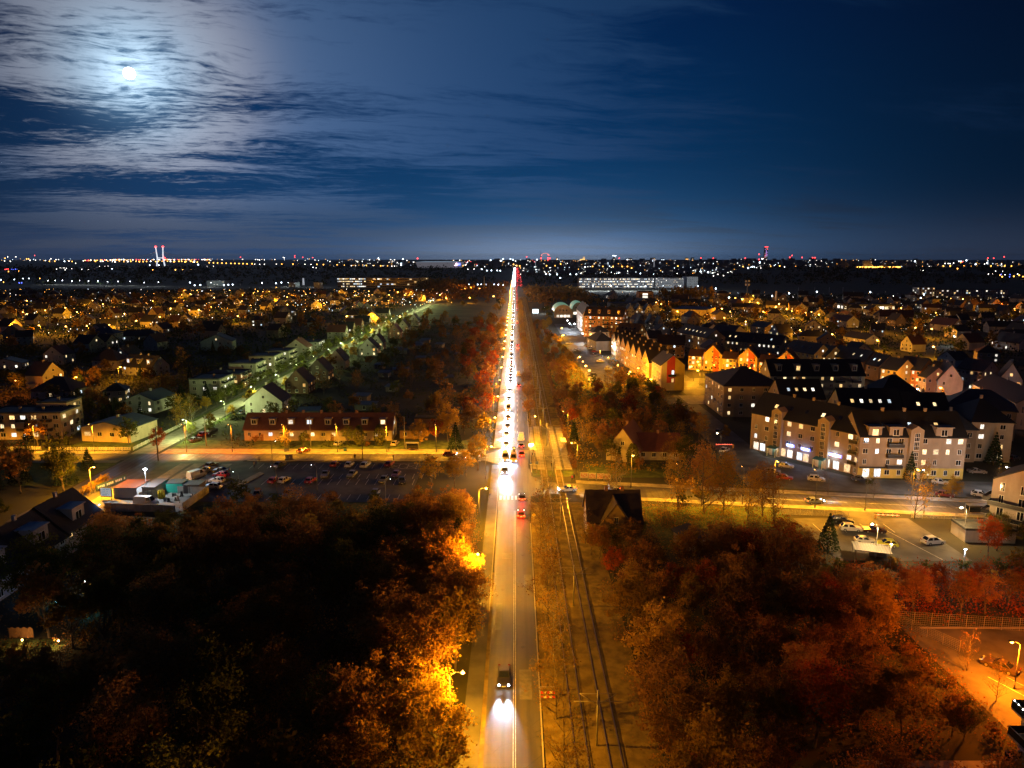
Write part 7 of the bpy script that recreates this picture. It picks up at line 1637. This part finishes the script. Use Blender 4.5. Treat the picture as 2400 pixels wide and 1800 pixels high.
for k in range(9):
    for s in (-1, 1):
        a = MB(); a.tube((s * 18, 0, zt * (.92 - .03 * k)), (s * (60 + k * 32), 0, zd), .55, n=3); a.build('cable', cabm, e)
x0, y0, _ = PD(196, 612, 4700); x1, y1, _ = PD(496, 610, 7600)
e = empty('viaduct', (0, 0, 0)); tag(e, 'long raised motorway viaduct with rows of lights running through the bridge', 'viaduct')
a = MB(); a.add([(x0, y0, 30), (bx_, by_, zd - 3), (x1, y1, Z(610, 7600)), (x1, y1 + 30, Z(610, 7600)), (bx_, by_ + 30, zd - 3), (x0, y0 + 30, 30), (x0, y0, 36), (bx_, by_, zd), (x1, y1, Z(609, 7600)), (x1, y1 + 30, Z(609, 7600)), (bx_, by_ + 30, zd), (x0, y0 + 30, 36)],
     [(6, 7, 10, 11), (7, 8, 9, 10), (0, 1, 7, 6), (1, 2, 8, 7), (5, 11, 10, 4), (4, 10, 9, 3)]); a.build('deck', M_slab, e)
for k in range(120):
    t = rnd.random(); px = 196 + t * 300; py = 610.6 - 2.2 * sin(min(1, t * 2) * pi / 2) + rnd.uniform(-.5, .7); d = 4700 + t * 2900; x, y, z = PD(px, py, d); a = MB()
    c = rnd.choice((E_fs, E_fs, E_fw, E_fw, E_fr)); a.octa(x, y - 4, z, d / 1664 * rnd.uniform(.7, 1.3)); 
    o = a.build('deck_light', c, e)
for k in range(26):
    px, py = 225 + k * 9.2 + rnd.uniform(-2, 2), 612.6 + rnd.uniform(-.5, .8); x, y, z = PD(px, py, 5000); a = MB(); a.octa(x, y, z, 4.5 * rnd.uniform(.7, 1.3)); a.build('deck_light', E_fs if rnd.random() < .7 else E_fw, e)
# stadium
xs, ys, _ = PD(1031, 627, 4600); e = empty('stadium', (xs, ys, 0)); tag(e, 'broad low stadium with glowing shell and coloured screen', 'stadium')
a = MB(); nseg = 28; w0, w1 = 140, 156
vs = [(w0 * cos(2 * pi * k / nseg), 110 * sin(2 * pi * k / nseg), 0) for k in range(nseg)] + [(w1 * cos(2 * pi * k / nseg), 125 * sin(2 * pi * k / nseg), 36) for k in range(nseg)]
a.add(vs, [(k, (k + 1) % nseg, nseg + (k + 1) % nseg, nseg + k) for k in range(nseg)]); a.build('shell', emit('stadium_shell', (.75, .72, .85), .13, base=(.4, .4, .4)), e)
a = MB(); a.add([(w1 * cos(2 * pi * k / nseg) * f, 125 * sin(2 * pi * k / nseg) * f, z) for f, z in ((1.0, 36), (.6, 41)) for k in range(nseg)], [(k, (k + 1) % nseg, nseg + (k + 1) % nseg, nseg + k) for k in range(nseg)]); a.build('roof_ring', emit('stadium_roof', (.6, .8, 1), .25, base=(.4, .4, .4)), e)
a = MB(); a.box(100, -82, 22, 34, 4, 18); a.build('screen', emit('stadium_screen', (1, .6, .75), 4), e); a = MB(); a.box(128, -72, 22, 18, 4, 12); a.build('screen', E_fb, e)
# tower, arch crane, cathedral, masts
def towerP(name, lab, cat, px1, px2, ptop, d, litm, n_, cols=3, em=None, base=(.10, .10, .13)):
    x0, y0, _ = PD(px1, 612, d); x1, _, zt = PD(px2, ptop, d); w = (x1 - x0) / 2; e = empty(name, ((x0 + x1) / 2, y0, 0)); tag(e, lab, cat)
    a = MB(); a.b2(-w, 0, 0, w, w * 2, zt); a.build('tower', em or M_obj, e, col=base)
    for r_i in range(n_):
        for c in range(cols):
            if rnd.random() < .72:
                a = MB(); a.box(-w + 2 * w * (c + .5) / cols, -1, zt * (.12 + .86 * r_i / n_), w * .9 / cols * 1.2, 1.5, zt / n_ * .42); a.build('window', rnd.choice(litm), e)
    return e, w, zt
e, w, zt = towerP('skyscraper', 'tall skyscraper with red and violet lit floors above the skyline', 'skyscraper', 1791, 1800, 579, 9500, [E_fwd, E_fr, emit('far_violet', (.6, .35, 1), 2), emit('far_dimred', (1, .15, .2), 2.5), E_fwd], 14)
for s in (-1, 0, 1): a = MB(); a.ball(s * w * .8, 0, zt + 2, 6, n=6, m=4); a.build('red_beacon', E_fr, e)
towerP('podium_block', 'lit lower block at the foot of the skyscraper', 'building', 1784, 1791, 602, 9450, [E_fwd, E_fw], 3)
towerP('office_tower', 'pale office tower with bright lit top floor', 'tower', 1437, 1444, 600, 8000, [E_fwd], 4); x0, y0, z0 = PD(1440, 599.3, 7990); a = MB(); a.box(0, 0, 0, 38, 8, 6); o = a.build('lit_sign', E_fc, None, loc=(x0, y0, z0)); tag(o, 'long bright sign on top of the pale office tower', 'sign')
for i, (p1, p2, pt) in enumerate(((1304, 1309, 604), (1468, 1482, 605), (1525, 1536, 604), (1550, 1557, 606), (1607, 1613, 604), (1620, 1627, 603.5), (1641, 1645, 603), (1670, 1674, 603), (1721, 1726, 606), (1745, 1768, 605.5), (1900, 1912, 604), (1850, 1857, 604), (2040, 2043, 605), (2110, 2130, 609), (2211, 2222, 610), (2245, 2260, 610))):
    towerP('town_block', f'lit block standing above the town skyline, {ordn(i)} from the left', 'building', p1, p2, pt, 7800, [E_fwd, E_fwd, E_fs, E_fc], 4, 3)
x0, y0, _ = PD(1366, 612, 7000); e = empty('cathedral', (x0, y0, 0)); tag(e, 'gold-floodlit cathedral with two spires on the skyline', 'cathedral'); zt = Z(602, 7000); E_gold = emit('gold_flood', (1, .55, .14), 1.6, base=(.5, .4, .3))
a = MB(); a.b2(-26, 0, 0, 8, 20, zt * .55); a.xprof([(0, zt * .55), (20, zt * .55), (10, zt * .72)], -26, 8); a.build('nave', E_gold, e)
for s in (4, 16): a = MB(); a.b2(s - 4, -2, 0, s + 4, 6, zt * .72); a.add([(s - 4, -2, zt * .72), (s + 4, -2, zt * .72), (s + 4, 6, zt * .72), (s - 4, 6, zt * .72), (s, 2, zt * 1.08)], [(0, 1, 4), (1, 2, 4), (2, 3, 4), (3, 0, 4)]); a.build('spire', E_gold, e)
x0, y0, _ = PD(1278, 616, 5000); e = empty('gantry_arch', (x0, y0, 0)); tag(e, 'arched construction frame outlined by red lamps on the horizon', 'crane'); zt = Z(593, 5000); E_pink = emit('arch_glow', (1, .35, .30), .9)
for s in (-1, 1): a = MB(); a.tube((s * 32, 0, 0), (s * 30, 0, zt * .78), 2.2, n=5); a.build('leg', M_obj, e, col=(.2, .1, .1)); a = MB(); a.ball(s * 30, -3, zt * .62, 5, n=6, m=4); a.build('red_beacon', E_fr, e)
a = MB()
for k in range(8): t0, t1 = pi * k / 8, pi * (k + 1) / 8; a.tube((30 * cos(t0), 0, zt * (.78 + .2 * sin(t0))), (30 * cos(t1), 0, zt * (.78 + .2 * sin(t1))), 2.4, n=5)
a.build('arch', E_pink, e); a = MB(); a.tube((-34, 0, 0), (-34, 0, zt * 1.12), 1.2, n=5); a.build('mast', M_metal, e)
for i, (px, pt, pb, d, lab) in enumerate(((1532.5, 607, 632, None, 'slender white tower with wide red-lit head in the industrial belt'), (1904.5, 620, 645, None, 'thin pale mast in the dark field'), (1750, 659, 700, None, 'dark floodlight mast with four unlit heads'), (1818, 682, 708, None, 'orange-lit chimney stack beside the suburb'), (711.5, 652, 668, None, 'short white tower beside the far halls'), (1135, 648, 682, None, 'thin spire rising from the far trees'),
        (1146.5, 662, 690, None, 'lattice mast among the far trees'), (1255, 607, 632, None, 'white lamp mast with bright base left of the arch'), (563.5, 662, 671, None, 'small white post building beyond the left suburb'), (2396, 660, 668, None, 'post at the right edge'), (1871, 673, 686, None, 'railway mast, first in the dark field'), (1909, 673, 686, None, 'railway mast, second in the dark field'), (1943, 673, 686, None, 'railway mast, third in the dark field'), (1975, 673, 686, None, 'railway mast, fourth in the dark field'))):
    x, y = P(px, pb, 0); zt = Z(pt, y, px); r = y / 1664 * (.8 if i in (0, 2) else 2.4 if i in (3, 4) else .5)
    e = empty('mast', (x, y, 0)); tag(e, lab, 'mast'); a = MB(); a.tube((0, 0, 0), (0, 0, zt), r, r * .8, 6); a.build('shaft', emit('lit_shaft', (.85, .9, 1), .35, base=(.6, .6, .6)) if i in (0, 4, 7) else (emit('lit_stack', (1, .5, .2), .12, base=(.5, .4, .3)) if i in (3, 5) else M_metal), e)
    if i == 0: a = MB(); a.tube((0, 0, zt * .86), (0, 0, zt), 5, 14, 8); a.build('head', M_fl if False else emit('lit_shaft', (.85, .9, 1), .35), e)
    if i == 2:
        for s in (-1, 1):
            for t in (0, 1): a = MB(); a.box(s * 2.2, 0, zt - t * 5, 2.2, .6, 3); a.build('floodlight', M_frame, e)
# moon
x0, y0, z0 = PD(303, 172, 42000); a = MB(); a.ball(0, 0, 0, 42000 / 1664 * 12.5, n=32, m=18); o = a.build('moon', emit('moon_surface', (1, 1, 1), 12), None, loc=(x0, y0, z0)); o['kind'] = 'structure'; o.visible_diffuse = True
hz = MB(); hz.b2(-30000, -400, -1, 30000, 40000, 214); hm = bpy.data.materials.new('haze'); hm.use_nodes = True; hn = hm.node_tree; hn.nodes.clear()
pv = hn.nodes.new('ShaderNodeVolumePrincipled'); pv.inputs['Color'].default_value = (.75, .85, 1, 1); pv.inputs['Density'].default_value = 1.2e-5; pv.inputs['Anisotropy'].default_value = .3
ho = hn.nodes.new('ShaderNodeOutputMaterial'); hn.links.new(pv.outputs[0], ho.inputs['Volume'])
o = hz.build('haze', hm); o['kind'] = 'stuff'
